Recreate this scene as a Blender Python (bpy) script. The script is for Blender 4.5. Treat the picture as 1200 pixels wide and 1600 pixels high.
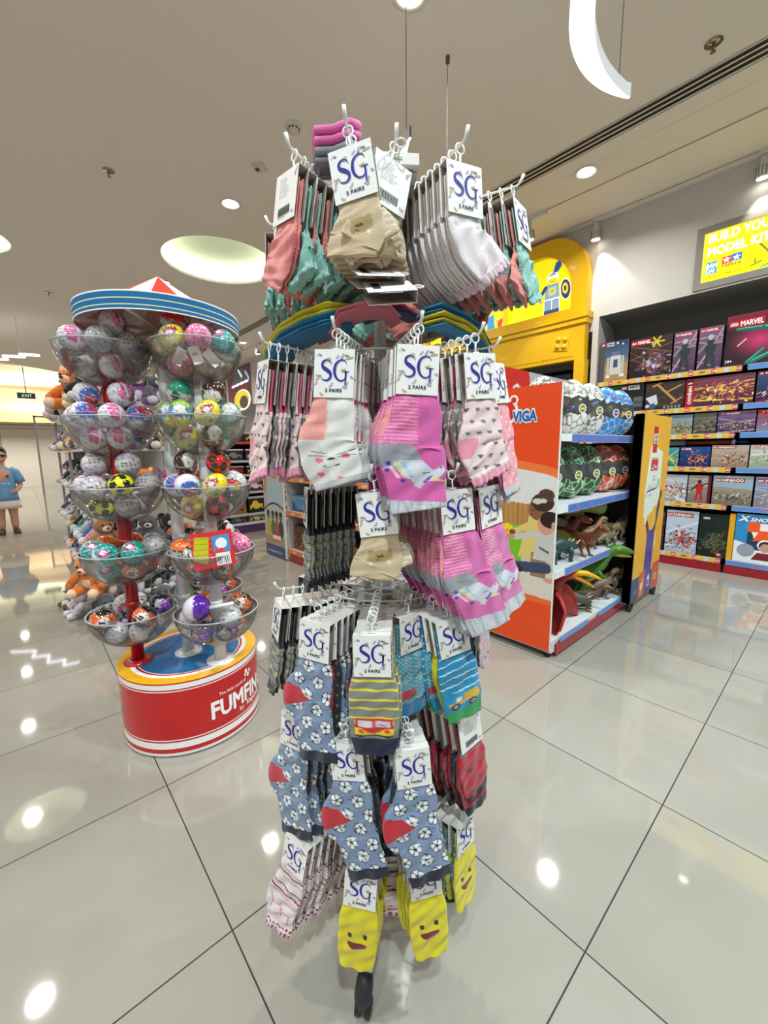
import bpy, math, random
import numpy as np
from math import sin, cos, pi, radians, sqrt, atan2, hypot
from mathutils import Vector, Matrix

random.seed(7)
for o in list(bpy.data.objects):
    bpy.data.objects.remove(o)
scene = bpy.context.scene
COL = scene.collection

# ---------------------------------------------------------------- camera
F_PX, PITCH, ROLL, YAW, CAM_H = 640.0, -0.1497, -0.0124, 0.8476, 1.17
_f = Vector((-sin(YAW)*cos(PITCH), cos(YAW)*cos(PITCH), sin(PITCH)))
_r0 = Vector((cos(YAW), sin(YAW), 0)); _u0 = _r0.cross(_f)
_r = _r0*cos(ROLL) + _u0*sin(ROLL); _u = -_r0*sin(ROLL) + _u0*cos(ROLL)
cam_d = bpy.data.cameras.new('camera')
cam = bpy.data.objects.new('camera', cam_d); COL.objects.link(cam)
cam.matrix_world = Matrix(((_r.x, _u.x, -_f.x, 0), (_r.y, _u.y, -_f.y, 0), (_r.z, _u.z, -_f.z, CAM_H), (0, 0, 0, 1)))
cam_d.sensor_fit = 'VERTICAL'; cam_d.sensor_height = 36.0
cam_d.lens = F_PX/1600.0*36.0
cam_d.clip_start = 0.02; cam_d.clip_end = 100
scene.camera = cam

# ---------------------------------------------------------------- exposure, world
vs = scene.view_settings
vs.view_transform = 'Standard'; vs.look = 'None'; vs.gamma = 1.0; vs.use_curve_mapping = False
vs.exposure = EXPOSURE = 0.02
world = bpy.data.worlds.new('mall_light'); scene.world = world; world.use_nodes = True
bg = world.node_tree.nodes['Background']
bg.inputs['Color'].default_value = (0.97, 0.98, 1.0, 1); bg.inputs['Strength'].default_value = 0.36

CEIL = 3.5
def area(name, loc, size, power, color=(1, .97, .935), rot=(0, 0, 0), spread=pi, shape='DISK', size_y=None):
    d = bpy.data.lights.new(name, 'AREA'); d.shape = shape; d.size = size
    if size_y: d.size_y = size_y
    d.energy = power; d.color = color; d.spread = spread
    o = bpy.data.objects.new(name, d); COL.objects.link(o); o.location = loc; o.rotation_euler = rot
    return o
# the downlight grid of the shop ceiling (2.4 m by 2.13 m)
DOWN = [(-1.75-2.4*i, 1.77+2.13*j) for i in range(-1, 6) for j in (-2, -1, 0, 1)]
for (x, y) in DOWN:
    area('downlight_lamp', (x, y, CEIL-0.02), 0.14, 64 if x > 0 else (25 if x > -3 else 18), spread=radians(150), color=(.80, .95, 1) if x > 0 else (1, .98, .93))

# ---------------------------------------------------------------- helpers
def L(c):
    return tuple((v/255/12.92 if v/255 <= .04045 else ((v/255+.055)/1.055)**2.4) for v in c)
def lin(a):
    a = np.asarray(a, float)/255
    return np.where(a <= .04045, a/12.92, ((a+.055)/1.055)**2.4)

MATS = {}
def mat(name, color=None, rough=.5, metal=0., bump=0., bscale=200., var=0., alpha=1., emis=0., spec=.5, coat=0., sheen=0.):
    """procedural material; color=None reads the mesh's own painted colours"""
    if name in MATS: return MATS[name]
    m = bpy.data.materials.new(name); m.use_nodes = True
    nt = m.node_tree; N = nt.nodes; K = nt.links
    b = N['Principled BSDF']; out = N['Material Output']
    b.inputs['Roughness'].default_value = rough; b.inputs['Metallic'].default_value = metal
    b.inputs['Specular IOR Level'].default_value = spec
    b.inputs['Coat Weight'].default_value = coat; b.inputs['Sheen Weight'].default_value = sheen
    if color is None:
        a = N.new('ShaderNodeAttribute'); a.attribute_name = 'Col'; csrc = a.outputs['Color']
    else:
        a = N.new('ShaderNodeRGB'); a.outputs[0].default_value = (*L(color), 1); csrc = a.outputs[0]
    tc = N.new('ShaderNodeTexCoord')
    if var > 0:
        n = N.new('ShaderNodeTexNoise'); n.inputs['Scale'].default_value = 6; K.new(tc.outputs['Object'], n.inputs['Vector'])
        mp = N.new('ShaderNodeMapRange'); mp.inputs['To Min'].default_value = 1-var; mp.inputs['To Max'].default_value = 1+var
        K.new(n.outputs['Fac'], mp.inputs['Value'])
        mx = N.new('ShaderNodeMix'); mx.data_type = 'RGBA'; mx.blend_type = 'MULTIPLY'; mx.inputs['Factor'].default_value = 1
        K.new(csrc, mx.inputs['A']); K.new(mp.outputs['Result'], mx.inputs['B']); csrc = mx.outputs['Result']
    K.new(csrc, b.inputs['Base Color'])
    if bump > 0:
        n = N.new('ShaderNodeTexNoise'); n.inputs['Scale'].default_value = bscale; n.inputs['Detail'].default_value = 3
        K.new(tc.outputs['Object'], n.inputs['Vector'])
        bp = N.new('ShaderNodeBump'); bp.inputs['Strength'].default_value = bump; bp.inputs['Distance'].default_value = .002
        K.new(n.outputs['Fac'], bp.inputs['Height']); K.new(bp.outputs['Normal'], b.inputs['Normal'])
    if emis > 0:
        K.new(csrc, b.inputs['Emission Color']); b.inputs['Emission Strength'].default_value = emis
    if alpha < 1:
        tr = N.new('ShaderNodeBsdfTransparent'); tr.inputs['Color'].default_value = (.97, .97, .97, 1)
        gl = N.new('ShaderNodeBsdfGlossy'); gl.inputs['Roughness'].default_value = rough
        lw = N.new('ShaderNodeLayerWeight'); lw.inputs['Blend'].default_value = .35
        m1 = N.new('ShaderNodeMixShader'); K.new(lw.outputs['Fresnel'], m1.inputs['Fac'])
        K.new(tr.outputs[0], m1.inputs[1]); K.new(gl.outputs[0], m1.inputs[2])
        m2 = N.new('ShaderNodeMixShader'); m2.inputs['Fac'].default_value = alpha
        K.new(m1.outputs[0], m2.inputs[1]); K.new(b.outputs[0], m2.inputs[2]); K.new(m2.outputs[0], out.inputs['Surface'])
    MATS[name] = m
    return m

def fabric_mat():
    m = bpy.data.materials.new('knit_fabric'); m.use_nodes = True
    nt = m.node_tree; N = nt.nodes; K = nt.links; b = N['Principled BSDF']
    b.inputs['Roughness'].default_value = .92; b.inputs['Specular IOR Level'].default_value = .15
    b.inputs['Sheen Weight'].default_value = .25
    a = N.new('ShaderNodeAttribute'); a.attribute_name = 'Col'
    tc = N.new('ShaderNodeTexCoord')
    n = N.new('ShaderNodeTexNoise'); n.inputs['Scale'].default_value = 900; n.inputs['Detail'].default_value = 2
    K.new(tc.outputs['Object'], n.inputs['Vector'])
    mp = N.new('ShaderNodeMapRange'); mp.inputs['To Min'].default_value = .80; mp.inputs['To Max'].default_value = 1.2
    K.new(n.outputs['Fac'], mp.inputs['Value'])
    mx = N.new('ShaderNodeMix'); mx.data_type = 'RGBA'; mx.blend_type = 'MULTIPLY'; mx.inputs['Factor'].default_value = 1
    K.new(a.outputs['Color'], mx.inputs['A']); K.new(mp.outputs['Result'], mx.inputs['B']); K.new(mx.outputs['Result'], b.inputs['Base Color'])
    w = N.new('ShaderNodeTexWave'); w.inputs['Scale'].default_value = 260; w.inputs['Distortion'].default_value = 1.2; w.bands_direction = 'X'
    K.new(tc.outputs['Object'], w.inputs['Vector'])
    n2 = N.new('ShaderNodeTexNoise'); n2.inputs['Scale'].default_value = 38; K.new(tc.outputs['Object'], n2.inputs['Vector'])
    ad = N.new('ShaderNodeMath'); ad.operation = 'MULTIPLY_ADD'; ad.inputs[1].default_value = 2.2
    K.new(n2.outputs['Fac'], ad.inputs[0]); K.new(w.outputs['Fac'], ad.inputs[2])
    bp = N.new('ShaderNodeBump'); bp.inputs['Strength'].default_value = .5; bp.inputs['Distance'].default_value = .0016
    K.new(ad.outputs[0], bp.inputs['Height']); K.new(bp.outputs['Normal'], b.inputs['Normal'])
    return m
KNIT = fabric_mat()
PRINT = mat('printed_gloss_card', None, rough=.32, spec=.5)
PAPER = mat('printed_paper', None, rough=.6, spec=.3)
PLAST = mat('painted_plastic', None, rough=.25, coat=.3)
SHELL = mat('capsule_shell', None, rough=.12, coat=.8)
PLUSH = mat('plush_fur', None, rough=1., spec=.1, sheen=.5, bump=.9, bscale=90, var=.12)
RUBBER = mat('painted_rubber', None, rough=.45, bump=.35, bscale=60, var=.12)
LIGHTBOX = mat('lightbox_print', None, rough=.4, emis=.7)
SCREEN = mat('backlit_poster', None, rough=.4, emis=.75)
CLEAR = mat('clear_plastic', (235, 235, 235), rough=.05, alpha=.07)

class MB:
    def __init__(s): s.v = []; s.f = []; s.m = []; s.sm = []; s.c = []; s.n = 0
    def add(s, verts, faces, col=(200, 200, 200), mi=0, smooth=False, M=None):
        v = np.asarray(verts, float).reshape(-1, 3)
        if M is not None:
            A = np.array(M); v = v @ A[:3, :3].T + A[:3, 3]
        c = np.asarray(col, float)
        if c.ndim == 1: c = np.tile(lin(c), (len(v), 1))
        s.v.append(v); s.c.append(c)
        k = s.n
        s.f += [tuple(i+k for i in f) for f in faces]
        s.m += [mi]*len(faces); s.sm += [smooth]*len(faces); s.n += len(v)
        return s
    def box(s, x0, x1, y0, y1, z0, z1, col=(200, 200, 200), mi=0, M=None):
        v = [(x, y, z) for x in (x0, x1) for y in (y0, y1) for z in (z0, z1)]
        f = [(0, 1, 3, 2), (4, 6, 7, 5), (0, 4, 5, 1), (2, 3, 7, 6), (0, 2, 6, 4), (1, 5, 7, 3)]
        return s.add(v, f, col, mi, False, M)
    def bevbox(s, x0, x1, y0, y1, z0, z1, b, col=(200, 200, 200), mi=0, M=None):
        # box with chamfered vertical outline in XZ, extruded in y
        pts = [(x0+b, z0), (x1-b, z0), (x1, z0+b), (x1, z1-b), (x1-b, z1), (x0+b, z1), (x0, z1-b), (x0, z0+b)]
        return s.prism(pts, y0, y1, col, mi, M)
    def prism(s, pts, y0, y1, col=(200, 200, 200), mi=0, M=None):
        n = len(pts); v = [(p[0], y0, p[1]) for p in pts]+[(p[0], y1, p[1]) for p in pts]
        f = [tuple(range(n)), tuple(range(2*n-1, n-1, -1))]+[(i, i+n, (i+1) % n+n, (i+1) % n) for i in range(n)]
        return s.add(v, f, col, mi, False, M)
    def lathe(s, prof, seg=32, col=(200, 200, 200), mi=0, M=None, smooth=True, cols=None, a0=0., a1=2*pi):
        full = abs(a1-a0-2*pi) < 1e-6
        na = seg if full else seg+1
        v = []; c = []
        for k, (r, z) in enumerate(prof):
            for i in range(na):
                a = a0+(a1-a0)*i/seg; v.append((r*cos(a), r*sin(a), z))
                if cols is not None: c.append(lin(cols[k]))
        f = []
        for k in range(len(prof)-1):
            for i in range(seg):
                j = (i+1) % na
                f.append((k*na+i, k*na+j, (k+1)*na+j, (k+1)*na+i))
        return s.add(v, f, np.array(c) if cols is not None else col, mi, smooth, M)
    def cyl(s, p0, p1, r0, r1=None, seg=12, col=(200, 200, 200), mi=0, caps=True, smooth=True):
        r1 = r0 if r1 is None else r1
        return s.tube([p0, p1], [r0, r1], seg, col, mi, caps, smooth)
    def tube(s, pts, radii, seg=10, col=(200, 200, 200), mi=0, caps=True, smooth=True, flat=1.0, M=None):
        P = [Vector(p) for p in pts]; n = len(P)
        if not hasattr(radii, '__len__'): radii = [radii]*n
        cols = np.asarray(col, float)
        v = []; c = []; prev = None
        for i in range(n):
            t = (P[min(i+1, n-1)]-P[max(i-1, 0)])
            t = t.normalized() if t.length > 1e-9 else Vector((0, 0, 1))
            if prev is None:
                a = Vector((0, 0, 1)) if abs(t.z) < .9 else Vector((0, 1, 0))
                u = t.cross(a).normalized()
            else:
                u = (prev-t*prev.dot(t)).normalized()
            w = t.cross(u); prev = u
            for k in range(seg):
                a = 2*pi*k/seg; v.append(tuple(P[i]+(u*cos(a)+w*sin(a)*flat)*radii[i]))
                if cols.ndim == 2: c.append(lin(cols[i]))
        f = []
        for i in range(n-1):
            for k in range(seg):
                f.append((i*seg+k, i*seg+(k+1) % seg, (i+1)*seg+(k+1) % seg, (i+1)*seg+k))
        if caps: f += [tuple(range(seg-1, -1, -1)), tuple(range((n-1)*seg, n*seg))]
        return s.add(v, f, np.array(c) if cols.ndim == 2 else col, mi, smooth, M)
    def ball(s, c, r, col=(200, 200, 200), mi=0, seg=16, rings=10, sc=(1, 1, 1), M=None, paint=None, rot=None, noise=0.):
        v = []; f = []
        d = []
        for i in range(rings+1):
            t = pi*i/rings
            for k in range(seg):
                a = 2*pi*k/seg; d.append((sin(t)*cos(a), sin(t)*sin(a), cos(t)))
        D = np.array(d)
        colr = col if paint is None else lin(paint(D))
        R = np.ones(len(D))
        if noise: R = 1+noise*(np.sin(D[:, 0]*9+c[0]*50)*np.sin(D[:, 1]*8+c[1]*60)*np.sin(D[:, 2]*7+2))
        V = D*R[:, None]*r*np.array(sc)
        if rot is not None: V = V @ np.array(rot).T
        V = V+np.array(c)
        for i in range(rings):
            for k in range(seg):
                f.append((i*seg+k, (i+1)*seg+k, (i+1)*seg+(k+1) % seg, i*seg+(k+1) % seg))
        return s.add(V, f, colr, mi, True, M)
    def flat(s, pts, y, col, mi=0, M=None):
        n = len(pts); return s.add([(p[0], y, p[1]) for p in pts], [tuple(range(n))], col, mi, False, M)
    def mesh(s, name, mats):
        me = bpy.data.meshes.new(name)
        V = np.concatenate(s.v); Cc = np.concatenate(s.c)
        me.from_pydata(V.tolist(), [], s.f)
        for m in (mats if isinstance(mats, (list, tuple)) else [mats]): me.materials.append(m)
        me.polygons.foreach_set('material_index', s.m); me.polygons.foreach_set('use_smooth', s.sm)
        ca = me.color_attributes.new('Col', 'FLOAT_COLOR', 'POINT')
        ca.data.foreach_set('color', np.concatenate([Cc, np.ones((len(Cc), 1))], 1).astype(np.float32).ravel())
        me.update()
        return me

def link(name, me, parent=None, loc=(0, 0, 0), rot=(0, 0, 0)):
    o = bpy.data.objects.new(name, me); COL.objects.link(o)
    if parent: o.parent = parent
    o.location = loc; o.rotation_euler = rot
    return o
SEEN = {}
def tag(o, label, cat, group=None):
    if group is None:
        if label in SEEN: print('DUPLABEL', label)
        SEEN[label] = 1
    if len(label.replace(',', ' ').replace('-', ' ').split()) > 16: print('LONGLABEL', label)
    o['label'] = label; o['category'] = cat
    if group: o['group'] = group
    return o
def thing(name, label, cat, loc=(0, 0, 0), rotz=0., group=None, rot=None):
    o = bpy.data.objects.new(name, None); COL.objects.link(o); o.empty_display_size = .05
    o.location = loc; o.rotation_euler = rot if rot else (0, 0, rotz)
    return tag(o, label, cat, group)
def struct(name, me, **k):
    o = link(name, me, **k); o['kind'] = 'structure'; return o
ORD = ['first', 'second', 'third', 'fourth', 'fifth', 'sixth', 'seventh', 'eighth', 'ninth', 'tenth', 'eleventh', 'twelfth', 'thirteenth', 'fourteenth', 'fifteenth', 'sixteenth', 'seventeenth', 'eighteenth', 'nineteenth', 'twentieth']

# ---- text as flat geometry (built-in font)
_tc = {}
def text_geo(txt, bold=0.):
    k = (txt, bold)
    if k in _tc: return _tc[k]
    cu = bpy.data.curves.new('t', 'FONT'); cu.body = txt; cu.size = 1; cu.resolution_u = 2
    cu.offset = bold; cu.fill_mode = 'FRONT'
    ob = bpy.data.objects.new('t', cu); COL.objects.link(ob)
    dg = bpy.context.evaluated_depsgraph_get(); dg.update()
    me = ob.evaluated_get(dg).to_mesh()
    V = np.array([tuple(v.co)[:2] for v in me.vertices]).reshape(-1, 2); Fc = [tuple(p.vertices) for p in me.polygons]
    ob.evaluated_get(dg).to_mesh_clear()
    bpy.data.objects.remove(ob); bpy.data.curves.remove(cu)
    if len(V):
        V[:, 0] -= V[:, 0].min()
    _tc[k] = (V, Fc); return _tc[k]
def text(mb, txt, x, z, w=None, h=None, y=0., col=(0, 0, 0), bold=0., shear=0., rot=0., mi=0, M=None, fn=None, center=False):
    """lay text in the XZ plane (reading along +x, facing -y); w or h set the size in metres (cap height .73)"""
    V, Fc = text_geo(txt, 0.)
    if not len(V): return
    if bold:      # thicken by stamping the outline around itself
        n = len(V); st = [(0, 0)]+[(bold*cos(q), bold*sin(q)) for q in np.arange(8)*pi/4]
        Fc = [tuple(i+k*n for i in f) for k in range(9) for f in Fc]; V = np.concatenate([V+np.array(d) for d in st]); V = V-[V[:, 0].min(), 0]
    wid = V[:, 0].max(); s_z = (h/.73) if h else (w/wid); s_x = (w/wid) if w else s_z
    X = V[:, 0]*s_x+V[:, 1]*s_z*shear; Z = V[:, 1]*s_z
    if center: X = X-X.max()/2
    if rot: X, Z = X*cos(rot)-Z*sin(rot), X*sin(rot)+Z*cos(rot)
    X = X+x; Z = Z+z; Yv = np.full_like(X, y)
    if bold: Yv = Yv-np.repeat(np.arange(9), len(X)//9)*.00006
    P = np.stack([X, Yv, Z], 1)
    if fn is not None: P = fn(P)
    mb.add(P, Fc, col, mi, False, M)

# ---- painting of grids
class Pt:
    """numpy painter over arrays X,Z"""
    def __init__(s, X, Z, base=(255, 255, 255)):
        s.X = X; s.Z = Z; s.C = np.tile(np.array(base, float), (len(X), 1))
    def m(s, mask, col): s.C[mask] = col; return s
    def rect(s, x0, x1, z0, z1, col): return s.m((s.X >= x0) & (s.X <= x1) & (s.Z >= z0) & (s.Z <= z1), col)
    def ell(s, cx, cz, rx, rz, col, a=0.):
        dx = s.X-cx; dz = s.Z-cz; u = dx*cos(a)+dz*sin(a); v = -dx*sin(a)+dz*cos(a)
        return s.m((u/rx)**2+(v/rz)**2 <= 1, col)
    def poly(s, pts, col):
        ins = np.zeros(len(s.X), bool); n = len(pts)
        for i in range(n):
            x1, z1 = pts[i]; x2, z2 = pts[(i+1) % n]
            if z1 == z2: continue
            c = ((z1 > s.Z) != (z2 > s.Z)) & (s.X < (x2-x1)*(s.Z-z1)/(z2-z1)+x1)
            ins ^= c
        return s.m(ins, col)
    def line(s, x0, z0, x1, z1, w, col):
        dx, dz = x1-x0, z1-z0; l2 = dx*dx+dz*dz+1e-12
        t = np.clip(((s.X-x0)*dx+(s.Z-z0)*dz)/l2, 0, 1)
        return s.m(np.hypot(s.X-x0-t*dx, s.Z-z0-t*dz) <= w/2, col)
    def blend(s, f, col): s.C = s.C*(1-f[:, None])+np.array(col, float)*f[:, None]; return s
    def noise(s, amp, k=1.):
        n = np.sin(s.X*977*k+s.Z*131*k)*np.sin(s.Z*1213*k-s.X*57*k)
        s.C = s.C*(1+amp*n[:, None]); return s
def grid(mb, x0, x1, z0, z1, nx, nz, paint, y=0., mi=0, fn=None, M=None):
    """painted rectangle facing -y"""
    gx, gz = np.meshgrid(np.linspace(x0, x1, nx+1), np.linspace(z0, z1, nz+1))
    X = gx.ravel(); Z = gz.ravel(); p = Pt(X, Z); paint(p)
    P = np.stack([X, np.full_like(X, y), Z], 1)
    if fn is not None: P = fn(P)
    f = [(j*(nx+1)+i, j*(nx+1)+i+1, (j+1)*(nx+1)+i+1, (j+1)*(nx+1)+i) for j in range(nz) for i in range(nx)]
    mb.add(P, f, lin(np.clip(p.C, 0, 255)), mi, False, M)

# faces the given direction: local -y looks along (dx,dy)
def face(dx, dy): return atan2(dy, dx)+pi/2
# ================================================================ the room
def floor_mat():
    m = bpy.data.materials.new('polished_porcelain_tile'); m.use_nodes = True
    nt = m.node_tree; N = nt.nodes; K = nt.links; b = N['Principled BSDF']
    g = N.new('ShaderNodeNewGeometry'); sp = N.new('ShaderNodeSeparateXYZ'); K.new(g.outputs['Position'], sp.inputs[0])
    def near(axis, off):
        a = N.new('ShaderNodeMath'); a.operation = 'SUBTRACT'; K.new(sp.outputs[axis], a.inputs[0]); a.inputs[1].default_value = off
        p = N.new('ShaderNodeMath'); p.operation = 'PINGPONG'; K.new(a.outputs[0], p.inputs[0]); p.inputs[1].default_value = .3
        l = N.new('ShaderNodeMath'); l.operation = 'LESS_THAN'; K.new(p.outputs[0], l.inputs[0]); l.inputs[1].default_value = .0018
        fl = N.new('ShaderNodeMath'); fl.operation = 'MULTIPLY'; K.new(a.outputs[0], fl.inputs[0]); fl.inputs[1].default_value = 1/.6
        fo = N.new('ShaderNodeMath'); fo.operation = 'FLOOR'; K.new(fl.outputs[0], fo.inputs[0])
        return l, fo
    lx, fx = near('X', -.2927); ly, fy = near('Y', .2706)
    mx = N.new('ShaderNodeMath'); mx.operation = 'MAXIMUM'; K.new(lx.outputs[0], mx.inputs[0]); K.new(ly.outputs[0], mx.inputs[1])
    cb = N.new('ShaderNodeCombineXYZ'); K.new(fx.outputs[0], cb.inputs[0]); K.new(fy.outputs[0], cb.inputs[1])
    wn = N.new('ShaderNodeTexWhiteNoise'); wn.noise_dimensions = '2D'; K.new(cb.outputs[0], wn.inputs['Vector'])
    no = N.new('ShaderNodeTexNoise'); no.inputs['Scale'].default_value = 2.5; no.inputs['Detail'].default_value = 4; K.new(g.outputs['Position'], no.inputs['Vector'])
    av = N.new('ShaderNodeMath'); av.operation = 'MULTIPLY_ADD'; K.new(wn.outputs['Value'], av.inputs[0]); av.inputs[1].default_value = .3; K.new(no.outputs['Fac'], av.inputs[2])
    cr = N.new('ShaderNodeMapRange'); K.new(av.outputs[0], cr.inputs['Value']); cr.inputs['From Min'].default_value = .3; cr.inputs['From Max'].default_value = 1.1
    c = N.new('ShaderNodeMix'); c.data_type = 'RGBA'; K.new(cr.outputs[0], c.inputs['Factor'])
    c.inputs['A'].default_value = (*L((144, 139, 128)), 1); c.inputs['B'].default_value = (*L((157, 153, 144)), 1)
    c2 = N.new('ShaderNodeMix'); c2.data_type = 'RGBA'; K.new(mx.outputs[0], c2.inputs['Factor']); K.new(c.outputs['Result'], c2.inputs['A'])
    c2.inputs['B'].default_value = (*L((30, 26, 24)), 1); K.new(c2.outputs['Result'], b.inputs['Base Color'])
    rr = N.new('ShaderNodeMapRange'); K.new(mx.outputs[0], rr.inputs['Value']); rr.inputs['To Min'].default_value = .045; rr.inputs['To Max'].default_value = .7
    K.new(rr.outputs[0], b.inputs['Roughness']); b.inputs['IOR'].default_value = 1.55
    return m
WHITE = mat('ceiling_paint', (232, 223, 212), rough=.9, bump=.05, bscale=300)
WALLM = mat('wall_paint', (205, 203, 198), rough=.85, bump=.05, bscale=300)
DARKW = mat('shelf_back_black', (38, 35, 36), rough=.7)
mb = MB(); mb.box(-24, 4.5, -6, 8, -.1, 0); struct('floor', mb.mesh('floor', floor_mat()))

# ceiling slab with real round recesses
def disc_hole_ceiling():
    import bmesh
    holes = [(-5.45, 2.15, .66), (-6.55, -.22, .42), (-16.9, -.6, 2.3)]
    me = bpy.data.meshes.new('ceiling'); bm = bmesh.new()
    # strip layout: cells around each hole are squares with a ring of faces
    def quad(x0, x1, y0, y1):
        bm.faces.new([bm.verts.new(p) for p in ((x0, y0, CEIL), (x0, y1, CEIL), (x1, y1, CEIL), (x1, y0, CEIL))])
    def cell(cx, cy, r, h):
        n = 96; inn = []; out = []
        for i in range(n):
            a = 2*pi*i/n; inn.append(bm.verts.new((cx+r*cos(a), cy+r*sin(a), CEIL)))
            k = max(abs(cos(a)), abs(sin(a))); out.append(bm.verts.new((cx+h*cos(a)/k, cy+h*sin(a)/k, CEIL)))
        for i in range(n):
            j = (i+1) % n; bm.faces.new((inn[i], inn[j], out[j], out[i]))
    # rectangles around the three square cells
    Y0, Y1 = -6, 3.83
    cells = [(-5.45, 2.15, .66, .8), (-6.55, -.22, .42, .6), (-16.9, -.6, 2.3, 2.5)]
    xs = sorted(cells, key=lambda c: c[0])
    cell(*xs[0]); c = xs[0]; quad(-21, c[0]-c[3], Y0, Y1); quad(c[0]-c[3], c[0]+c[3], Y0, c[1]-c[3]); quad(c[0]-c[3], c[0]+c[3], c[1]+c[3], Y1)
    quad(c[0]+c[3], -7.15, Y0, Y1)
    # cell B spans x -7.15..-5.95 ; cell A spans x -6.25..-4.65 -> split by y=1.0
    quad(-7.15, -4.65, Y0, -.82); cell(-6.55, -.22, .42, .6); quad(-5.95, -4.65, -.82, .38); quad(-7.15, -4.65, .38, 1.35)
    cell(-5.45, 2.15, .66, .8); quad(-7.15, -6.25, 1.35, 2.95); quad(-7.15, -4.65, 2.95, Y1)
    quad(-4.65, 4.5, Y0, 3.53); quad(-4.65, 4.5, 3.53, Y1)
    bmesh.ops.remove_doubles(bm, verts=bm.verts, dist=1e-4)
    bm.normal_update(); bm.to_mesh(me); bm.free(); me.materials.append(WHITE)
    struct('ceiling', me)
    for i, (cx, cy, r) in enumerate(holes):
        m = MB(); H = .22 if r < 1 else .4
        m.lathe([(r, CEIL), (r, CEIL+.03), (r+.16, CEIL+.03), (r+.16, CEIL+H), (0.001, CEIL+H)], 96, smooth=False, M=Matrix.Translation((cx, cy, 0)))
        o = struct('trim_%d' % (i+1), m.mesh('trim', mat('cove_paint', (218, 222, 206), rough=.9)))
        # concealed cove strip that lights the recess
        n = MB(); n.lathe([(r+.05, CEIL+.05), (r+.12, CEIL+.05), (r+.12, CEIL+.075), (r+.05, CEIL+.075), (r+.05, CEIL+.05)], 64, M=Matrix.Translation((cx, cy, 0)))
        o2 = link('cove_light', n.mesh('cove_light', mat('led_strip', (250, 255, 232), emis=7 if r < 1 else 4)))
        tag(o2, ['hidden light strip in the round ceiling recess beside the canopy', 'hidden light strip in the small ceiling recess at the left edge', 'hidden light strip in the big far ceiling recess over the aisle'][i], 'light strip')
disc_hole_ceiling()
# raised ceiling band beside the wall: two track slots
m = MB()
m.box(-24, 4.5, 3.83, 4.6, CEIL+.05, CEIL+.1); m.box(-24, 4.5, 3.83, 3.84, CEIL, CEIL+.1)
struct('trim_4', m.mesh('trim', WHITE))
m = MB()
for y in (4.17, 4.70):
    m.box(-24, 4.5, y-.035, y-.012, CEIL-.004, CEIL+.06); m.box(-24, 4.5, y+.012, y+.035, CEIL-.004, CEIL+.06)
m.box(-24, 4.5, 3.84, 4.135, CEIL-.002, CEIL+.05); m.box(-24, 4.5, 4.205, 4.665, CEIL-.002, CEIL+.05); m.box(-24, 4.5, 4.735, 4.8, CEIL-.002, CEIL+.05)
struct('trim_5', m.mesh('trim', WHITE))
m = MB()
for y in (4.17, 4.70): m.box(-24, 4.5, y-.012, y+.012, CEIL+.02, CEIL+.045)
struct('trim_6', m.mesh('trim', mat('slot_black', (22, 20, 20), rough=.6)))
# linear diffuser
m = MB()
m.box(-24, 4.5, 3.49, 3.495, CEIL-.006, CEIL, (190, 186, 178)); m.box(-24, 4.5, 3.655, 3.66, CEIL-.006, CEIL, (190, 186, 178))
for k in range(3): m.box(-24, 4.5, 3.512+.048*k, 3.540+.048*k, CEIL-.003, CEIL-.001, (20, 19, 19))
o = link('linear_air_diffuser', m.mesh('linear_air_diffuser', PAPER)); tag(o, 'three black slots of the long linear air diffuser in the ceiling', 'air vent')

# walls
def wall_right():
    m = MB(); Y = 4.8
    # plane at y=4.8 with the alcove opening x -1.93..3.6, z 0..2.55 and the yellow portal x -4.55..-2.0
    m.box(-1.99, -1.93, Y, Y+.6, 0, CEIL+.06); m.box(-1.93, 4.5, Y, Y+.6, 2.55, CEIL+.06); m.box(4.2, 4.5, Y, Y+.6, 0, 2.55)
    m.box(-4.55, -1.99, Y+.02, Y+.6, 2.42, CEIL+.06); m.box(-24, -4.5, Y, Y+.6, 2.42, CEIL+.06)
    m.box(-24, 4.5, Y+.55, Y+.62, 0, 2.6)
    m.box(-4.9, -4.5, Y, Y+.6, 0, 2.42); m.box(-14.5, -14.0, Y, Y+.6, 0, 2.42); m.box(-24, -15, Y, Y+.6, 0, 2.42)
    struct('wall_right', m.mesh('wall_right', WALLM))
    # soft curved cove inside the alcove
    n = MB(); pr = [(0, 2.55)]+[(.42*sin(a), 2.55-.12*(1-cos(a))-.0) for a in np.linspace(.2, pi/2, 8)]+[(.5, 2.3), (.5, 2.0)]
    v = []; f = []
    for x in (-1.93, 4.2):
        for (y, z) in pr: v.append((x, Y+y, z))
    k = len(pr); f = [(i, i+1, k+i+1, k+i) for i in range(k-1)]
    n.add(v, f, smooth=True); struct('trim_7', n.mesh('trim', mat('alcove_grey', (128, 125, 120), rough=.9)))
wall_right()
m = MB(); m.box(-24, -23.8, -6, 5.4, 0, 4); struct('wall_left', m.mesh('wall_left', WALLM))
m = MB(); m.box(4.4, 4.5, 1.5, 5.4, 0, CEIL); struct('wall_back', m.mesh('wall_back', WALLM))
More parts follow.
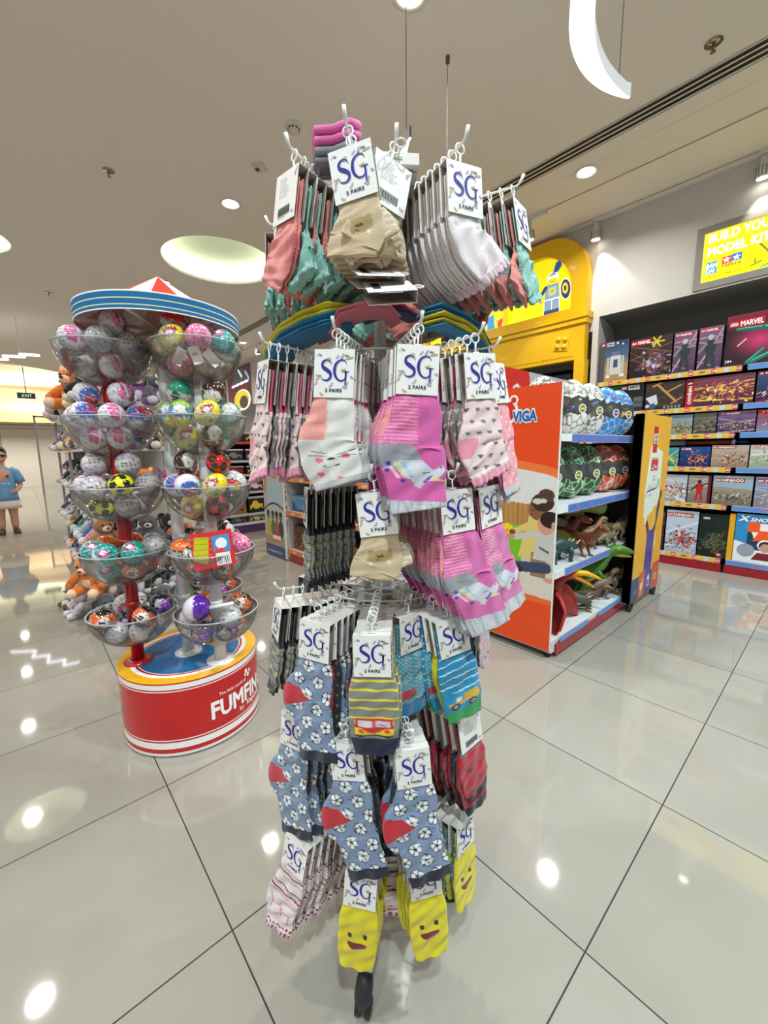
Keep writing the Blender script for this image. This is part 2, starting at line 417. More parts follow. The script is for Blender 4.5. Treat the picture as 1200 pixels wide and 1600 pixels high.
# far end: pale stone panels under a timber bulkhead
def far_end():
    def pn(p):
        p.C[:] = (214, 209, 200)
        for k in range(-3, 3): p.m(abs(p.X-.9*k) < .012, (150, 143, 133))
        for z in (.02, .78, 1.48, 2.1): p.m(abs(p.Z-z) < .012, (150, 143, 133))
    m = MB(); grid(m, -3, 2.0, 0, 2.2, 120, 66, pn, M=Matrix.Translation((-20.0, -.4, 0)) @ Matrix.Rotation(pi/2, 4, 'Z'))
    m.box(-20.2, -20.02, -3.4, 1.6, 0, 2.2, (205, 200, 190))
    struct('wall_far', m.mesh('wall_far', mat('stone_gloss', None, rough=.15)))
    m = MB(); m.box(-20.3, -18.6, -4, 4.8, 2.25, 2.6, (214, 180, 128)); m.box(-20.3, -19.3, -4, 4.8, 2.6, 2.95, (226, 200, 156)); m.box(-20.3, -19.8, -4, 4.8, 2.95, CEIL, (205, 180, 140))
    struct('trim_8', m.mesh('trim', mat('timber_bulkhead', None, rough=.35, var=.08)))
far_end()
area('bulkhead_lamp', (-18.3, 0, 3.2), .3, 35, color=(1, .85, .6), shape='RECTANGLE', size_y=5, rot=(0, radians(70), 0))

for yy in (-2.2, .8):
    area('concourse_fill', (-16.6, yy, 3.4), 1.2, 130, color=(1, .93, .82), rot=(0, radians(-25) if False else radians(35), 0), shape='SQUARE')  # unseen fill lamps, added to brighten the far end of the aisle
# ---------------------------------------------------------------- ceiling fittings
def downlight_mesh():
    m = MB(); m.lathe([(.095, 0), (.098, -.006), (.082, -.008), (.07, .0), (.068, .03)], 40, (225, 222, 215)); return m.mesh('trim_ring', PAPER)
DL_R = downlight_mesh()
m = MB(); m.lathe([(.0005, -.001), (.068, -.001)], 40); DL_L = m.mesh('lamp_lens', mat('lamp_lens_glow', (255, 250, 238), emis=9))
DNAMES = {}
vis = [(-1.75, 3.90), (-4.15, 1.77), (-1.75, 1.77), (-6.55, 3.90), (-8.95, 3.90), (-6.55, 1.77)]
dlab = ['recessed downlight in the ceiling between air diffuser and track lights', 'recessed downlight above and left of the sock stand near the round recess',
        'recessed downlight cut by the top edge of the photo', 'recessed downlight beyond the diffuser, seen between canopy and coral socks',
        'farthest small downlight beside the canopy rim', 'recessed downlight directly above the canopy tip']
for (x, y) in DOWN:
    k = [i for i, v in enumerate(vis) if hypot(v[0]-x, v[1]-y) < .2]
    lab = dlab[k[0]] if k else 'round recessed downlight farther along the shop ceiling grid'
    t = thing('downlight', lab, 'downlight', (x, y, CEIL-.001), group=None if k else 'other downlights of the grid')
    link('trim_ring', DL_R, t); link('lamp_lens', DL_L, t, (0, 0, -.0005))
# track spots
def spot_head():
    m = MB(); m.tube([(0, 0, -.05), (0, 0, -.11), (0, 0, -.115), (0, 0, -.20)], [.025, .025, .042, .045], 20, (225, 224, 220))
    for k in range(12):
        a = 2*pi*k/12; m.box(.042, .05, -.004, .004, -.19, -.12, (150, 150, 150), M=Matrix.Rotation(a, 4, 'Z'))
    return m.mesh('lamp_head', PAPER)
SH = spot_head()
m = MB(); m.box(-.11, .11, -.017, .017, -.035, 0, (215, 214, 210)); m.cyl((-.08, 0, -.035), (-.08, 0, -.06), .012, seg=10, col=(200, 200, 198)); SA = m.mesh('track_adapter', PAPER)
m = MB(); m.lathe([(.0005, -.203), (.04, -.203)], 24); SL = m.mesh('lamp_lens', mat('spot_glow', (255, 250, 240), emis=14))
def spot(x, y, tilt, rz, label):
    t = thing('track_spotlight', label, 'spotlight', (x, y, CEIL-.004), rz)
    link('track_adapter', SA, t, (.08, 0, 0))
    h = link('lamp_head', SH, t, (0, 0, 0), (tilt, 0, 0)); link('lamp_lens', SL, h)
    d = bpy.data.lights.new('spot_lamp', 'SPOT'); d.energy = 26 if x > -5 and x < -1 else 14; d.spot_size = radians(58); d.spot_blend = .35; d.shadow_soft_size = .03; d.color = (1, .97, .93)
    o = bpy.data.objects.new('spot_lamp', d); COL.objects.link(o); o.parent = t; o.location = (0, -sin(-tilt)*.23, -.23); o.rotation_euler = (tilt, radians(-16) if -2.2 < x < -1 else 0, 0)
spot(-2.43, 4.17, radians(8), 0, 'left one of the two white track spotlights above the yellow arch')
spot(-1.98, 4.70, radians(4), 0, 'white track spotlight that washes the wall beside the yellow arch')
spot(-.70, 4.70, radians(6), 0, 'white track spotlight at the right edge of the photo')
spot(-8.9, 4.17, radians(10), 0, 'nearer of the two far track spotlights behind the canopy')
spot(-8.5, 4.70, radians(12), 0, 'farther of the two far track spotlights behind the canopy')
spot(-6.3, 4.17, radians(10), 0, 'track spotlight partly hidden by the coral socks')
# crescent pendant: thin lit arc with cables
def pendant(cx, cy, z, R, a0, a1, w, label):
    t = thing('crescent_pendant', label, 'pendant light', (cx, cy, z))
    m = MB(); g = MB(); n = 40; vi = []; 
    for i in range(n+1):
        s = i/n; a = a0+(a1-a0)*s; ww = w*sin(pi*min(max(s, .02), .98))**.7
        vi.append((R*cos(a), R*sin(a), (R-ww)*cos(a+.0), (R-ww)*sin(a)))
    V = []; 
    for (xo, yo, xi, yi) in vi: V += [(xo, yo, 0), (xi, yi, 0), (xo, yo, .05), (xi, yi, .05)]
    f = []
    for i in range(n):
        k = 4*i; f += [(k, k+4, k+6, k+2), (k+1, k+3, k+7, k+5), (k+2, k+6, k+7, k+3)]
    m.add(V, f, (205, 200, 200)); m.add(V, [(4*i, 4*i+1, 4*i+5, 4*i+4) for i in range(n)], (205, 200, 200), M=Matrix.Translation((0, 0, .002)))
    link('housing', m.mesh('housing', PAPER), t)
    G = [(a, b, 0) for v in vi for (a, b) in ((v[0], v[1]), (v[2], v[3]))]
    g.add(G, [(2*i, 2*i+1, 2*i+3, 2*i+2) for i in range(n)]); link('light_diffuser', g.mesh('light_diffuser', mat('diffuser_glow', (246, 248, 255), emis=5)), t)
    for s in (.08, .92):
        a = a0+(a1-a0)*s; c = MB(); r = R-w*.3
        c.cyl((r*cos(a), r*sin(a), .05), (r*cos(a), r*sin(a), CEIL-z), .0022, seg=6, col=(120, 118, 115))
        c.cyl((r*cos(a), r*sin(a), CEIL-z-.035), (r*cos(a), r*sin(a), CEIL-z+.002), .012, seg=12, col=(90, 88, 86)); link('suspension_cable', c.mesh('suspension_cable', PAPER), t)
pendant(-.32, 1.79, 2.6, .52, radians(149), radians(253), .078, 'glowing crescent pendant light hanging at the top right of the photo')
pendant(-1.38, 2.02, 2.6, .52, radians(256), radians(152), .07, 'glowing crescent pendant light half hidden behind the top sock tier')
# distant zigzag pendant
m = MB(); zz = [(-11.2, -.55), (-10.9, -.15), (-10.6, -.22), (-10.45, .05), (-10.1, .0), (-10.0, .28), (-9.75, .22), (-9.7, .48)]
for (a, b), (c, d) in zip(zz, zz[1:]): m.cyl((a, b, 2.9), (c, d, 2.9), .022, seg=6)
t = thing('zigzag_pendant', 'thin white zigzag pendant light over the aisle at far left', 'pendant light', (0, 0, 0)); link('light_tube', m.mesh('light_tube', mat('zig_glow', (240, 242, 255), emis=5)), t)
m = MB(); [m.cyl((x, y, 2.93), (x, y, CEIL), .003, seg=6, col=(200, 200, 200)) for x, y in (zz[1], zz[-2])]; link('suspension_cable', m.mesh('suspension_cable', PAPER), t)
# ceiling bits
def sprinkler(x, y, label):
    t = thing('sprinkler', label, 'sprinkler', (x, y, CEIL))
    m = MB(); m.lathe([(.0, -.004), (.045, -.004), (.04, 0)], 24, (180, 170, 150)); link('cover_plate', m.mesh('cover_plate', mat('chrome', (170, 160, 140), rough=.2, metal=1)), t)
    m = MB(); m.tube([(0, 0, 0), (0, 0, -.03), (0, 0, -.045), (0, 0, -.05)], [.008, .007, .003, .016], 10, (160, 150, 130)); m.tube([(-.012, 0, -.012), (-.014, 0, -.03), (0, 0, -.045)], .002, 6); m.tube([(.012, 0, -.012), (.014, 0, -.03), (0, 0, -.045)], .002, 6)
    link('spray_head', m.mesh('spray_head', MATS['chrome']), t)
sprinkler(-.78, 3.9-.0 if False else 3.30, 'brass ceiling sprinkler near the right edge of the photo')
sprinkler(-4.34, .82, 'ceiling sprinkler at upper left of the photo')
sprinkler(-7.99, .59, 'small far ceiling sprinkler left of the canopy')
sprinkler(-7.9, 3.35, 'tiny far sprinkler between the canopy and the track lights')
def smoke(x, y):
    t = thing('smoke_detector', 'white round smoke detector on the ceiling above the sock stand', 'smoke detector', (x, y, CEIL))
    m = MB(); m.lathe([(.058, 0), (.058, -.012), (.05, -.02), (.045, -.022)], 32, (215, 212, 206)); link('base_ring', m.mesh('base_ring', PAPER), t)
    m = MB(); m.lathe([(.044, -.02), (.04, -.032), (.028, -.048), (.0, -.05)], 32, (205, 202, 196))
    for k in range(10): m.box(.038, .043, -.006, .006, -.034, -.024, (60, 58, 56), M=Matrix.Rotation(2*pi*k/10, 4, 'Z'))
    link('sensor_dome', m.mesh('sensor_dome', PAPER), t)
smoke(-2.92, 1.75)
m = MB(); m.bevbox(-.045, .045, -.045, .045, -.02, 0, .006, (205, 200, 192)); m.box(-.03, .0, -.02, .02, -.0215, -.0201, (120, 40, 30)); o = link('strobe_alarm', m.mesh('strobe_alarm', PAPER), None, (-3.49, 1.75, CEIL), (0, 0, .7)); tag(o, 'small square alarm beacon on the ceiling left of the smoke detector', 'alarm')
t = thing('exit_sign', 'small dark hanging exit sign far down the aisle at left', 'exit sign', (-15, .35, 2.75), face(1, 0))
m = MB(); m.box(-.19, .19, -.02, .02, -.075, .075, (25, 45, 35)); text(m, 'EXIT', -.085, -.035, h=.075, y=-.021, col=(200, 230, 210)); link('panel', m.mesh('panel', LIGHTBOX), t)
m = MB(); m.cyl((0, 0, .075), (0, 0, .75), .01, seg=6, col=(90, 85, 80)); link('rod', m.mesh('rod', PAPER), t)
# ================================================================ yellow toy-brick portal
YEL = (246, 196, 8)
YM = mat('yellow_plastic_panel', (240, 188, 10), rough=.3, coat=.2, var=.03)
def portal():
    t = thing('brick_shop_portal', 'big yellow arched shop-in-shop portal with backlit knight picture', 'shop fixture', (0, 4.70, 0))
    x0, x1, z0, z1, R = -4.5, -2.03, 2.13, 3.46, .46
    out = [(x0, z0), (x1, z0), (x1, z1-R)]+[(x1-R+R*cos(a), z1-R+R*sin(a)) for a in np.linspace(0, pi/2, 14)[1:]]+[(x0+R+R*cos(a), z1-R+R*sin(a)) for a in np.linspace(pi/2, pi, 14)]
    # outer frame as ring: outline minus picture window
    ix0, ix1, iz0, iz1, r = -4.32, -2.2, 2.68, 3.31, .42
    def rr(ax0, ax1, az0, az1, r, n=14):
        return [(ax1, az0), (ax1, az1-r)]+[(ax1-r+r*cos(a), az1-r+r*sin(a)) for a in np.linspace(0, pi/2, n)[1:]]+[(ax0+r+r*cos(a), az1-r+r*sin(a)) for a in np.linspace(pi/2, pi, n)]+[(ax0, az0)]
    A = rr(x0, x1, 2.62, z1, R); B = rr(ix0, ix1, iz0, iz1, r); n = len(A)
    m = MB()
    v = [(p[0], 0, p[1]) for p in A]+[(p[0], 0, p[1]) for p in B]+[(p[0], .035, p[1]) for p in B]+[(p[0], .12, p[1]) for p in A]+[(p[0], .1, p[1]) for p in B]
    f = []
    for i in range(n):
        j = (i+1) % n
        f += [(i, n+i, n+j, j), (n+i, 4*n+i, 4*n+j, n+j), (i, j, 3*n+j, 3*n+i)]
    m.add(v, f, YEL); link('arch_frame', m.mesh('arch_frame', YM), t)
    m = MB(); m.box(x0-.02, x1+.03, -.035, .12, 2.555, 2.62, YEL); m.box(x0-.01, x1+.02, -.02, .12, 2.50, 2.555, (225, 170, 10)); link('ledge', m.mesh('ledge', YM), t)
    m = MB(); m.box(x0, x1, 0, .1, 2.13, 2.5, YEL); pass
    link('fascia', m.mesh('fascia', YM), t)
    m = MB(); m.box(-2.13, x1+.01, 0, .12, 0, 2.13, YEL); link('side_post', m.mesh('side_post', YM), t)
    m = MB(); m.box(-4.5, -4.4, 0, .12, 0, 2.13, YEL); link('side_post', m.mesh('side_post', YM), t)
    # embossed brick
    m = MB(); c = (-2.28, 2.33); s = .082; an = -.12
    M = Matrix.Translation((c[0], -.001, c[1])) @ Matrix.Rotation(.15, 4, 'Y')
    m.box(-s, s, -.006, 0, -s, s, (238, 186, 30), M=M)
    for a in (-.038, .038):
        for b in (-.038, .038): m.lathe([(.026, 0), (.026, .012), (.0, .012)], 20, (245, 200, 60), M=M @ Matrix.Translation((a, -.006, b)) @ Matrix.Rotation(pi/2, 4, 'X'))
    link('embossed_brick', m.mesh('embossed_brick', YM), t)
    m = MB(); text(m, 'LEGO and the LEGO logo are trademarks of the LEGO Group. \u00a92023 The LEGO Group', -3.45, 2.165, w=1.3, h=.017, y=-.002, col=(120, 80, 10)); link('legal_line', m.mesh('legal_line', PAPER), t)
    # backlit pictures
    def pic(p):
        p.C[:] = (236, 226, 8)
        p.blend(np.clip(.5-np.hypot(p.X+2.7, p.Z-3.0)*.6, 0, .4), (255, 250, 40))
        def P(x, z): return (-2.45+(x)*1.0, 2.93+z)
        def S(k, *a): pass
        w = (235, 240, 245); g = (128, 152, 176); d = (52, 74, 104)
        p.poly([P(-.10, -.24), P(.10, -.24), P(.09, -.06), P(-.09, -.06)], (250, 250, 240))
        p.poly([P(-.09, -.23), P(-.005, -.23), P(-.005, -.08), P(-.085, -.08)], g); p.poly([P(.005, -.23), P(.09, -.23), P(.085, -.08), P(.005, -.08)], g)
        p.rect(P(-.09, 0)[0], P(.09, 0)[0], 2.93-.23, 2.93-.19, d)
        p.poly([P(-.09, -.07), P(.09, -.07), P(.07, .085), P(-.07, .085)], g); p.poly([P(-.05, -.04), P(.05, -.04), P(.05, .06), P(-.05, .06)], (150, 180, 200))
        p.ell(*P(0, .01), .035, .035, (232, 206, 40)); p.ell(*P(0, .01), .018, .018, (150, 170, 60))
        p.line(*P(-.08, .06), *P(-.15, -.03), .045, d); p.line(*P(-.15, -.03), *P(-.18, -.04), .05, (60, 80, 120))
        p.line(*P(-.27, .08), *P(-.13, -.08), .03, g); p.line(*P(-.32, .06), *P(-.24, .14), .022, (212, 60, 40)); p.line(*P(-.24, .14), *P(-.19, .14), .022, (212, 60, 40))
        p.ell(*P(0, .15), .068, .062, w); p.ell(*P(0, .15), .05, .05, g); p.poly([P(-.05, .09), P(.05, .09), P(.05, .15), P(-.05, .15)], (240, 210, 30))
        p.rect(P(-.062, 0)[0], P(.062, 0)[0], 2.93+.145, 2.93+.175, w); p.line(*P(-.02, .11), *P(.02, .11), .006, (40, 30, 20))
        p.poly([P(.0, .2), P(.03, .3), P(.09, .33), P(.1, .25), P(.06, .2)], (44, 82, 150))
        p.ell(*P(.155, -.01), .062, .115, w, .15); p.ell(*P(.155, -.01), .053, .104, (52, 50, 84), .15); p.ell(*P(.15, .0), .032, .06, (226, 196, 60), .15); p.ell(*P(.15, .0), .015, .03, (60, 50, 60), .15)
    m = MB(); grid(m, -3.0, ix1-.005, 2.685, 3.305, 200, 150, pic, y=.06); link('backlit_picture', m.mesh('backlit_picture', LIGHTBOX), t)
    def pic2(p):
        p.C[:] = (232, 222, 10); p.poly([(-3.2, 2.7), (-3.32, 2.7), (-3.3, 2.85), (-3.22, 2.88)], (40, 150, 220)); p.poly([(-3.1, 2.7), (-3.16, 2.7), (-3.16, 2.78), (-3.08, 2.8)], (220, 60, 60)); p.ell(-3.6, 2.95, .14, .2, (230, 90, 60))
    m = MB(); grid(m, -4.3, -3.06, 2.685, 3.305, 120, 60, pic2, y=.06); m.box(-3.06, -3.0, .03, .1, 2.68, 3.31, YEL); link('backlit_picture', m.mesh('backlit_picture', LIGHTBOX), t)
    m = MB(); m.box(-4.4, -2.13, .55, .6, 0, 2.13, (26, 24, 26)); m.box(-4.4, -2.13, .12, .55, 1.62, 1.65, (40, 40, 42)); m.box(-4.4, -2.13, .12, .55, 1.2, 1.23, (40, 40, 42)); link('display_shelving', m.mesh('display_shelving', PAPER), t)
portal()

# ---------------------------------------------------------------- illuminated sign
def sign():
    t = thing('illuminated_sign', 'yellow illuminated wall sign reading BUILD YOUR MODEL KIT at right', 'sign', (0, 4.8, 0))
    x0, x1, z0, z1 = -1.12, .75, 2.57, 3.09
    m = MB(); c = (150, 146, 138)
    for a in ((x0, x1, z1-.055, z1), (x0, x1, z0, z0+.055), (x0, x0+.055, z0+.055, z1-.055), (x1-.055, x1, z0+.055, z1-.055)): m.box(a[0], a[1], -.012, .01, a[2], a[3], c)
    link('frame', m.mesh('frame', PAPER), t)
    def pn(p):
        p.C[:] = (250, 226, 0); p.rect(x0, -1.058, 0, 9, (255, 246, 120))
        p.ell(-.50, 2.80, .13, .06, (235, 150, 50), .4); p.ell(-.55, 2.74, .06, .03, (240, 170, 90)); p.ell(-.50, 2.84, .05, .03, (250, 190, 110)); p.line(-.68, 2.83, -.6, 2.72, .015, (110, 110, 60))
        p.ell(-.46, 2.68, .16, .04, (110, 205, 190), .25); p.ell(-.5, 2.66, .1, .02, (190, 240, 225), .3); p.line(-.66, 2.64, -.4, 2.72, .012, (60, 150, 150)); p.line(-.70, 2.72, -.70, 2.69, .008, (80, 90, 50)); p.line(-.72, 2.67, -.66, 2.69, .012, (90, 120, 60))
        p.poly([(-1.035, 2.685), (-.955, 2.685), (-.955, 2.785), (-1.035, 2.785)], (40, 140, 200))
        p.poly([(-.925, 2.74), (-.86, 2.74), (-.86, 2.80), (-.925, 2.80)], (226, 60, 60)); p.poly([(-.86, 2.745), (-.79, 2.745), (-.79, 2.805), (-.86, 2.805)], (30, 110, 200))
        for cx in (-.893, -.825):
            s = []
            for k in range(10):
                r = .026 if k % 2 == 0 else .011; a = pi/2+k*pi/5; s.append((cx+r*cos(a), 2.772+r*sin(a)))
            p.poly(s, (255, 255, 255))
    m = MB(); grid(m, x0+.055, x1-.055, z0+.055, z1-.055, 380, 90, pn, y=-.002)
    W = (255, 255, 252)
    for z, s in ((2.945, 'BUILD YOUR'), (2.835, 'MODEL KIT')):
        text(m, s, -1.035, z, w=(.46 if s[0] == 'B' else .42), h=.075, y=-.004, col=(250, 238, 120), bold=.055); text(m, s, -1.03, z+.002, w=(.45 if s[0] == 'B' else .41), h=.072, y=-.007, col=W, bold=.03)
    text(m, 'BAN', -1.03, 2.738, w=.07, h=.038, y=-.004, col=W, bold=.03); text(m, 'DAI', -1.03, 2.694, w=.058, h=.038, y=-.004, col=W, bold=.03)
    text(m, 'TAMIYA', -.925, 2.712, w=.135, h=.026, y=-.004, col=(90, 60, 40), bold=.01); text(m, 'OFFICIAL DISTRIBUTOR', -1.035, 2.655, w=.245, h=.017, y=-.004, col=(90, 70, 10))
    link('lit_panel', m.mesh('lit_panel', SCREEN), t)
sign()

# ---------------------------------------------------------------- wall shelving with boxed sets
def wall_bay(x0, x1, strip, label):
    t = thing('wall_shelving_bay', label, 'shelving', (0, 4.8, 0))
    m = MB(); m.box(x0, x1, .40, .44, 0, 2.3, (30, 28, 30)); m.box(x0, x0+.02, .36, .42, .1, 1.84, (34, 32, 34)); m.box(x1-.02, x1, .36, .42, .1, 1.84, (34, 32, 34)); link('back_panel', m.mesh('back_panel', PAPER), t)
    for k, z in enumerate((1.865, 1.535, 1.285, .975, .63, .125)):
        m = MB(); m.box(x0+.005, x1-.005, .02, .40, z-.03, z, (62, 58, 58)); sh = link('shelf', m.mesh('shelf', PAPER), t)
        def ps(p):
            if strip == 'yellow':
                p.C[:] = (226, 182, 62)
                for j in range(14):
                    cx = x0+.05+j*.088
                    if j % 2: p.rect(cx-.018, cx+.018, -9, 9, (212, 60, 50)); p.rect(cx-.012, cx-.004, z-.03, z-.012, (245, 240, 235)); p.rect(cx+.004, cx+.012, z-.03, z-.012, (245, 240, 235))
                    elif j % 4 == 0: p.rect(cx-.016, cx+.016, z-.036, z-.006, (190, 205, 220))
                    else: p.rect(cx-.02, cx+.02, z-.03, z-.012, (150, 90, 80))
            else:
                p.C[:] = (92, 140, 206)
                for j in range(3): p.rect(x0+.2+j*.45, x0+.28+j*.45, z-.03, z-.015, (170, 110, 140))
        n = MB(); grid(n, x0+.01, x1-.01, z-.042, z+.0, 160, 5, ps, y=.012, ); n.box(x0+.01, x1-.01, .013, .02, z-.045, z+.002, (225, 220, 210)); link('price_rail', n.mesh('price_rail', PAPER), sh)
    m = MB(); m.box(x0, x1, .0, .05, 0, .075, (150, 22, 36)); m.box(x0, x0+.008, -.002, 0, .0, .075, (90, 15, 20)); link('kick_plate', m.mesh('kick_plate', PLAST), t)
wall_bay(-1.92, -.70, 'yellow', 'wall shelving bay with yellow price rails and boxed brick sets')
wall_bay(-.68, .54, 'blue', 'wall shelving bay with blue price rails at the right edge')

def art(seed, pal, X0, X1, Z0, Z1, n=60, diag=.5):
    rnd = random.Random(seed); w = X1-X0; h = Z1-Z0
    pal = list(pal)
    while len(pal) < 5: pal.append(tuple(v*.6+20 for v in pal[-2]))
    def f(p):
        p.C[:] = pal[0]; p.blend(np.clip((p.Z-Z0)/h, 0, 1)*.7, pal[1])
        for i in range(5):
            a = rnd.uniform(-.6, .9); p.line(X0, Z0+h*rnd.random(), X1, Z0+h*rnd.random(), h*.05*rnd.random(), pal[2])
        for i in range(int(n*1.7)):
            cx = X0+w*rnd.gauss(.55, .22); cz = Z0+h*rnd.gauss(.42, .16); c = rnd.choice(pal[3:])
            k = rnd.random()*.4+.75; c = tuple(v*k for v in c); s = min(w, h)
            q = rnd.random()
            if q < .35: p.ell(cx, cz, s*rnd.uniform(.02, .08), s*rnd.uniform(.01, .05), c, rnd.uniform(0, 3))
            elif q < .8:
                a = diag+rnd.gauss(0, .5); l = s*rnd.uniform(.06, .22); p.line(cx, cz, cx+l*cos(a)*.7, cz+l*sin(a)*.7, s*rnd.uniform(.012, .04), c)
            else: p.poly([(cx, cz), (cx+s*.1*rnd.random(), cz+s*.03), (cx+s*.05, cz+s*.12*rnd.random())], c)
    return f
def product_box(x0, x1, z, h, d, paint, label, extra=None, group=None, name='toy_box', y=4.835, side=(40, 36, 40), cat='toy box'):
    w = x1-x0
    t = MB(); t.box(-w/2, w/2, .0015, d, 0, h, side)
    nx = max(24, min(150, int(w/.0042))); nz = max(24, min(150, int(h/.0042)))
    grid(t, -w/2, w/2, 0, h, nx, nz, paint)
    if extra: extra(t)
    o = link(name, t.mesh(name, PRINT), None, ((x0+x1)/2, y, z+.001)); return tag(o, label, cat, group)
def logo(m, x, z, s, kind, y=-.001):
    """small brand block with its name"""
    m.box(x, x+s, y, y+.0005, z, z+s*.8, (205, 22, 32)); text(m, 'LEGO', x+s*.1, z+s*.2, w=s*.8, h=s*.38, y=y-.0006, col=(255, 255, 255), bold=.04)
def brand(m, txt, x, z, w, h, col=(255, 255, 255), band=None, y=-.0012):
    if band: m.box(x-w*.05, x+w*1.05, y+.0003, y+.0008, z-h*.25, z+h*1.25, band)
    text(m, txt, x, z, w=w, h=h, y=y, col=col, bold=.03)
def figure(p, cx, cz, s, c1, c2):
    p.line(cx-.10*s, cz-.5*s, cx-.04*s, cz-.1*s, .10*s, c1); p.line(cx+.12*s, cz-.5*s, cx+.05*s, cz-.1*s, .10*s, c1)
    p.ell(cx, cz+.1*s, .15*s, .22*s, c1); p.line(cx-.1*s, cz+.2*s, cx-.3*s, cz-.05*s, .07*s, c2); p.line(cx+.1*s, cz+.2*s, cx+.3*s, cz+.3*s, .07*s, c2); p.ell(cx, cz+.38*s, .08*s, .09*s, c2)
def b1(p):
    p.C[:] = (176, 142, 96); p.blend(np.clip((p.Z-.16)/.1, 0, 1), (70, 96, 130)); p.blend(np.clip((p.Z-.3)/.12, 0, 1), (40, 60, 96))
    p.ell(.03, .385, .012, .012, (220, 230, 240)); p.ell(.08, .37, .01, .01, (220, 230, 240))
    p.rect(-.15, -.085, .0, .40, (84, 80, 84)); p.poly([(-.04, .07), (.075, .07), (.07, .26), (-.035, .26)], (206, 206, 204)); p.rect(-.065, -.045, .06, .25, (190, 190, 190)); p.rect(.08, .1, .06, .25, (190, 190, 190))
    p.rect(-.02, .055, .26, .3, (110, 120, 140)); p.rect(.0, .04, .14, .22, (60, 80, 120)); p.rect(-.07, -.03, .04, .07, (230, 230, 230)); p.rect(.06, .11, .04, .07, (230, 230, 230))
def e1(m): logo(m, -.13, .37, .04, 0); brand(m, 'STAR', -.075, .385, .075, .016); brand(m, 'WARS', -.075, .362, .075, .016)
product_box(-1.91, -1.63, 1.865, .41, .1, b1, 'box with a white grey machine in a desert, leftmost on the top shelf', e1)
def e2(m): logo(m, -.175, .325, .05, 0); brand(m, 'MARVEL', -.115, .33, .11, .032, band=(190, 20, 30))
product_box(-1.615, -1.25, 1.865, .385, .1, lambda p: (art(11, [(28, 20, 24), (70, 46, 40), (120, 90, 60), (190, 190, 200), (120, 80, 50), (150, 110, 70), (160, 60, 110), (60, 90, 120)], -.18, .18, 0, .33, 110, .1)(p), [p.line(.05, .33, .05+.06*cos(a), .33+.05*sin(a), .014, (206, 206, 60)) for a in np.linspace(0, 6.28, 7)])[0], 'dark brown box with a palm tree and many small bricks on the top shelf', e2)
for k, (a, b) in enumerate(((-1.235, -1.06), (-1.04, -.865))):
    def pf(p):
        art(21+k*0, [(70, 50, 84), (150, 110, 140), (190, 150, 170), (110, 80, 120), (90, 60, 100)], -.09, .09, 0, .36, 25)(p); figure(p, .0, .17, .30, (46, 52, 56), (130, 130, 128)); p.ell(.0, .285, .02, .022, (190, 185, 185))
    def ef(m): logo(m, -.08, .335, .035, 0); brand(m, 'MARVEL', -.04, .338, .09, .02, band=(190, 20, 30))
    product_box(a, b, 1.865, .375, .08, pf, ['purple box with a posing black action figure, left of the twin pair', 'purple box with a posing black action figure, right of the twin pair'][k], ef)
def p5(p):
    p.C[:] = (50, 26, 36); p.blend(np.clip(1-np.hypot((p.X+.05)/.22, (p.Z-.2)/.16), 0, 1), (220, 60, 120)); p.blend(np.clip((p.Z-.3)*6, 0, .9), (170, 40, 70))
    for (a, b, c, d, w) in ((-.2, .31, -.02, .30, .035), (-.02, .30, .1, .26, .045), (.1, .26, .15, .16, .05), (.15, .16, .06, .1, .05), (.06, .1, -.1, .02, .04), (-.12, .02, -.02, .12, .03)):
        p.line(a, b, c, d, w, (24, 104, 92)); p.line(a, b+.006, c, d+.006, w*.25, (90, 190, 170))
    p.ell(.06, .23, .03, .05, (230, 70, 170)); p.line(-.19, .17, -.14, .22, .012, (210, 190, 170))
def e5(m): logo(m, -.26, .33, .065, 0); brand(m, 'MARVEL', -.185, .335, .15, .042, band=(200, 24, 40)); text(m, '10+', -.265, .035, h=.024, y=-.001, col=(255, 255, 255), bold=.02)
product_box(-.845, -.29, 1.865, .43, .1, p5, 'large box with a curved green ship on pink, top shelf right', e5)
# second shelf
def ps1(p): p.C[:] = (24, 26, 28); p.rect(-.2, .0, .14, .3, (26, 84, 40)); p.rect(-.05, .2, .0, .12, (36, 40, 44)); [p.rect(.12, .2, .05+.012*i, .056+.012*i, (120, 124, 120)) for i in range(8)]
product_box(-1.88, -1.46, 1.535, .28, .12, ps1, 'black box end with white STAR WARS lettering on the second shelf', lambda m: (logo(m, .0, .225, .05, 0), brand(m, 'STAR', .06, .245, .11, .02), brand(m, 'WARS', .06, .22, .11, .02)))
def px(p):
    art(31, [(44, 32, 34), (78, 60, 52), (90, 70, 60), (60, 50, 44)], -.17, .17, 0, .26, 20)(p)
    p.line(-.06, .24, .1, .07, .018, (206, 156, 76)); p.line(-.1, .23, -.03, .26, .016, (206, 156, 76)); p.line(.06, .05, .14, .1, .014, (190, 140, 70)); p.line(.03, .17, .13, .22, .012, (206, 156, 76))
    p.poly([(-.16, .12), (-.07, .15), (-.05, .06), (-.1, .03), (-.13, .08)], (214, 218, 222)); p.poly([(-.13, .05), (-.08, .07), (-.07, .02), (-.11, .0)], (60, 84, 140)); p.ell(-.14, .04, .018, .018, (206, 206, 206))
    for i in range(5): p.rect(.0+.03*i, .018+.03*i, .01, .035, (120, 150, 150))
product_box(-1.445, -1.115, 1.535, .262, .1, px, 'black box with an orange cross-winged spaceship on the second shelf', lambda m: None)
FIRE = [(70, 30, 60), (150, 80, 90), (240, 190, 70), (226, 130, 40), (200, 60, 30), (240, 200, 90), (140, 40, 60), (60, 30, 60), (250, 220, 130), (120, 60, 130)]
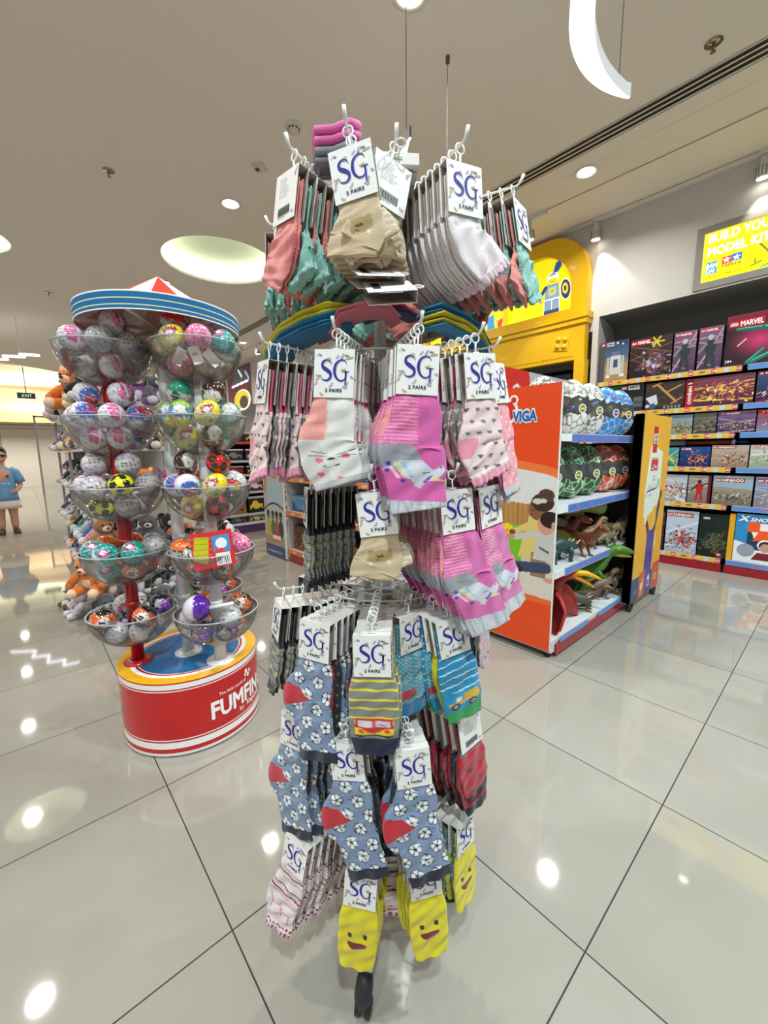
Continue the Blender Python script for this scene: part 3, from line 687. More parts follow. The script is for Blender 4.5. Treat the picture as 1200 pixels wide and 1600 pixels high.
def en(x, z, w, h, vert=False):
    def f(m): logo(m, x, z, h*1.3, 0); brand(m, 'NINJAGO', x+h*1.8, z+h*.15, w, h*.8, col=(250, 246, 240), band=(170, 20, 26))
    return f
def evert(m):
    m.box(-.245, -.18, -.001, .0, 0, .262, (176, 20, 30)); logo(m, -.236, .205, .045, 0)
    text(m, 'NINJAGO', -.224, .195, w=.165, h=.028, y=-.002, col=(255, 250, 240), bold=.03, rot=-pi/2)
product_box(-1.105, -.615, 1.535, .262, .1, lambda p: art(41, FIRE, -.24, .24, 0, .26, 150, .5)(p), 'fiery orange box with a vertical red NINJAGO stripe on the second shelf', evert)
product_box(-.60, -.2, 1.535, .262, .1, lambda p: art(42, [(40, 30, 60), (60, 90, 140), (200, 60, 50), (190, 40, 40), (60, 120, 170), (230, 150, 60), (230, 230, 235)], -.2, .2, 0, .23, 100)(p), 'blue and red NINJAGO box cut by the right edge, second shelf', en(-.19, .232, .14, .022))
# third shelf
SAND = [(150, 140, 110), (120, 160, 190), (180, 170, 140), (120, 110, 70), (70, 66, 50), (190, 180, 140), (90, 110, 60), (60, 50, 44)]
product_box(-1.45, -1.225, 1.285, .19, .08, lambda p: art(50, SAND, -.11, .11, 0, .18, 60)(p), 'third shelf box hidden mostly behind the yellow totem', None)
product_box(-1.215, -1.03, 1.285, .185, .08, lambda p: art(51, SAND, -.09, .09, 0, .15, 80)(p), 'sandy green box with small vehicles, leftmost seen on the third shelf', None)
product_box(-1.02, -.85, 1.285, .19, .08, lambda p: art(52, [(60, 64, 60), (130, 130, 110), (180, 170, 140), (120, 120, 90), (60, 60, 50), (170, 160, 120), (40, 40, 40)], -.09, .09, 0, .17, 80)(p), 'grey green speckled box second from left on the third shelf', None)
product_box(-.84, -.58, 1.285, .19, .08, lambda p: art(53, [(60, 40, 84), (140, 110, 150), (190, 170, 190), (190, 130, 60), (80, 40, 90), (50, 60, 110), (210, 190, 110)], -.13, .13, 0, .15, 90)(p), 'purple NINJAGO box with a red banner on the third shelf', en(-.11, .162, .1, .018))
product_box(-.57, -.3, 1.285, .19, .08, lambda p: art(54, [(110, 140, 170), (150, 30, 40), (210, 60, 60), (200, 200, 210), (60, 80, 120)], -.13, .13, 0, .16, 60)(p), 'red and pale blue box at the right end of the third shelf', en(-.11, .162, .1, .018))
# fourth shelf
product_box(-1.25, -1.115, .975, .185, .08, lambda p: art(60, [(40, 120, 110), (90, 170, 190), (220, 220, 150), (60, 140, 90), (230, 210, 90)], -.06, .06, 0, .18, 40)(p), 'narrow green sea-coloured box beside the totem, fourth shelf', None)
product_box(-1.105, -.87, .975, .19, .08, lambda p: art(61, [(24, 40, 96), (40, 90, 160), (60, 60, 120), (240, 150, 40), (230, 120, 30), (250, 190, 60), (30, 30, 60)], -.11, .11, 0, .17, 55)(p), 'blue box with an orange robot on the fourth shelf', lambda m: (logo(m, -.11, .16, .025, 0), brand(m, 'MARVEL', -.08, .162, .05, .015, band=(190, 20, 30))))
product_box(-.86, -.60, .975, .20, .08, lambda p: art(62, [(150, 120, 100), (190, 180, 170), (210, 190, 170), (110, 70, 50), (80, 60, 50), (220, 120, 60), (200, 190, 180)], -.13, .13, 0, .17, 90)(p), 'tan and white NINJAGO box on the fourth shelf', en(-.12, .172, .12, .02))
product_box(-.59, -.3, .975, .20, .08, lambda p: art(63, [(140, 160, 130), (200, 200, 210), (230, 220, 200), (220, 180, 70), (180, 190, 210), (90, 100, 120)], -.14, .14, 0, .17, 90)(p), 'pale NINJAGO box at the right end of the fourth shelf', en(-.13, .172, .12, .02))
m = MB(); m.cyl((-1.42, 0, 0), (-1.09, 0, 0), .03, seg=16, col=(176, 176, 172)); m.cyl((-1.09, 0, 0), (-.74, 0, 0), .02, seg=16, col=(176, 84, 40)); m.cyl((-.74, 0, 0), (-.71, 0, 0), .026, seg=16, col=(170, 170, 170)); m.cyl((-.71, 0, 0), (-.62, 0, 0), .012, seg=12, col=(30, 90, 190))
o = link('toy_sword', m.mesh('toy_sword', PLAST), None, (0, 4.93, 1.205)); tag(o, 'long orange toy sword lying on top of the fourth shelf boxes', 'toy')
# fifth shelf
product_box(-1.4, -1.215, .63, .26, .08, lambda p: art(70, [(170, 180, 200), (220, 220, 225)], -.1, .1, 0, .25, 20)(p), 'pale box mostly hidden by the totem on the fifth shelf', None)
product_box(-1.205, -1.025, .63, .265, .08, lambda p: art(71, [(150, 160, 180), (210, 210, 215), (230, 230, 235), (190, 40, 50), (240, 240, 240), (60, 80, 110), (200, 180, 60)], -.09, .09, 0, .26, 110)(p), 'white grey box with scattered red figures on the fifth shelf', None)
def pr5(p):
    art(72, [(120, 112, 108), (190, 180, 170), (205, 198, 190), (150, 140, 130)], -.09, .09, 0, .26, 15)(p); figure(p, 0, .13, .2, (190, 40, 36), (50, 40, 44)); p.rect(.065, .09, .0, .27, (110, 24, 40))
product_box(-1.015, -.84, .63, .265, .08, pr5, 'tan box with a red and black robot on the fifth shelf', None)
product_box(-.825, -.545, .63, .27, .08, lambda p: (art(73, [(120, 108, 92), (170, 165, 150), (190, 180, 160), (90, 70, 56), (200, 196, 190), (60, 50, 50)], -.14, .14, 0, .17, 70)(p), p.poly([(-.14, .17), (.14, .15), (.14, .27), (-.14, .27)], (150, 175, 190)))[0], 'NINJAGO box with a vehicle on sand, widest on the fifth shelf', en(-.125, .215, .15, .028))
product_box(-.53, -.25, .63, .27, .08, lambda p: art(74, [(130, 120, 130), (140, 160, 200), (180, 180, 200), (90, 80, 90), (220, 200, 170)], -.14, .14, 0, .2, 60)(p), 'NINJAGO box cut by the right edge on the fifth shelf', en(-.125, .22, .15, .028))
# bottom shelf
product_box(-1.27, -1.18, .125, .4, .1, lambda p: art(80, [(50, 30, 34), (90, 50, 50), (120, 70, 60), (150, 100, 80)], -.04, .04, 0, .4, 30)(p), 'dark narrow box beside the totem on the bottom shelf', None)
def pb1(p):
    art(81, [(160, 180, 206), (200, 210, 225), (225, 225, 235), (190, 60, 40), (200, 70, 46), (220, 210, 205), (120, 50, 50), (80, 90, 110)], -.13, .13, 0, .33, 120, .3)(p)
product_box(-1.165, -.905, .125, .42, .1, pb1, 'tall NINJAGO box with red robots on snow, bottom shelf', en(-.12, .36, .14, .034))
product_box(-.895, -.68, .125, .41, .1, lambda p: art(82, [(20, 28, 26), (34, 44, 40), (40, 60, 60), (50, 110, 50), (60, 130, 60), (120, 60, 44), (140, 90, 70), (70, 90, 110)], -.11, .11, 0, .32, 100)(p), 'tall near-black box with green and brown figures, bottom shelf', lambda m: (brand(m, 'LEGO', -.08, .36, .05, .02), logo(m, .04, .02, .035, 0)))
m = MB(); m.bevbox(-.02, .02, 0, .06, 0, .43, .004, (226, 164, 30)); o = link('shelf_divider', m.mesh('shelf_divider', PAPER), None, (-.655, 4.83, .126)); tag(o, 'upright yellow divider strip beside the X-SHOT box', 'divider')
def pxs(p):
    p.C[:] = (46, 140, 200); p.poly([(-.3, 0), (.3, 0), (.3, .14), (.05, .1), (-.3, .2)], (235, 238, 240)); p.rect(-.2, .3, .12, .36, (24, 60, 84))
    p.poly([(-.15, .22), (-.2, .36), (.1, .36), (.3, .33), (.3, .27), (.0, .27), (-.05, .2)], (240, 236, 230)); p.rect(-.2, -.12, .28, .37, (240, 90, 30)); p.poly([(-.16, .2), (.1, .24), (.1, .29), (-.12, .3)], (244, 90, 30)); p.poly([(-.02, .12), (.08, .12), (.1, .22), (-.02, .22)], (244, 90, 30)); p.ell(.0, .32, .05, .02, (30, 60, 44))
    p.ell(-.2, .11, .06, .06, (150, 160, 175)); p.ell(-.07, .17, .055, .05, (250, 250, 250)); p.ell(-.07, .165, .045, .04, (50, 36, 34)); p.ell(-.07, .145, .034, .04, (196, 150, 126)); p.poly([(-.16, .03), (.02, .03), (-.02, .1), (-.12, .1)], (120, 30, 40)); p.line(-.02, .05, .12, .04, .04, (200, 150, 125))
product_box(-.63, -.06, .125, .44, .12, pxs, 'big blue X-SHOT toy blaster box at the right on the bottom shelf', lambda m: (text(m, 'X', -.27, .375, h=.05, w=.07, y=-.002, col=(255, 255, 255), bold=.04, shear=.3), text(m, 'SHOT', -.19, .378, h=.035, w=.15, y=-.002, col=(255, 255, 255), bold=.03, shear=.3)))
# dark boxes inside the portal opening
for k in range(5):
    product_box(-2.60-.42*k, -2.22-.42*k, 1.65, .36, .1, lambda p, k=k: art(90+k, [(24, 26, 34), (50, 60, 80), (70, 80, 100), (60, 60, 70), (110, 120, 140)], -.2, .2, 0, .36, 30)(p), ['dark boxed set just inside the yellow portal, rightmost', 'dark boxed set inside the portal, second from the right post', 'dark boxed set inside the portal, third from the right post', 'dark boxed set inside the portal, fourth from the right post', 'dark boxed set inside the portal, farthest left'][k], lambda m: logo(m, -.0, .27, .05, 0), y=4.84)
# ================================================================ wooden-toy gondola with big printed end panel
def end_panel_print(p):
    # x 0..0.9 measured leftwards from the right edge is -x ; panel spans x -0.9..0, z 0.05..1.5
    O = (232, 74, 22)
    p.C[:] = (222, 222, 220)
    zt = 1.035+.12*np.clip(-p.X, 0, .9)**.6+.02      # lower limit of the red field
    p.m(p.Z > zt-.045, (236, 120, 60)); p.m(p.Z > zt, O)
    p.m((p.Z < .40-.06*np.clip(-p.X, 0, .9)) & (p.Z > 0), (224, 214, 200))
    p.rect(-.9, 0, .44, .62, (206, 200, 190)); p.rect(-.9, 0, .40, .5, (222, 214, 202))
    # rattan basket and lamp behind the children
    p.poly([(-.36, .68), (-.12, .68), (-.12, .86), (-.38, .88)], (190, 140, 80)); [p.line(-.37+.03*k, .68, -.37+.03*k, .87, .004, (150, 104, 56)) for k in range(9)]
    p.poly([(-.3, .86), (-.27, .86), (-.27, 1.02), (-.3, 1.02)], (190, 186, 180)); p.ell(-.42, .80, .05, .06, (240, 240, 238)); p.ell(-.42, .80, .02, .03, (60, 120, 80))
    # green activity board
    p.poly([(-.40, .50), (-.19, .53), (-.19, .74), (-.42, .74)], (122, 196, 40)); p.poly([(-.37, .46), (-.33, .46), (-.33, .52), (-.38, .52)], (122, 196, 40))
    for (cx, cz, r, c) in ((-.345, .70, .03, (245, 245, 240)), (-.285, .70, .032, (250, 220, 30)), (-.32, .645, .035, (70, 150, 70)), (-.315, .595, .028, (226, 40, 30))):
        for k in range(8): p.ell(cx+r*cos(k*pi/4), cz+r*sin(k*pi/4), r*.42, r*.42, c)
        p.ell(cx, cz, r*.7, r*.7, c); p.ell(cx, cz, r*.25, r*.25, (220, 120, 40))
    for cx in (-.35, -.285): p.ell(cx, .555, .024, .024, (30, 30, 34)); p.ell(cx, .555, .01, .01, (230, 230, 230))
    # child in yellow reaching left
    p.poly([(-.21, .56), (-.05, .56), (-.03, .76), (-.15, .80)], (230, 204, 120)); p.poly([(-.13, .46), (-.04, .46), (-.04, .6), (-.13, .6)], (150, 120, 90)); p.line(-.14, .75, -.24, .70, .036, (230, 204, 120)); p.ell(-.25, .695, .022, .016, (120, 74, 50))
    p.ell(-.10, .84, .055, .06, (142, 92, 66)); p.ell(-.075, .88, .065, .05, (66, 44, 34)); p.ell(-.055, .92, .045, .035, (84, 60, 48)); p.ell(-.105, .885, .028, .016, (206, 210, 190)); p.ell(-.07, .89, .02, .012, (206, 210, 190)); p.ell(-.13, .835, .005, .004, (30, 20, 18)); p.ell(-.135, .81, .01, .004, (110, 50, 44))
    # small child in grey shirt and jeans
    p.poly([(-.12, .56), (-.0, .56), (-.0, .74), (-.09, .73)], (206, 204, 200)); p.line(-.09, .71, -.23, .67, .034, (206, 204, 200)); p.ell(-.26, .668, .03, .015, (200, 150, 120)); p.line(-.08, .63, -.03, .61, .012, (80, 84, 96)); p.ell(-.05, .76, .05, .055, (214, 160, 130)); p.ell(-.03, .79, .055, .045, (44, 28, 24)); p.ell(-.005, .76, .015, .02, (214, 160, 130))
    p.line(-.04, .52, -.22, .50, .06, (60, 74, 104)); p.line(-.2, .49, -.3, .52, .045, (40, 42, 50)); p.line(-.26, .5, -.24, .47, .03, (226, 216, 200)); p.ell(-.02, .455, .03, .015, (214, 160, 130))
    p.m(p.Z < .345+.03*np.clip(-p.X, 0, .9), (236, 110, 50)); p.m(p.Z < .315+.02*np.clip(-p.X, 0, .9), (236, 78, 26))
    # toy-maker logo: bear outline
    p.ell(-.315, 1.375, .075, .075, (245, 240, 236)); p.ell(-.36, 1.435, .028, .028, (245, 240, 236)); p.ell(-.27, 1.435, .028, .028, (245, 240, 236))
    p.ell(-.315, 1.375, .058, .058, (214, 44, 24)); p.ell(-.36, 1.435, .016, .016, (214, 44, 24)); p.ell(-.27, 1.435, .016, .016, (214, 44, 24)); p.ell(-.315, 1.35, .02, .014, (250, 230, 210))
def gondola():
    X1, X0, YF, YB = -1.0, -1.9, 2.115, 3.36
    t = thing('toy_gondola', 'grey shop gondola with orange VIGA end panel and blue price rails', 'shelving', (0, 0, 0))
    m = MB(); M = Matrix.Translation((X1, 2.09, 0))
    grid(m, -.9, 0, .05, 1.5, 260, 400, end_panel_print, M=M); m.box(-.9, 0, .001, .02, .05, 1.5, (230, 226, 222), M=M)
    V = (30, 104, 180)
    text(m, 'VIGA', -.276, 1.316, w=.153, h=.062, y=-.001, col=(245, 245, 245), bold=.12, M=M); text(m, 'VIGA', -.272, 1.318, w=.145, h=.056, y=-.002, col=V, bold=.05, M=M)
    link('end_panel', m.mesh('end_panel', PRINT), t)
    m = MB(); m.box(X0, X1-.45+.012, YF, YB, .05, 1.46, (232, 230, 228)) if False else None
    m.box(-1.462, -1.438, YF, YB+.03, .05, 1.48, (214, 214, 214)); m.box(X0, X1, YB, YB+.02, .05, 1.2, (70, 66, 66)); link('spine_panel', m.mesh('spine_panel', PAPER), t)
    # tall printed board on the spine
    def sp(p):
        p.C[:] = (176, 178, 184); p.m((p.X < .42+.3*np.clip(1.66-p.Z, 0, 1)) & (p.Z < 1.7), (206, 44, 32)); p.ell(.28, 1.52, .05, .05, (240, 236, 230)); p.ell(.28, 1.52, .035, .035, (206, 44, 32))
    m = MB(); M2 = Matrix.Translation((-1.436, YF, 0)) @ Matrix.Rotation(pi/2, 4, 'Z'); grid(m, 0, 1.25, 1.38, 1.66, 120, 30, sp, M=M2); m.box(0, 1.25, .001, .012, 1.38, 1.66, (200, 200, 200), M=M2)
    text(m, 'VIGA', .20, 1.43, w=.16, h=.05, y=-.001, col=(240, 240, 240), bold=.03, M=M2); link('spine_header', m.mesh('spine_header', PRINT), t)
    for k, z in enumerate((1.245, .862, .50)):
        m = MB(); m.box(-1.438, X1-.01, YF, YB, z-.025, z, (206, 206, 206)); sh = link('shelf', m.mesh('shelf', PAPER), t)
        def rail(p):
            p.C[:] = (78, 122, 206) if k else (96, 120, 196)
            for j in range(6): p.ell(.25+j*.17, z-.022, .018, .012, (150, 110, 160)); p.line(.24+j*.17, z-.015, .27+j*.17, z-.034, .006, (176, 100, 120))
        n = MB(); Mr = Matrix.Translation((X1, YF, 0)) @ Matrix.Rotation(pi/2, 4, 'Z')
        grid(n, .12, YB-YF, z-.042, z-.002, 160, 6, rail, M=Mr); n.box(.12, YB-YF, .001, .01, z-.045, z+.002, (220, 220, 225), M=Mr); link('price_rail', n.mesh('price_rail', PLAST), sh)
        n = MB(); n.bevbox(0, .12, 0, .01, z-.04, z, .004, (226, 224, 220), M=Mr); link('rail_end_cap', n.mesh('rail_end_cap', PAPER), sh)
    m = MB(); m.box(-1.88, X1, YF, YB, .03, .1, (214, 214, 212)); link('base_shelf', m.mesh('base_shelf', PAPER), t)
    m = MB(); m.box(X1, X1+.012, YF+.04, YB, .012, .075, (160, 26, 34)); link('kick_plate', m.mesh('kick_plate', PLAST), t)
    n = MB(); Mr = Matrix.Translation((X1+.012, YF, 0)) @ Matrix.Rotation(pi/2, 4, 'Z'); n.box(.08, .45, -.004, .002, .078, .105, (110, 150, 214), M=Mr); n.box(.62, 1.1, -.004, .002, .078, .105, (110, 150, 214), M=Mr); link('price_rail', n.mesh('price_rail', PLAST), t)
    for y in (YF+.02, YB-.05):
        for x in (X1-.03, X0+.05):
            m = MB(); m.cyl((x, y, 0), (x, y, .05), .018, seg=12, col=(40, 40, 42)); link('foot', m.mesh('foot', PAPER), t)
    # the other side's shelves
    for z in (1.1, .6):
        m = MB(); m.box(-1.89, -1.464, YF, YB, z-.025, z, (206, 206, 206)); link('shelf', m.mesh('shelf', PAPER), t)
gondola()

# ---------------------------------------------------------------- cracked-shell dinosaur eggs
def cracked(col, line, seed):
    rnd = np.random.RandomState(seed); S = rnd.normal(size=(150, 3)); S /= np.linalg.norm(S, axis=1)[:, None]
    def f(D):
        d = np.arccos(np.clip((D/np.linalg.norm(D, axis=1)[:, None]) @ S.T, -1, 1)); s = np.sort(d, axis=1); e = s[:, 1]-s[:, 0]
        c = np.tile(np.array(col, float), (len(D), 1)); c[e < .035] = line
        return c
    return f
def egg_thing(x, y, z, col, line, label, seed, toy):
    t = thing('surprise_egg', label, 'toy egg', (x, y, z))
    a, h = .113, .163
    zig = lambda A, s: .34*s+.085*np.abs(((A*9/pi) % 2)-1)
    fn = cracked(col, line, seed)
    for s, nm in ((1, 'top_shell'), (-1, 'bottom_shell')):
        seg = 144; V = []; Fc = []; nr = 26
        for k in range(nr+1):
            for i in range(seg):
                A = 2*pi*i/seg; lim = (.28+.10*abs(((A*9/pi) % 2)-1)) if s > 0 else (-.22-.10*abs(((A*9/pi) % 2)-1))
                zc = s-(s-lim)*(k/nr)**1.3 if k else s
                r = sqrt(max(0, 1-zc*zc)); V.append((r*cos(A), r*sin(A), zc))
        for k in range(nr):
            for i in range(seg): Fc.append((k*seg+i, k*seg+(i+1) % seg, (k+1)*seg+(i+1) % seg, (k+1)*seg+i))
        D = np.array(V); c = lin(fn(D)); P = D*np.array([a, a, h]); P[:, 2] = P[:, 2]*1.0+h; P[:, :2] *= (1-.10*D[:, 2:3])
        m = MB(); m.add(P, Fc, c, smooth=True); link(nm, m.mesh(nm, PLAST), t)
    m = MB(); m.ball((0, 0, h), 1, (220, 220, 220), seg=40, rings=20, sc=(a*.97, a*.97, h*.97)); link('clear_window', m.mesh('clear_window', CLEAR), t)
    m = MB(); rnd = random.Random(seed)
    for k in range(12):
        aa = rnd.uniform(0, 6.28); rr = rnd.uniform(.02, .075); m.ball((rr*cos(aa), rr*sin(aa), h+rnd.uniform(-.05, .05)), rnd.uniform(.018, .035), rnd.choice(toy), seg=10, rings=6, sc=(1, 1, rnd.uniform(.6, 1.4)))
    link('toys_inside', m.mesh('toys_inside', PLAST), t)
    m = MB(); pts = []
    for k in range(24):
        r = .030 if k % 2 else .022; pts.append((r*cos(k*pi/12), r*sin(k*pi/12)))
    m.flat(pts, 0, (245, 240, 225)); m.flat([(.018*cos(q), .018*sin(q)*1.1) for q in np.linspace(0, 6.28, 14)[:-1]], -.0008, rnd.choice([(90, 60, 150), (120, 130, 40)])); m.box(-.012, .012, -.0015, -.001, -.004, .004, (230, 220, 120))
    link('badge', m.mesh('badge', PRINT), t, (a*.97*cos(-.45), a*.97*sin(-.45), h-.015), (0, 0, face(cos(-.45), sin(-.45))))
WH, GY = (238, 234, 226), (120, 116, 108)
tb = [(60, 50, 60), (110, 80, 50), (90, 120, 60), (70, 60, 120), (140, 110, 80), (40, 40, 44)]
eg = [(2.27, 1.245, WH, GY, 'white cracked toy egg peeking over the orange end panel'), (2.51, 1.245, WH, GY, 'white cracked toy egg next to the orange panel edge, top shelf'), (2.755, 1.245, WH, GY, 'rightmost white cracked toy egg on the top shelf'),
      (3.02, 1.245, (58, 140, 214), (190, 220, 245), 'left one of the two blue cracked toy eggs on the top shelf'), (3.255, 1.245, (58, 140, 214), (190, 220, 245), 'right one of the two blue cracked toy eggs on the top shelf'),
      (2.25, .862, (30, 92, 50), (170, 220, 170), 'green cracked toy egg hidden mostly behind the end panel'), (2.51, .862, (30, 92, 50), (190, 226, 180), 'left visible green cracked toy egg on the second shelf'), (2.77, .862, (30, 92, 50), (190, 226, 180), 'right green cracked toy egg on the second shelf'),
      (3.03, .862, (222, 84, 62), (250, 200, 180), 'left one of the two red cracked toy eggs'), (3.285-.02, .862, (222, 84, 62), (250, 200, 180), 'right one of the two red cracked toy eggs')]
for i, (y, z, c, l, lab) in enumerate(eg): egg_thing(-1.15 if i != 0 else -1.2, y, z+.0005, c, l, lab, 100+i, tb)
egg_thing(-1.66, 2.30, 1.1+.0005, WH, GY, 'white cracked toy egg on the far side behind the VIGA logo', 140, tb) if False else None

# ---------------------------------------------------------------- dinosaurs
def dino(name, label, loc, rz, body, s, belly=None, kind='biped', crest=None, sc=1., tilt=0):
    """body built as one continuous sweep with limbs; toward local +x is the head"""
    t = thing(name, label, 'toy dinosaur', loc, 0, rot=(0, tilt, rz)); m = MB(); b = belly or tuple(min(255, v*1.3) for v in body)
    def T(pts, rad, col=body, seg=14, flat=1.): m.tube([tuple(np.array(q)*s) for q in pts], [q*s for q in rad], seg, col, flat=flat)
    if kind == 'biped':
        T([(-.95, 0, .34), (-.7, 0, .38), (-.45, 0, .45), (-.2, 0, .50), (0, 0, .52), (.2, 0, .56), (.34, 0, .66), (.42, 0, .80), (.5, 0, .88), (.6, 0, .89), (.72, 0, .86), (.8, 0, .84)], [.008, .03, .07, .13, .17, .15, .10, .075, .085, .075, .05, .015])
        T([(.5, 0, .83), (.62, 0, .80), (.76, 0, .78)], [.05, .035, .012], b)
        for q in (-1, 1):
            T([(-.02, .1*q, .50), (.1, .13*q, .36), (.0, .13*q, .2), (.08, .13*q, .04), (.2, .13*q, .02)], [.10, .08, .045, .035, .02]); T([(.08, .13*q, .03), (.18, .16*q, .02)], [.03, .01]); T([(.08, .13*q, .03), (.18, .10*q, .02)], [.03, .01])
            T([(.26, .08*q, .58), (.33, .12*q, .48), (.42, .11*q, .46)], [.04, .025, .012])
            m.ball((.56*s, .062*s*q, .91*s), .018*s, (235, 200, 60), seg=8, rings=6)
        m.ball((.05*s, 0, .47*s), 1, b, sc=(.25*s, .13*s, .13*s))
        for k in range(7): m.ball(((-.5+.13*k)*s, 0, (.52+.045*k*(k > 2)+.06)*s), .02*s, tuple(v*.5 for v in body), seg=6, rings=4)
    elif kind == 'quad':
        T([(-.95, 0, .22), (-.6, 0, .3), (-.3, 0, .38), (0, 0, .42), (.3, 0, .38), (.45, 0, .36), (.6, 0, .34), (.75, 0, .28)], [.01, .05, .14, .2, .17, .12, .11, .03])
        for x in (-.25, .3):
            for q in (-1, 1): T([(x, .13*q, .35), (x+.04, .18*q, .2), (x, .18*q, .04), (x+.07, .18*q, .015)], [.09, .06, .045, .03])
        for q in (-1, 1): T([(.62, .07*q, .4), (.75, .09*q, .5)], [.03, .005], (220, 200, 160)); m.ball((.62*s, .09*s*q, .38*s), .016*s, (30, 20, 20), seg=8, rings=6)
        for k in range(8): T([(-.5+.12*k, 0, .42), (-.52+.12*k, 0, .62 if 1 < k < 7 else .52)], [.05, .005], crest or tuple(v*.7 for v in body), 8, .35)
        m.ball((0, 0, .33*s), 1, b, sc=(.3*s, .16*s, .12*s))
    link('body', m.mesh('body', RUBBER), t)
    return t
def ptero():
    t = thing('toy_pterosaur', 'red toy pterosaur with long yellow beak on the bottom shelf', 'toy dinosaur', (-1.12, 2.36, .101), radians(12)); t.scale = (.95, .95, .84); R = (176, 42, 30); D = (120, 30, 26)
    m = MB()
    m.tube([(-.05, 0, .05), (-.03, 0, .14), (0, .0, .24), (.03, 0, .33), (.07, .02, .375), (.11, .04, .38)], [.05, .07, .055, .032, .034, .03], 16, np.array([D, R, R, R, R, (206, 90, 40)]))
    m.tube([(-.02, -.02, .02), (-.02, -.06, -.0)], [.03, .015], 8, D)
    link('body', m.mesh('body', RUBBER), t)
    m = MB(); m.tube([(.10, .04, .39), (.17, .09, .385), (.23, .15, .345), (.255, .175, .325)], [.026, .02, .011, .002], 12, (240, 176, 20)); m.tube([(.10, .04, .37), (.15, .09, .33), (.2, .14, .28), (.22, .16, .262)], [.02, .014, .009, .002], 12, (236, 150, 30)); link('beak', m.mesh('beak', RUBBER), t)
    m = MB(); m.tube([(.06, .01, .40), (.0, -.03, .42), (-.05, -.05, .41)], [.018, .012, .003], 8, (200, 60, 30), flat=.5); link('crest', m.mesh('crest', RUBBER), t)
    for q in (-1, 1):
        m = MB(); prof = []
        A = [(.0, .03*q, .27), (.07, .09*q, .20), (.10, .17*q, .10), (.11, .21*q, -.02), (.10, .24*q, -.06)] if q > 0 else [(.0, -.03, .27), (.07, -.09, .22), (.11, -.14, .16), (.09, -.17, .04), (.06, -.18, .005)]
        B = [(-.03, .03*q, .04), (.0, .06*q, .03), (.03, .09*q, .0), (.06, .14*q, -.03), (.09, .22*q, -.06)] if q > 0 else [(-.03, -.03, .04), (-.02, -.08, .03), (.0, -.11, .02), (.02, -.14, .01), (.05, -.17, .005)]
        V = []
        for a, b in zip(A, B):
            for u in np.linspace(0, 1, 7): p_ = np.array(a)*(1-u)+np.array(b)*u+np.array([.02*sin(pi*u), 0, 0]); V.append(p_)
        V2 = [v+np.array([-.006, -.002*q, 0]) for v in V]; n = 7; f = [(i*n+j, i*n+j+1, (i+1)*n+j+1, (i+1)*n+j) for i in range(4) for j in range(6)]
        m.add(V, f, (164, 40, 32), smooth=True); m.add(V2, f, (130, 30, 30), smooth=True); m.tube(A, [.018, .014, .012, .008, .003], 10, R); link('wing', m.mesh('wing', RUBBER), t, (0, 0, .06) if q > 0 else (0, 0, 0))
ptero()
dino('toy_raptor', 'large green toy raptor with open mouth on the bottom shelf', (-1.17, 2.80, .101), radians(38), (70, 118, 36), .44, (176, 168, 44))
dino('toy_raptor', 'dark teal toy raptor behind the green one, bottom shelf', (-1.36, 3.12, .101), radians(10), (40, 70, 66), .26, (60, 90, 90))
dino('toy_sauropod', 'dark blue grey toy dinosaur lying behind the green raptor', (-1.33, 2.50, .101), radians(80), (60, 70, 84), .30, kind='quad')
dino('toy_tyrannosaur', 'grey brown toy tyrannosaur low at the front of the bottom shelf', (-1.08, 3.02, .101), radians(70), (120, 104, 84), .22, (170, 150, 120))
dino('toy_tyrannosaur', 'brown toy tyrannosaur beside the pterosaur wing, bottom shelf', (-1.07, 2.72, .101), radians(20), (110, 84, 66), .20)
dino('toy_stegosaur', 'olive green toy stegosaur behind the pterosaur', (-1.30, 2.22, .101), radians(10), (92, 110, 50), .3, kind='quad', crest=(70, 90, 50))
# middle shelf pile
cs = [((126, 70, 44), 'biped', 'rust brown toy tyrannosaur leaning over the middle shelf edge', (-1.05, 2.60, .5005), -20, .22), ((40, 66, 66), 'quad', 'dark teal spiky toy dinosaur at the left of the middle shelf', (-1.10, 2.33, .5005), 75, .24),
      ((150, 150, 70), 'quad', 'yellow green toy dinosaur in the middle of the middle shelf', (-1.22, 2.52, .5005), 60, .26), ((120, 84, 60), 'biped', 'brown toy tyrannosaur at the back of the middle shelf', (-1.34, 2.72, .5005), 30, .27),
      ((134, 96, 66), 'biped', 'tan toy raptor standing right of the rust one', (-1.10, 2.80, .5005), 75, .22), ((110, 80, 66), 'quad', 'brown spined toy dinosaur on the middle shelf', (-1.28, 2.95, .5005), 70, .27),
      ((100, 110, 70), 'quad', 'grey green toy dinosaur at the right end of the middle shelf', (-1.12, 3.08, .5005), 85, .24), ((84, 64, 52), 'biped', 'dark brown toy dinosaur at the back right of the middle shelf', (-1.34, 3.14, .5005), 120, .26), ((96, 104, 60), 'biped', 'olive toy dinosaur at the back left of the middle shelf', (-1.34, 2.36, .5005), 60, .28),
      ((150, 128, 96), 'biped', 'sand coloured toy raptor near the right shelf end', (-1.06, 3.20, .5005), 60, .2), ((70, 90, 80), 'quad', 'grey teal toy dinosaur behind the yellow green one', (-1.36, 2.54, .5005), 40, .22)]
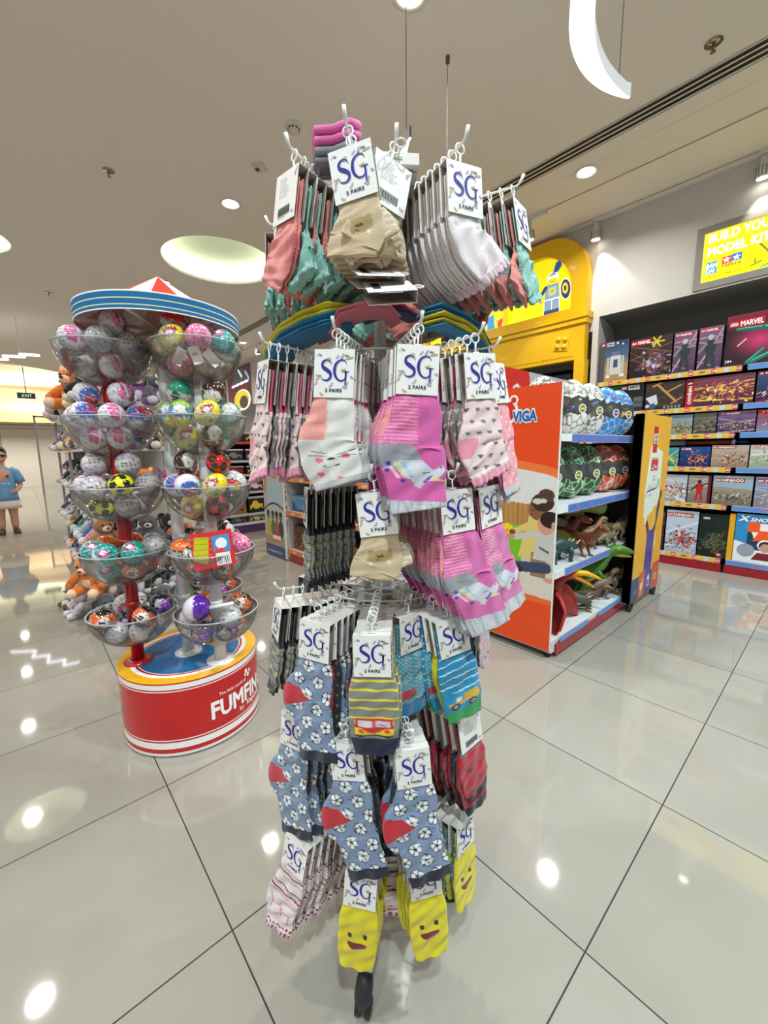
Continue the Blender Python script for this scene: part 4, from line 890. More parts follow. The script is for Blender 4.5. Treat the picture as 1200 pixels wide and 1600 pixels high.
cs += [((92, 70, 56), 'biped', 'umber toy dinosaur wedged at the left back of the middle shelf', (-1.22, 2.26, .5005), 50, .27), ((118, 104, 76), 'quad', 'khaki toy dinosaur near the middle shelf front', (-1.06, 2.98, .5005), 80, .17), ((134, 60, 50), 'biped', 'brick red toy dinosaur behind the rust one', (-1.24, 2.66, .5005), 10, .25),
       ((60, 66, 56), 'biped', 'blackish green toy dinosaur in the middle back', (-1.37, 2.90, .5005), 70, .28), ((86, 96, 60), 'biped', 'moss green toy dinosaur right of the khaki one', (-1.2, 3.2, .5005), 95, .25),
       ((70, 96, 60), 'biped', 'green toy dinosaur at the back of the bottom shelf', (-1.34, 2.36, .101), 20, .34), ((104, 90, 70), 'biped', 'brown toy raptor with long tail at the bottom shelf front', (-1.08, 3.18, .101), 55, .24), ((84, 90, 84), 'quad', 'slate toy dinosaur between pterosaur and raptor', (-1.18, 2.58, .101), 35, .26), ((120, 80, 60), 'biped', 'reddish toy raptor at the back right of the bottom shelf', (-1.32, 3.2, .101), 60, .32)]
for c, k, lab, loc, rz, s in cs: dino('toy_dinosaur', lab, loc, radians(rz), c, s, kind=k)
# rolled green dinosaur skin / tube toy on top of the pile
t = thing('toy_sauropod', 'pale green long-necked toy lying across the pile, open mouth right', 'toy dinosaur', (-1.22, 2.74, .76), radians(78)); m = MB()
m.tube([(-.12, 0, .0), (0, 0, .012), (.16, 0, .01), (.26, 0, .0), (.33, 0, -.005)], [.03, .045, .04, .046, .058], 18, (150, 168, 110), caps=False); m.tube([(.32, 0, -.005), (.28, 0, -.004), (.2, 0, 0)], [.054, .042, .03], 18, (196, 206, 160), caps=False); m.tube([(-.12, 0, 0), (-.2, 0, -.02), (-.3, .02, -.04)], [.03, .02, .004], 12, (130, 150, 90)); link('body', m.mesh('body', RUBBER), t)

# ---------------------------------------------------------------- yellow wheeled totem
def totem():
    t = thing('brand_totem', 'tall yellow wheeled display totem with red logo beside the dinosaur gondola', 'display stand', (-.93, 3.44, 0), pi/2)
    # local x runs along +y world, face -y looks to +x world
    W = .31
    def pn(p):
        p.C[:] = (238, 176, 28)
        p.poly([(-.115, 1.18), (-.015, 1.18), (.0, 1.17), (.16, 1.13), (.16, .80), (.12, .74), (.05, .73), (.02, .70), (-.12, .66), (-.17, .68), (-.18, .86)], (232, 236, 216)); p.poly([(-.14, .62), (-.09, .62), (-.09, .8), (-.14, .8)], (232, 236, 216))
        p.rect(-.09, .07, 1.0, 1.08, (206, 36, 36)); [p.rect(-.09+.028*k, -.075+.028*k, 1.08, 1.095, (206, 36, 36)) for k in range(6)]
        for (a, b, c, d) in ((-.07, 1.015, -.03, 1.015), (-.03, 1.015, -.03, 1.04), (-.015, 1.04, .03, 1.015), (.03, 1.015, .055, 1.035)): p.line(a, b, c, d, .009, (250, 240, 235))
        for (a, b, c, d) in ((-.03, .95, .0, .965), (-.02, .935, .02, .93), (.02, .93, .03, .955), (-.02, .91, -.01, .925)): p.line(a, b, c, d, .007, (90, 80, 70))
        B = (30, 50, 120)
        for k in range(6): p.line(-.12+.03*k, .855, -.12+.03*k, .89+.012*(k % 2), .008, B)
        p.line(-.14, .855, .08, .87, .011, B); p.line(.08, .87, .1, .93, .009, B); p.line(.12, .875, .12, .93, .009, B); p.line(-.14, .855, -.15, .82, .01, B); p.line(-.10, .82, -.02, .83, .005, B)
        # purple suited toy figure
        PU = (60, 60, 150)
        p.poly([(-.08, .14), (.10, .14), (.12, .56), (-.05, .56)], PU); p.line(.1, .55, .17, .74, .05, (52, 50, 110)); p.line(.14, .7, .19, .8, .035, (60, 50, 40)); p.ell(.08, .63, .04, .05, (240, 196, 20)); p.line(-.03, .54, -.08, .62, .05, (52, 50, 110)); p.poly([(.13, .42), (.17, .42), (.17, .52), (.13, .52)], (238, 196, 40)); p.line(.14, .42, .14, .52, .01, (245, 235, 190)); p.ell(.2, .82, .02, .03, (50, 40, 36))
        p.rect(-W, -.15, .0, .24, (36, 70, 120)); p.rect(-.15, -.02, .0, .26, (206, 92, 40)); p.rect(-.02, .14, .0, .24, (56, 60, 140)); p.rect(.14, W, .0, .28, (206, 80, 40))
        p.ell(-.09, .15, .03, .03, (240, 210, 180)); p.line(-.1, .09, -.06, .2, .014, (240, 220, 190)); p.poly([(.03, .12), (.09, .12), (.09, .18), (.06, .22), (.03, .18)], (235, 235, 240)); p.rect(.045, .075, .13, .17, (56, 60, 140)); p.ell(.225, .16, .03, .03, (240, 190, 60)); p.ell(.225, .16, .013, .013, (206, 80, 40)); p.ell(-.22, .13, .03, .02, (60, 130, 110))
    m = MB(); grid(m, -W, W, .07, 1.39, 150, 330, pn); m.box(-W, W, .001, .055, .07, 1.39, (236, 174, 30)); m.box(-W, -W+.01, -.001, .055, .07, 1.39, (60, 56, 54))
    link('printed_body', m.mesh('printed_body', PRINT), t)
    m = MB(); m.box(-.085, .005, -.002, 0, 1.13, 1.31, (200, 20, 30)); m.box(-.078, -.002, -.004, -.002, 1.19, 1.262, (240, 240, 240)); text(m, 'LE', -.066, 1.23, w=.05, h=.026, y=-.005, col=(60, 40, 40), bold=.03); text(m, 'GO', -.066, 1.196, w=.05, h=.026, y=-.005, col=(60, 40, 40), bold=.03); link('logo_plate', m.mesh('logo_plate', PRINT), t)
    for x in (-W+.05, W-.05):
        m = MB(); m.cyl((x-.0, .0, .03), (x, .03, .03), .03, seg=20, col=(30, 30, 32)); m.box(x-.02, x+.02, .0, .03, .04, .072, (60, 60, 62)); link('caster', m.mesh('caster', PLAST), t)
totem()

# ================================================================ second gondola: orange rails, boy poster
def gondola2():
    t = thing('puzzle_gondola', 'shop gondola with orange price rails and red base left of the sock stand', 'shelving', (0, 0, 0))
    Y = 2.07; X0, X1 = -3.9, -2.2
    m = MB(); m.box(X0, X1, Y+.42, Y+.45, .05, 1.3, (150, 146, 142)); m.box(X0, X0+.02, Y, Y+.44, .05, 1.3, (190, 186, 182)); m.box(X1-.02, X1, Y, Y+.44, .05, 1.3, (190, 186, 182)); link('back_panel', m.mesh('back_panel', PAPER), t)
    for z in (1.26, .905, .55, .14):
        m = MB(); m.box(X0+.02, X1-.02, Y, Y+.42, z-.03, z, (200, 196, 190)); sh = link('shelf', m.mesh('shelf', PAPER), t)
        n = MB()
        def rl(p): p.C[:] = (226, 130, 76); [p.rect(X0+.1+.2*k, X0+.17+.2*k, z-.035, z-.012, (232, 190, 160)) for k in range(9)]
        grid(n, X0, X1, z-.045, z+.003, 120, 6, rl, y=Y-.01); n.box(X0, X1, Y-.009, Y, z-.045, z+.003, (220, 130, 80)); link('price_rail', n.mesh('price_rail', PAPER), sh)
    m = MB(); m.box(X0, X1, Y+.005, Y+.03, 0, .09, (160, 34, 34)); link('kick_plate', m.mesh('kick_plate', PLAST), t)
    def bp(p):
        p.C[:] = (196, 190, 180); p.blend(np.clip((p.Z-.9)*2, 0, 1), (170, 170, 165)); p.ell(-4.2, 1.1, .12, .2, (210, 205, 200))
        p.line(-4.33, .75, -4.24, 1.2, .055, (196, 140, 100)); p.ell(-4.10, 1.08, .11, .14, (30, 26, 26)); p.ell(-4.09, .98, .075, .11, (206, 150, 112)); p.poly([(-4.20, .95), (-4.04, .97), (-4.12, 1.08)], (232, 150, 40)); p.line(-4.12, 1.08, -4.12, 1.22, .01, (220, 170, 90))
        p.ell(-4.115, .995, .012, .01, (40, 24, 20)); p.ell(-4.06, .995, .012, .01, (40, 24, 20)); p.ell(-4.08, .925, .03, .01, (240, 235, 230)); p.poly([(-4.28, .62), (-3.94, .62), (-3.97, .86), (-4.24, .84)], (180, 205, 220)); p.ell(-3.97, 1.0, .03, .05, (120, 170, 70))
        p.m((p.Z < .62-.35*(p.X+4.12)**2*4) & (p.Z > .0), (30, 34, 50)); p.m(p.Z < .60-.35*(p.X+4.12)**2*4, (196, 200, 190)); p.rect(-4.4, -3.8, .14, .24, (170, 150, 120))
        for k, (x, c) in enumerate(((-4.28, (210, 180, 60)), (-4.17, (80, 120, 80)), (-4.08, (180, 90, 70)), (-3.99, (50, 60, 90)))): p.ell(x, .33, .055, .1, c); p.ell(x, .47, .035, .045, (140, 96, 70)); p.ell(x, .5, .035, .028, (30, 26, 26))
        p.rect(-4.2, -4.0, .2, .27, (220, 80, 60)); p.rect(-4.19, -4.01, .215, .255, (250, 240, 230)); p.m(p.Z < .14, (52, 70, 130))
    m = MB(); grid(m, -4.37, -3.92, .02, 1.32, 110, 320, bp, y=Y-.03); m.box(-4.37, -3.92, Y-.029, Y+.0, .02, 1.32, (220, 216, 210)); text(m, 'www.gowi-world.com'.replace('gowi-', 'goki'), -4.33, .055, w=.34, h=.035, y=Y-.032, col=(230, 235, 245)); link('poster_panel', m.mesh('poster_panel', PRINT), t)
gondola2()
rnd = random.Random(5)
g2p = [[(120, 60, 40), (90, 50, 40), (160, 80, 50)], [(60, 100, 90), (40, 60, 60), (190, 120, 60)], [(90, 90, 84), (60, 60, 56), (150, 150, 140)], [(170, 60, 40), (220, 120, 60), (240, 220, 180)], [(40, 90, 150), (80, 150, 200), (220, 220, 200)]]
k = 0
where = ['on its top shelf', 'on its second shelf', 'on its third shelf', 'on its lowest shelf']
for zi, z in enumerate((1.26, .905, .55, .14)):
    x = -3.86
    while x < -2.5:
        w = rnd.uniform(.2, .3); h = rnd.uniform(.16, .26); pal = g2p[(k*2+zi) % 5]
        product_box(x, x+w-.015, z, h, .2, lambda p, pal=pal, w=w, h=h, k=k: (art(200+k, pal+[(220, 210, 190), (150, 120, 90), (80, 70, 60)], -w/2, w/2, 0, h, 40)(p), p.ell(0, h*.45, w*.25, h*.33, pal[1]))[0], 'boxed wooden toy, %s from the left %s in the orange-rail gondola' % (ORD[int((x+3.86)/.19) if False else len([1]) and sum(1 for q in SEEN if q.startswith('boxed wooden toy') and where[zi] in q)], where[zi]), None, y=2.12); k += 1
        x += w+.02

# ================================================================ third gondola: toy cars, facing right, at x=-5.7
def gondola3():
    t = thing('car_gondola', 'dark grey gondola of toy car boxes with purple base between capsule tower and poster', 'shelving', (0, 0, 0)); X = -5.75; Y0, Y1 = 1.9, 3.7
    m = MB(); m.box(X-.45, X-.43, Y0, Y1, .05, 1.35, (60, 58, 60)); m.box(X-.44, X, Y0, Y0+.02, .05, 1.35, (96, 94, 96)); m.box(X-.44, X, Y1-.02, Y1, .05, 1.35, (96, 94, 96)); link('back_panel', m.mesh('back_panel', PAPER), t)
    for i, z in enumerate((1.31, 1.05, .85, .60, .28)):
        m = MB(); m.box(X-.43, X, Y0+.02, Y1-.02, z-.02, z, (150, 148, 150)); sh = link('shelf', m.mesh('shelf', PAPER), t)
        n = MB(); n.box(X, X+.012, Y0, Y1, z-.03, z+.004, (206, 66, 60) if i == 0 else (176, 174, 178)); link('price_rail', n.mesh('price_rail', PAPER), sh)
    m = MB(); m.box(X-.43, X+.01, Y0, Y1, .0, .12, (74, 40, 90)); m.box(X-.43, X+.02, Y0, Y1, .12, .15, (206, 204, 206)); link('base', m.mesh('base', PLAST), t)
gondola3()
k = 0
for zi, (z, h) in enumerate(((1.31, .13), (1.05, .16), (.85, .12), (.60, .17), (.28, .24), (.15, .09))):
    for j in range(6):
        y = 1.96+j*.285; c = [(40, 44, 60), (120, 30, 34), (30, 30, 34), (180, 150, 60), (50, 60, 90), (90, 30, 40)][(j*5+zi) % 6]
        m = MB(); w = .25; m.box(-w/2, w/2, -.12, .12, 0, h, c)
        def pc(p, c=c, h=h, w=w, k=k):
            p.C[:] = tuple(v*.7 for v in c); p.poly([(-w*.4, h*.25), (w*.4, h*.25), (w*.36, h*.5), (w*.12, h*.55), (w*.0, h*.75), (-w*.2, h*.75), (-w*.3, h*.5), (-w*.4, h*.45)], [(200, 200, 205), (190, 40, 40), (220, 190, 50), (120, 124, 130)][k % 4]); p.ell(-w*.24, h*.25, .02, .02, (20, 20, 22)); p.ell(w*.24, h*.25, .02, .02, (20, 20, 22)); p.rect(-w/2, w/2, h*.9, h, (210, 200, 200))
        grid(m, -w/2, w/2, 0, h, 36, 20, pc, y=-.1215); o = link('toy_car_box', m.mesh('toy_car_box', PRINT), None, (-5.90, y+.05, z+.0008), (0, 0, pi/2)); tag(o, 'toy car box, %s from near end, %s level of the far dark gondola' % (ORD[j], ['top', 'second', 'third', 'fourth', 'fifth', 'lowest'][zi]), 'toy box'); k += 1

# ---------------------------------------------------------------- wall posters far left on the right wall
def poster(name, x0, x1, z0, z1, fn, label, mat_=SCREEN, y=4.785):
    m = MB(); grid(m, x0, x1, z0, z1, 70, 70, fn, y=y); m.box(x0-.01, x1+.01, y+.001, y+.014, z0-.01, z1+.01, (70, 70, 76)); o = link(name, m.mesh(name, mat_)); tag(o, label, 'poster')
def car_poster(p):
    p.C[:] = (70, 18, 30)
    p.poly([(-11.9, 3.02), (-10.8, 3.1), (-10.75, 3.25), (-11.2, 3.42), (-11.7, 3.34)], (60, 62, 70)); p.line(-11.9, 2.99, -10.8, 3.05, .06, (230, 225, 235)); p.line(-11.4, 3.38, -11.2, 3.2, .07, (235, 235, 240)); p.line(-10.95, 3.3, -10.75, 3.1, .06, (150, 190, 230))
    p.ell(-11.25, 2.58, .55, .28, (226, 220, 220)); p.ell(-11.3, 2.6, .5, .24, (186, 170, 50)); p.ell(-11.15, 2.52, .28, .17, (30, 30, 34))
poster('backlit_poster', -12.2, -10.65, 2.30, 3.47, car_poster, 'dark red backlit poster of two toy cars beside the canopy')
def rou(p):
    p.C[:] = (176, 170, 205); p.ell(-9.4, 2.86, .5, .14, (250, 235, 245)); p.rect(-9.9, -9.0, 2.93, 3.03, (250, 220, 120)); p.rect(-9.7, -9.1, 2.86, 2.96, (240, 110, 110)); p.rect(-10, -9, 2.62, 2.7, (60, 70, 160)); p.ell(-9.6, 2.72, .3, .07, (110, 110, 190))
    for k in range(8): p.ell(-9.85+.12*k, 2.76, .03, .05, (245, 240, 250))
poster('backlit_poster', -10.0, -8.98, 2.62, 3.02, rou, 'small colourful backlit sign on the far wall left of the heart socks')
def blu(p): p.C[:] = (24, 22, 70); p.ell(-17.6, 3.0, .9, .5, (60, 70, 200)); p.line(-18.8, 2.7, -16.5, 3.2, .08, (130, 150, 255)); p.line(-18.4, 3.2, -17.3, 2.5, .08, (110, 130, 255)); p.line(-18.9, 2.95, -17, 2.8, .05, (200, 210, 255))
poster('neon_sign', -19.3, -16.6, 2.42, 3.4, blu, 'blue and violet neon wall display seen between the capsule bowls')
def blk(p): p.C[:] = (30, 24, 40); p.line(-13.6, 3.2, -12.8, 2.4, .12, (190, 180, 230)); p.ell(-13.1, 2.7, .2, .2, (120, 130, 190)); p.ell(-12.8, 2.9, .2, .12, (200, 120, 150))
poster('backlit_poster', -13.8, -12.4, 2.32, 3.3, blk, 'dark violet backlit poster left of the toy car poster')
# ================================================================ capsule-toy tower
BC = (-1.85, .48)
def tower():
    t = thing('capsule_display', 'red round-based capsule toy display with blue canopy and clear bowls', 'display stand', (BC[0], BC[1], 0))
    R, H = .275, .308; RED = (196, 22, 26); W = (245, 240, 236)
    cam_a = atan2(-BC[1], -BC[0])
    rows = [(.0, .012, (235, 225, 220)), (.012, .030, RED), (.030, .056, W), (.056, .063, RED), (.063, .067, W), (.067, .266, RED), (.266, .270, W), (.270, .276, RED), (.276, .296, W), (.296, H, RED)]
    m = MB()
    for (a, b, c) in rows: m.lathe([(R, a+.006), (R, b+.006 if b < H else H)], 96, c, smooth=True)
    def wrap(P, z0=0):
        th = P[:, 0]/R; q = R+.0012-P[:, 1]; return np.stack([q*np.cos(th), q*np.sin(th), P[:, 2]], 1)
    link('base_drum', m.mesh('base_drum', PLAST), t)
    m = MB()
    def ctext(s, deg, z, h, bold=0., w=None, col=(250, 245, 242)):
        text(m, s, radians(deg)*R, z, w=w, h=h, col=col, bold=bold, fn=wrap)
    ctext('FUMFINGS', -3.2, .12, .072, .035, w=.362); ctext('The little world of', 4, .207, .013, .004); ctext('by', 22.5, .094, .020); ctext('Keycraft', 31.5, .094, .022, .025, w=.105)
    for (a, z, s) in ((33, .245, .009), (35.5, .225, .008), (31.5, .232, .006), (38, .238, .007)):
        for k in range(3): m.add(wrap(np.array([(radians(a)*R+s*cos(q+k), 0, z+s*sin(q+k)*1.3) for q in (0, 1.6, 3.2, 4.8)])), [(0, 1, 2, 3)], (250, 245, 242))
    link('lettering', m.mesh('lettering', PAPER), t)
    m = MB(); Y = (234, 172, 24); B = (14, 104, 160)
    for (a, b, c) in ((.275, .232, Y), (.232, .215, W), (.215, .206, RED), (.206, .202, W), (.202, .0005, B)): m.lathe([(a, H), (b, H)], 96, c, smooth=False)
    link('base_top', m.mesh('base_top', PLAST), t)
    for k in range(4):
        a = k*pi/2+.4; m = MB(); m.cyl((.2*cos(a), .2*sin(a), 0), (.2*cos(a), .2*sin(a), .02), .02, seg=10, col=(30, 30, 30)); link('foot', m.mesh('foot', PAPER), t)
    # poles
    poles = {'A': (-.047, -.192, (176, 20, 22)), 'C': (.014, -.011, (226, 222, 220)), 'B': (.184, .066, (232, 228, 226)), 'D': (-.143, .133, (214, 210, 208))}
    for k, (x, y, c) in poles.items():
        m = MB(); m.cyl((x, y, H), (x, y, 1.66 if k != 'A' else 1.60), .024, seg=24, col=c)
        for z in (.56, .82, 1.07, 1.33): m.cyl((x, y, z-.01), (x, y, z+.012), .0255, seg=24, col=tuple(v*.93 for v in c))
        link('pole', m.mesh('pole', PLAST), t)
        m = MB(); m.lathe([(.055, H+.0005), (.055, H+.006), (.03, H+.012), (.024, H+.012)], 28, c, M=Matrix.Translation((x, y, 0)))
        for j in range(4): m.ball((x+.042*cos(j*pi/2), y+.042*sin(j*pi/2), H+.008), .004, (160, 160, 160), seg=8, rings=4)
        link('pole_flange', m.mesh('pole_flange', PLAST), t)
    # canopy
    m = MB(); Rc, z0, z1 = .285, 1.637, 1.697
    for (a, b, c) in ((0, .06, W), (.06, .22, B), (.22, .28, (224, 216, 150)), (.28, .56, B), (.56, .62, (224, 216, 150)), (.62, .92, B), (.92, 1, W)):
        m.lathe([(Rc, z0+(z1-z0)*a), (Rc, z0+(z1-z0)*b)], 96, c)
    m.lathe([(Rc-.003, z1), (Rc-.003, z0)], 96, (206, 190, 184)); m.lathe([(Rc, z0), (Rc-.003, z0)], 96, W); m.lathe([(Rc, z1), (Rc-.003, z1)], 96, W)
    link('canopy_band', m.mesh('canopy_band', PAPER), t)
    m = MB()
    for k in range(12):
        a0, a1 = 2*pi*k/12+.12, 2*pi*(k+1)/12+.12; c = (226, 50, 34) if k % 2 else (240, 236, 232)
        V = []
        for j in range(5):
            a = a0+(a1-a0)*j/4; V.append(((Rc-.004)*cos(a), (Rc-.004)*sin(a), 1.66))
        V.append((0, 0, 1.845)); m.add(V, [(j, j+1, 5) for j in range(4)], c); m.add([(x*.99, y*.99, z-.004) for x, y, z in V], [(j+1, j, 5) for j in range(4)], (214, 150, 140) if k % 2 else (226, 220, 214))
    link('canopy_roof', m.mesh('canopy_roof', PAPER), t)
    m = MB()
    for k in range(3):
        a = 2*pi*k/3+.4; m.box(-.28, .28, -.008, .008, 1.642, 1.652, (200, 190, 186), M=Matrix.Rotation(a, 4, 'Z'))
    link('canopy_frame', m.mesh('canopy_frame', PAPER), t)
    # clear bowls
    bm = MB(); pr = [(.024, -.142)]+[(.16*sin(a), -.142*cos(a)) for a in np.linspace(.28, pi/2, 16)]; bm.lathe(pr, 56); BOWL = bm.mesh('bowl', CLEAR)
    rm = MB(); rm.lathe([(.158, 0), (.164, .001), (.164, .005), (.158, .005), (.158, 0)], 64, (225, 225, 228)); RIM = rm.mesh('rim', mat('rim_plastic', (220, 222, 226), rough=.1, alpha=.45))
    for k, (x, y, c) in poles.items():
        if k == 'C': continue
        for z in (1.56, 1.30, 1.04, .785, .53):
            b = link('bowl', BOWL, t, (x, y, z+.001)); link('rim', RIM, b)
    return poles
POLES = tower()

# ---------------------------------------------------------------- capsules
def cap_paint(kind, seed):
    rnd = np.random.RandomState(seed); ax = rnd.normal(size=(14, 3)); ax /= np.linalg.norm(ax, axis=1)[:, None]
    def f(D):
        n = len(D); z = D[:, 2]; x = D[:, 0]; y = D[:, 1]
        def spots(c0, cols, lo, base=None):
            C = np.tile(np.array(c0, float), (n, 1))
            for i, c in enumerate(cols): C[(D @ ax[i]) > lo] = c
            return C
        if kind == 'pink_swirl':
            C = spots((226, 222, 226), [(220, 40, 130), (90, 100, 110), (240, 120, 180), (206, 30, 110), (226, 90, 160)], .86); C[(np.abs(y) < .05)] = (235, 235, 235)
        elif kind == 'lilac_band':
            C = np.tile((186, 172, 190.), (n, 1)); C[np.abs(z) < .42] = (206, 198, 208); C[(np.abs(z) < .32) & (x > .1)] = (214, 210, 190); C[(np.abs(np.abs(z)-.45) < .04)] = (120, 84, 140); m = (np.abs(z) < .2) & (np.sin(np.arctan2(y, x)*22) > .5) & (x > .3); C[m] = (110, 90, 110)
        elif kind == 'blue_disc':
            C = spots((228, 226, 232), [], .8); d = D @ np.array([.82, -.5, .1]); C[d > .70] = (110, 90, 170); C[d > .80] = (60, 110, 180); C[(d > .93)] = (120, 60, 150); C[(D @ ax[0]) > .85] = (190, 60, 90); C[(np.abs(z+.45) < .05)] = (170, 140, 190)
        elif kind == 'orange_black':
            C = np.tile((226, 100, 30.), (n, 1)); C[z < -.35] = (30, 26, 28); C[z > .62] = (34, 28, 28); d = D @ np.array([.75, -.6, .1]); C[d > .86] = (236, 232, 226); C[(d > .90) & (np.sin(y*60) > .2)] = (40, 30, 30)
        elif kind == 'orange_white':
            C = np.tile((232, 110, 40.), (n, 1)); C[z < .0] = (228, 224, 218); C[np.abs(z-.05) < .1] = (36, 30, 30); d = D @ np.array([.75, -.6, -.3]); C[(d > .8) & (np.sin(y*50) > .3)] = (80, 70, 70)
        elif kind == 'teal_white':
            C = np.tile((230, 230, 228.), (n, 1)); C[(D @ ax[0]) > .1] = (20, 160, 150); C[(D @ np.array([.7, -.6, .35])) > .9] = (200, 40, 120); C[(D @ np.array([.7, -.6, .35])) > .96] = (240, 240, 250)
        elif kind == 'rainbow':
            C = np.tile((210, 208, 208.), (n, 1)); v = np.array([.72, -.62, -.3]); v = v/np.linalg.norm(v); d = D @ v; e1 = np.cross(v, [0, 0, 1]); e1 /= np.linalg.norm(e1); e2 = np.cross(v, e1); a = np.arctan2(D @ e1, D @ e2)
            pal = np.array([(220, 40, 60), (240, 140, 40), (240, 220, 60), (80, 180, 80), (60, 150, 210), (110, 80, 180), (200, 80, 160), (240, 120, 150)], float); k = ((a+pi)/(2*pi)*8).astype(int) % 8
            C[d > .72] = pal[k[d > .72]]; C[d > .95] = (245, 240, 240); C[(np.abs(d-.70) < .03)] = (60, 50, 60); C[np.sin(a*9) > .9] *= .8
        elif kind == 'clear_grey':
            C = np.tile((176, 174, 176.), (n, 1)); C[np.abs(z) < .06] = (216, 214, 214); C[(D @ ax[0]) > .82] = (220, 216, 212); C[(D @ ax[1]) > .85] = (140, 130, 136)
        elif kind == 'red_clear':
            C = np.tile((186, 166, 164.), (n, 1)); C[z > .15] = (230, 40, 34); C[(np.abs(z+.1) < .08)] = (226, 222, 220)
        elif kind == 'yellow_clear':
            C = np.tile((214, 206, 120.), (n, 1)); C[z > .1] = (244, 218, 24); d = D @ np.array([.75, -.62, .1]); C[d > .85] = (190, 40, 40); C[(d > .86) & (np.sin(y*50) > .3)] = (240, 236, 226)
        elif kind == 'green_egg':
            C = np.tile((216, 214, 196.), (n, 1)); C[z > .25] = (40, 166, 130); d = D @ np.array([.75, -.6, -.1]); C[d > .88] = (50, 80, 70); C[(D @ ax[1]) > .85] = (130, 160, 60)
        elif kind == 'blue_yellow':
            C = np.tile((70, 140, 180.), (n, 1)); C[z < -.3] = (226, 206, 50); C[z > .5] = (160, 200, 80); d = D @ np.array([.75, -.62, .1]); C[d > .84] = (226, 230, 230); C[(d > .87) & (np.sin(z*44) > .3)] = (70, 90, 110)
        elif kind == 'purple_dark':
            C = np.tile((34, 28, 44.), (n, 1)); C[z < -.25] = (90, 40, 150); d = D @ np.array([.75, -.62, .1]); C[d > .88] = (200, 200, 205); C[(D @ ax[0]) > .9] = (150, 60, 180)
        elif kind == 'brown':
            C = np.tile((64, 34, 30.), (n, 1)); C[(D @ ax[0]) > .7] = (230, 226, 220); C[(D @ ax[1]) > .8] = (150, 60, 40)
        elif kind == 'teal_clear':
            C = np.tile((140, 170, 166.), (n, 1)); C[z > .1] = (60, 150, 140); C[np.abs(z) < .08] = (210, 214, 210); C[(D @ ax[2]) > .84] = (226, 224, 218)
        elif kind == 'pink_glitter':
            C = np.tile((226, 100, 150.), (n, 1)); C[np.sin(x*40)*np.sin(y*44)*np.sin(z*37) > .2] = (250, 200, 220)
        elif kind in ('hole_yellow', 'hole_red'):
            C = np.tile((236, 232, 20.) if kind[5] == 'y' else (216, 30, 34.), (n, 1)); g = (1+sqrt(5))/2
            V = [(0, a, b*g) for a in (-1, 1) for b in (-1, 1)]; V = V+[(v[1], v[2], v[0]) for v in V]+[(v[2], v[0], v[1]) for v in V]
            W2 = [(a, b, c) for a in (-1, 1) for b in (-1, 1) for c in (-1, 1)]+[(0, a/g, b*g) for a in (-1, 1) for b in (-1, 1)]; W2 += [(v[1], v[2], v[0]) for v in W2[8:12]]+[(v[2], v[0], v[1]) for v in W2[8:12]]
            for v in V+W2: v = np.array(v)/np.linalg.norm(v); C[(D @ v) > .955] = (40, 36, 20)
        else: C = np.tile((200, 200, 200.), (n, 1))
        if not kind.startswith('hole'):
            a = ax[5]*23+1; q = np.sin(D @ ax[6]*31+2)*np.sin(D @ ax[7]*27+1)*np.sin(D @ ax[8]*19); C = np.where((q > .42)[:, None], C*.55, C); C = np.where((q < -.55)[:, None], np.minimum(255, C*.4+150), C)
        return C
    return f
CAPD = {'pink_swirl': 'white capsule with pink swirls', 'lilac_band': 'lilac capsule with a paper band', 'blue_disc': 'white capsule with a blue and violet disc', 'orange_black': 'orange and black capsule', 'orange_white': 'orange and white capsule with a black stripe',
        'teal_white': 'teal and white capsule', 'rainbow': 'white capsule with a rainbow wheel label', 'clear_grey': 'plain clear grey capsule', 'red_clear': 'clear capsule with a red lid', 'yellow_clear': 'clear capsule with a yellow lid', 'green_egg': 'white egg capsule with a green top',
        'blue_yellow': 'blue and yellow capsule', 'purple_dark': 'black and purple capsule', 'brown': 'dark brown capsule with white spots', 'teal_clear': 'teal capsule with a clear seam', 'pink_glitter': 'pink glitter ball', 'hole_yellow': 'yellow ball with round holes', 'hole_red': 'red ball with round holes'}
CAPM = {}
def capsule_mesh(kind, v):
    if (kind, v) not in CAPM:
        m = MB(); hi = kind.startswith('hole') or kind == 'rainbow'
        rnd = random.Random(v*31+len(kind)); R = Matrix.Rotation(rnd.uniform(-.7, .7), 3, 'X') @ Matrix.Rotation(rnd.uniform(-.6, .6), 3, 'Y')
        sc = (1, 1, 1.22) if kind in ('green_egg', 'yellow_clear', 'blue_yellow', 'brown') else (1, 1, 1)
        m.ball((0, 0, 0), .0445 if sc[2] == 1 else .041, seg=56 if hi else 40, rings=34 if hi else 24, sc=sc, paint=cap_paint(kind, v), rot=R)
        if kind not in ('hole_yellow', 'hole_red', 'pink_glitter'):
            m.lathe([(.0452 if sc[2] == 1 else .0415, -.0012), (.0462 if sc[2] == 1 else .0425, 0), (.0452 if sc[2] == 1 else .0415, .0012)], 40, (214, 212, 214), M=Matrix(R).to_4x4())
        CAPM[(kind, v)] = m.mesh('toy_capsule', SHELL)
    return CAPM[(kind, v)]
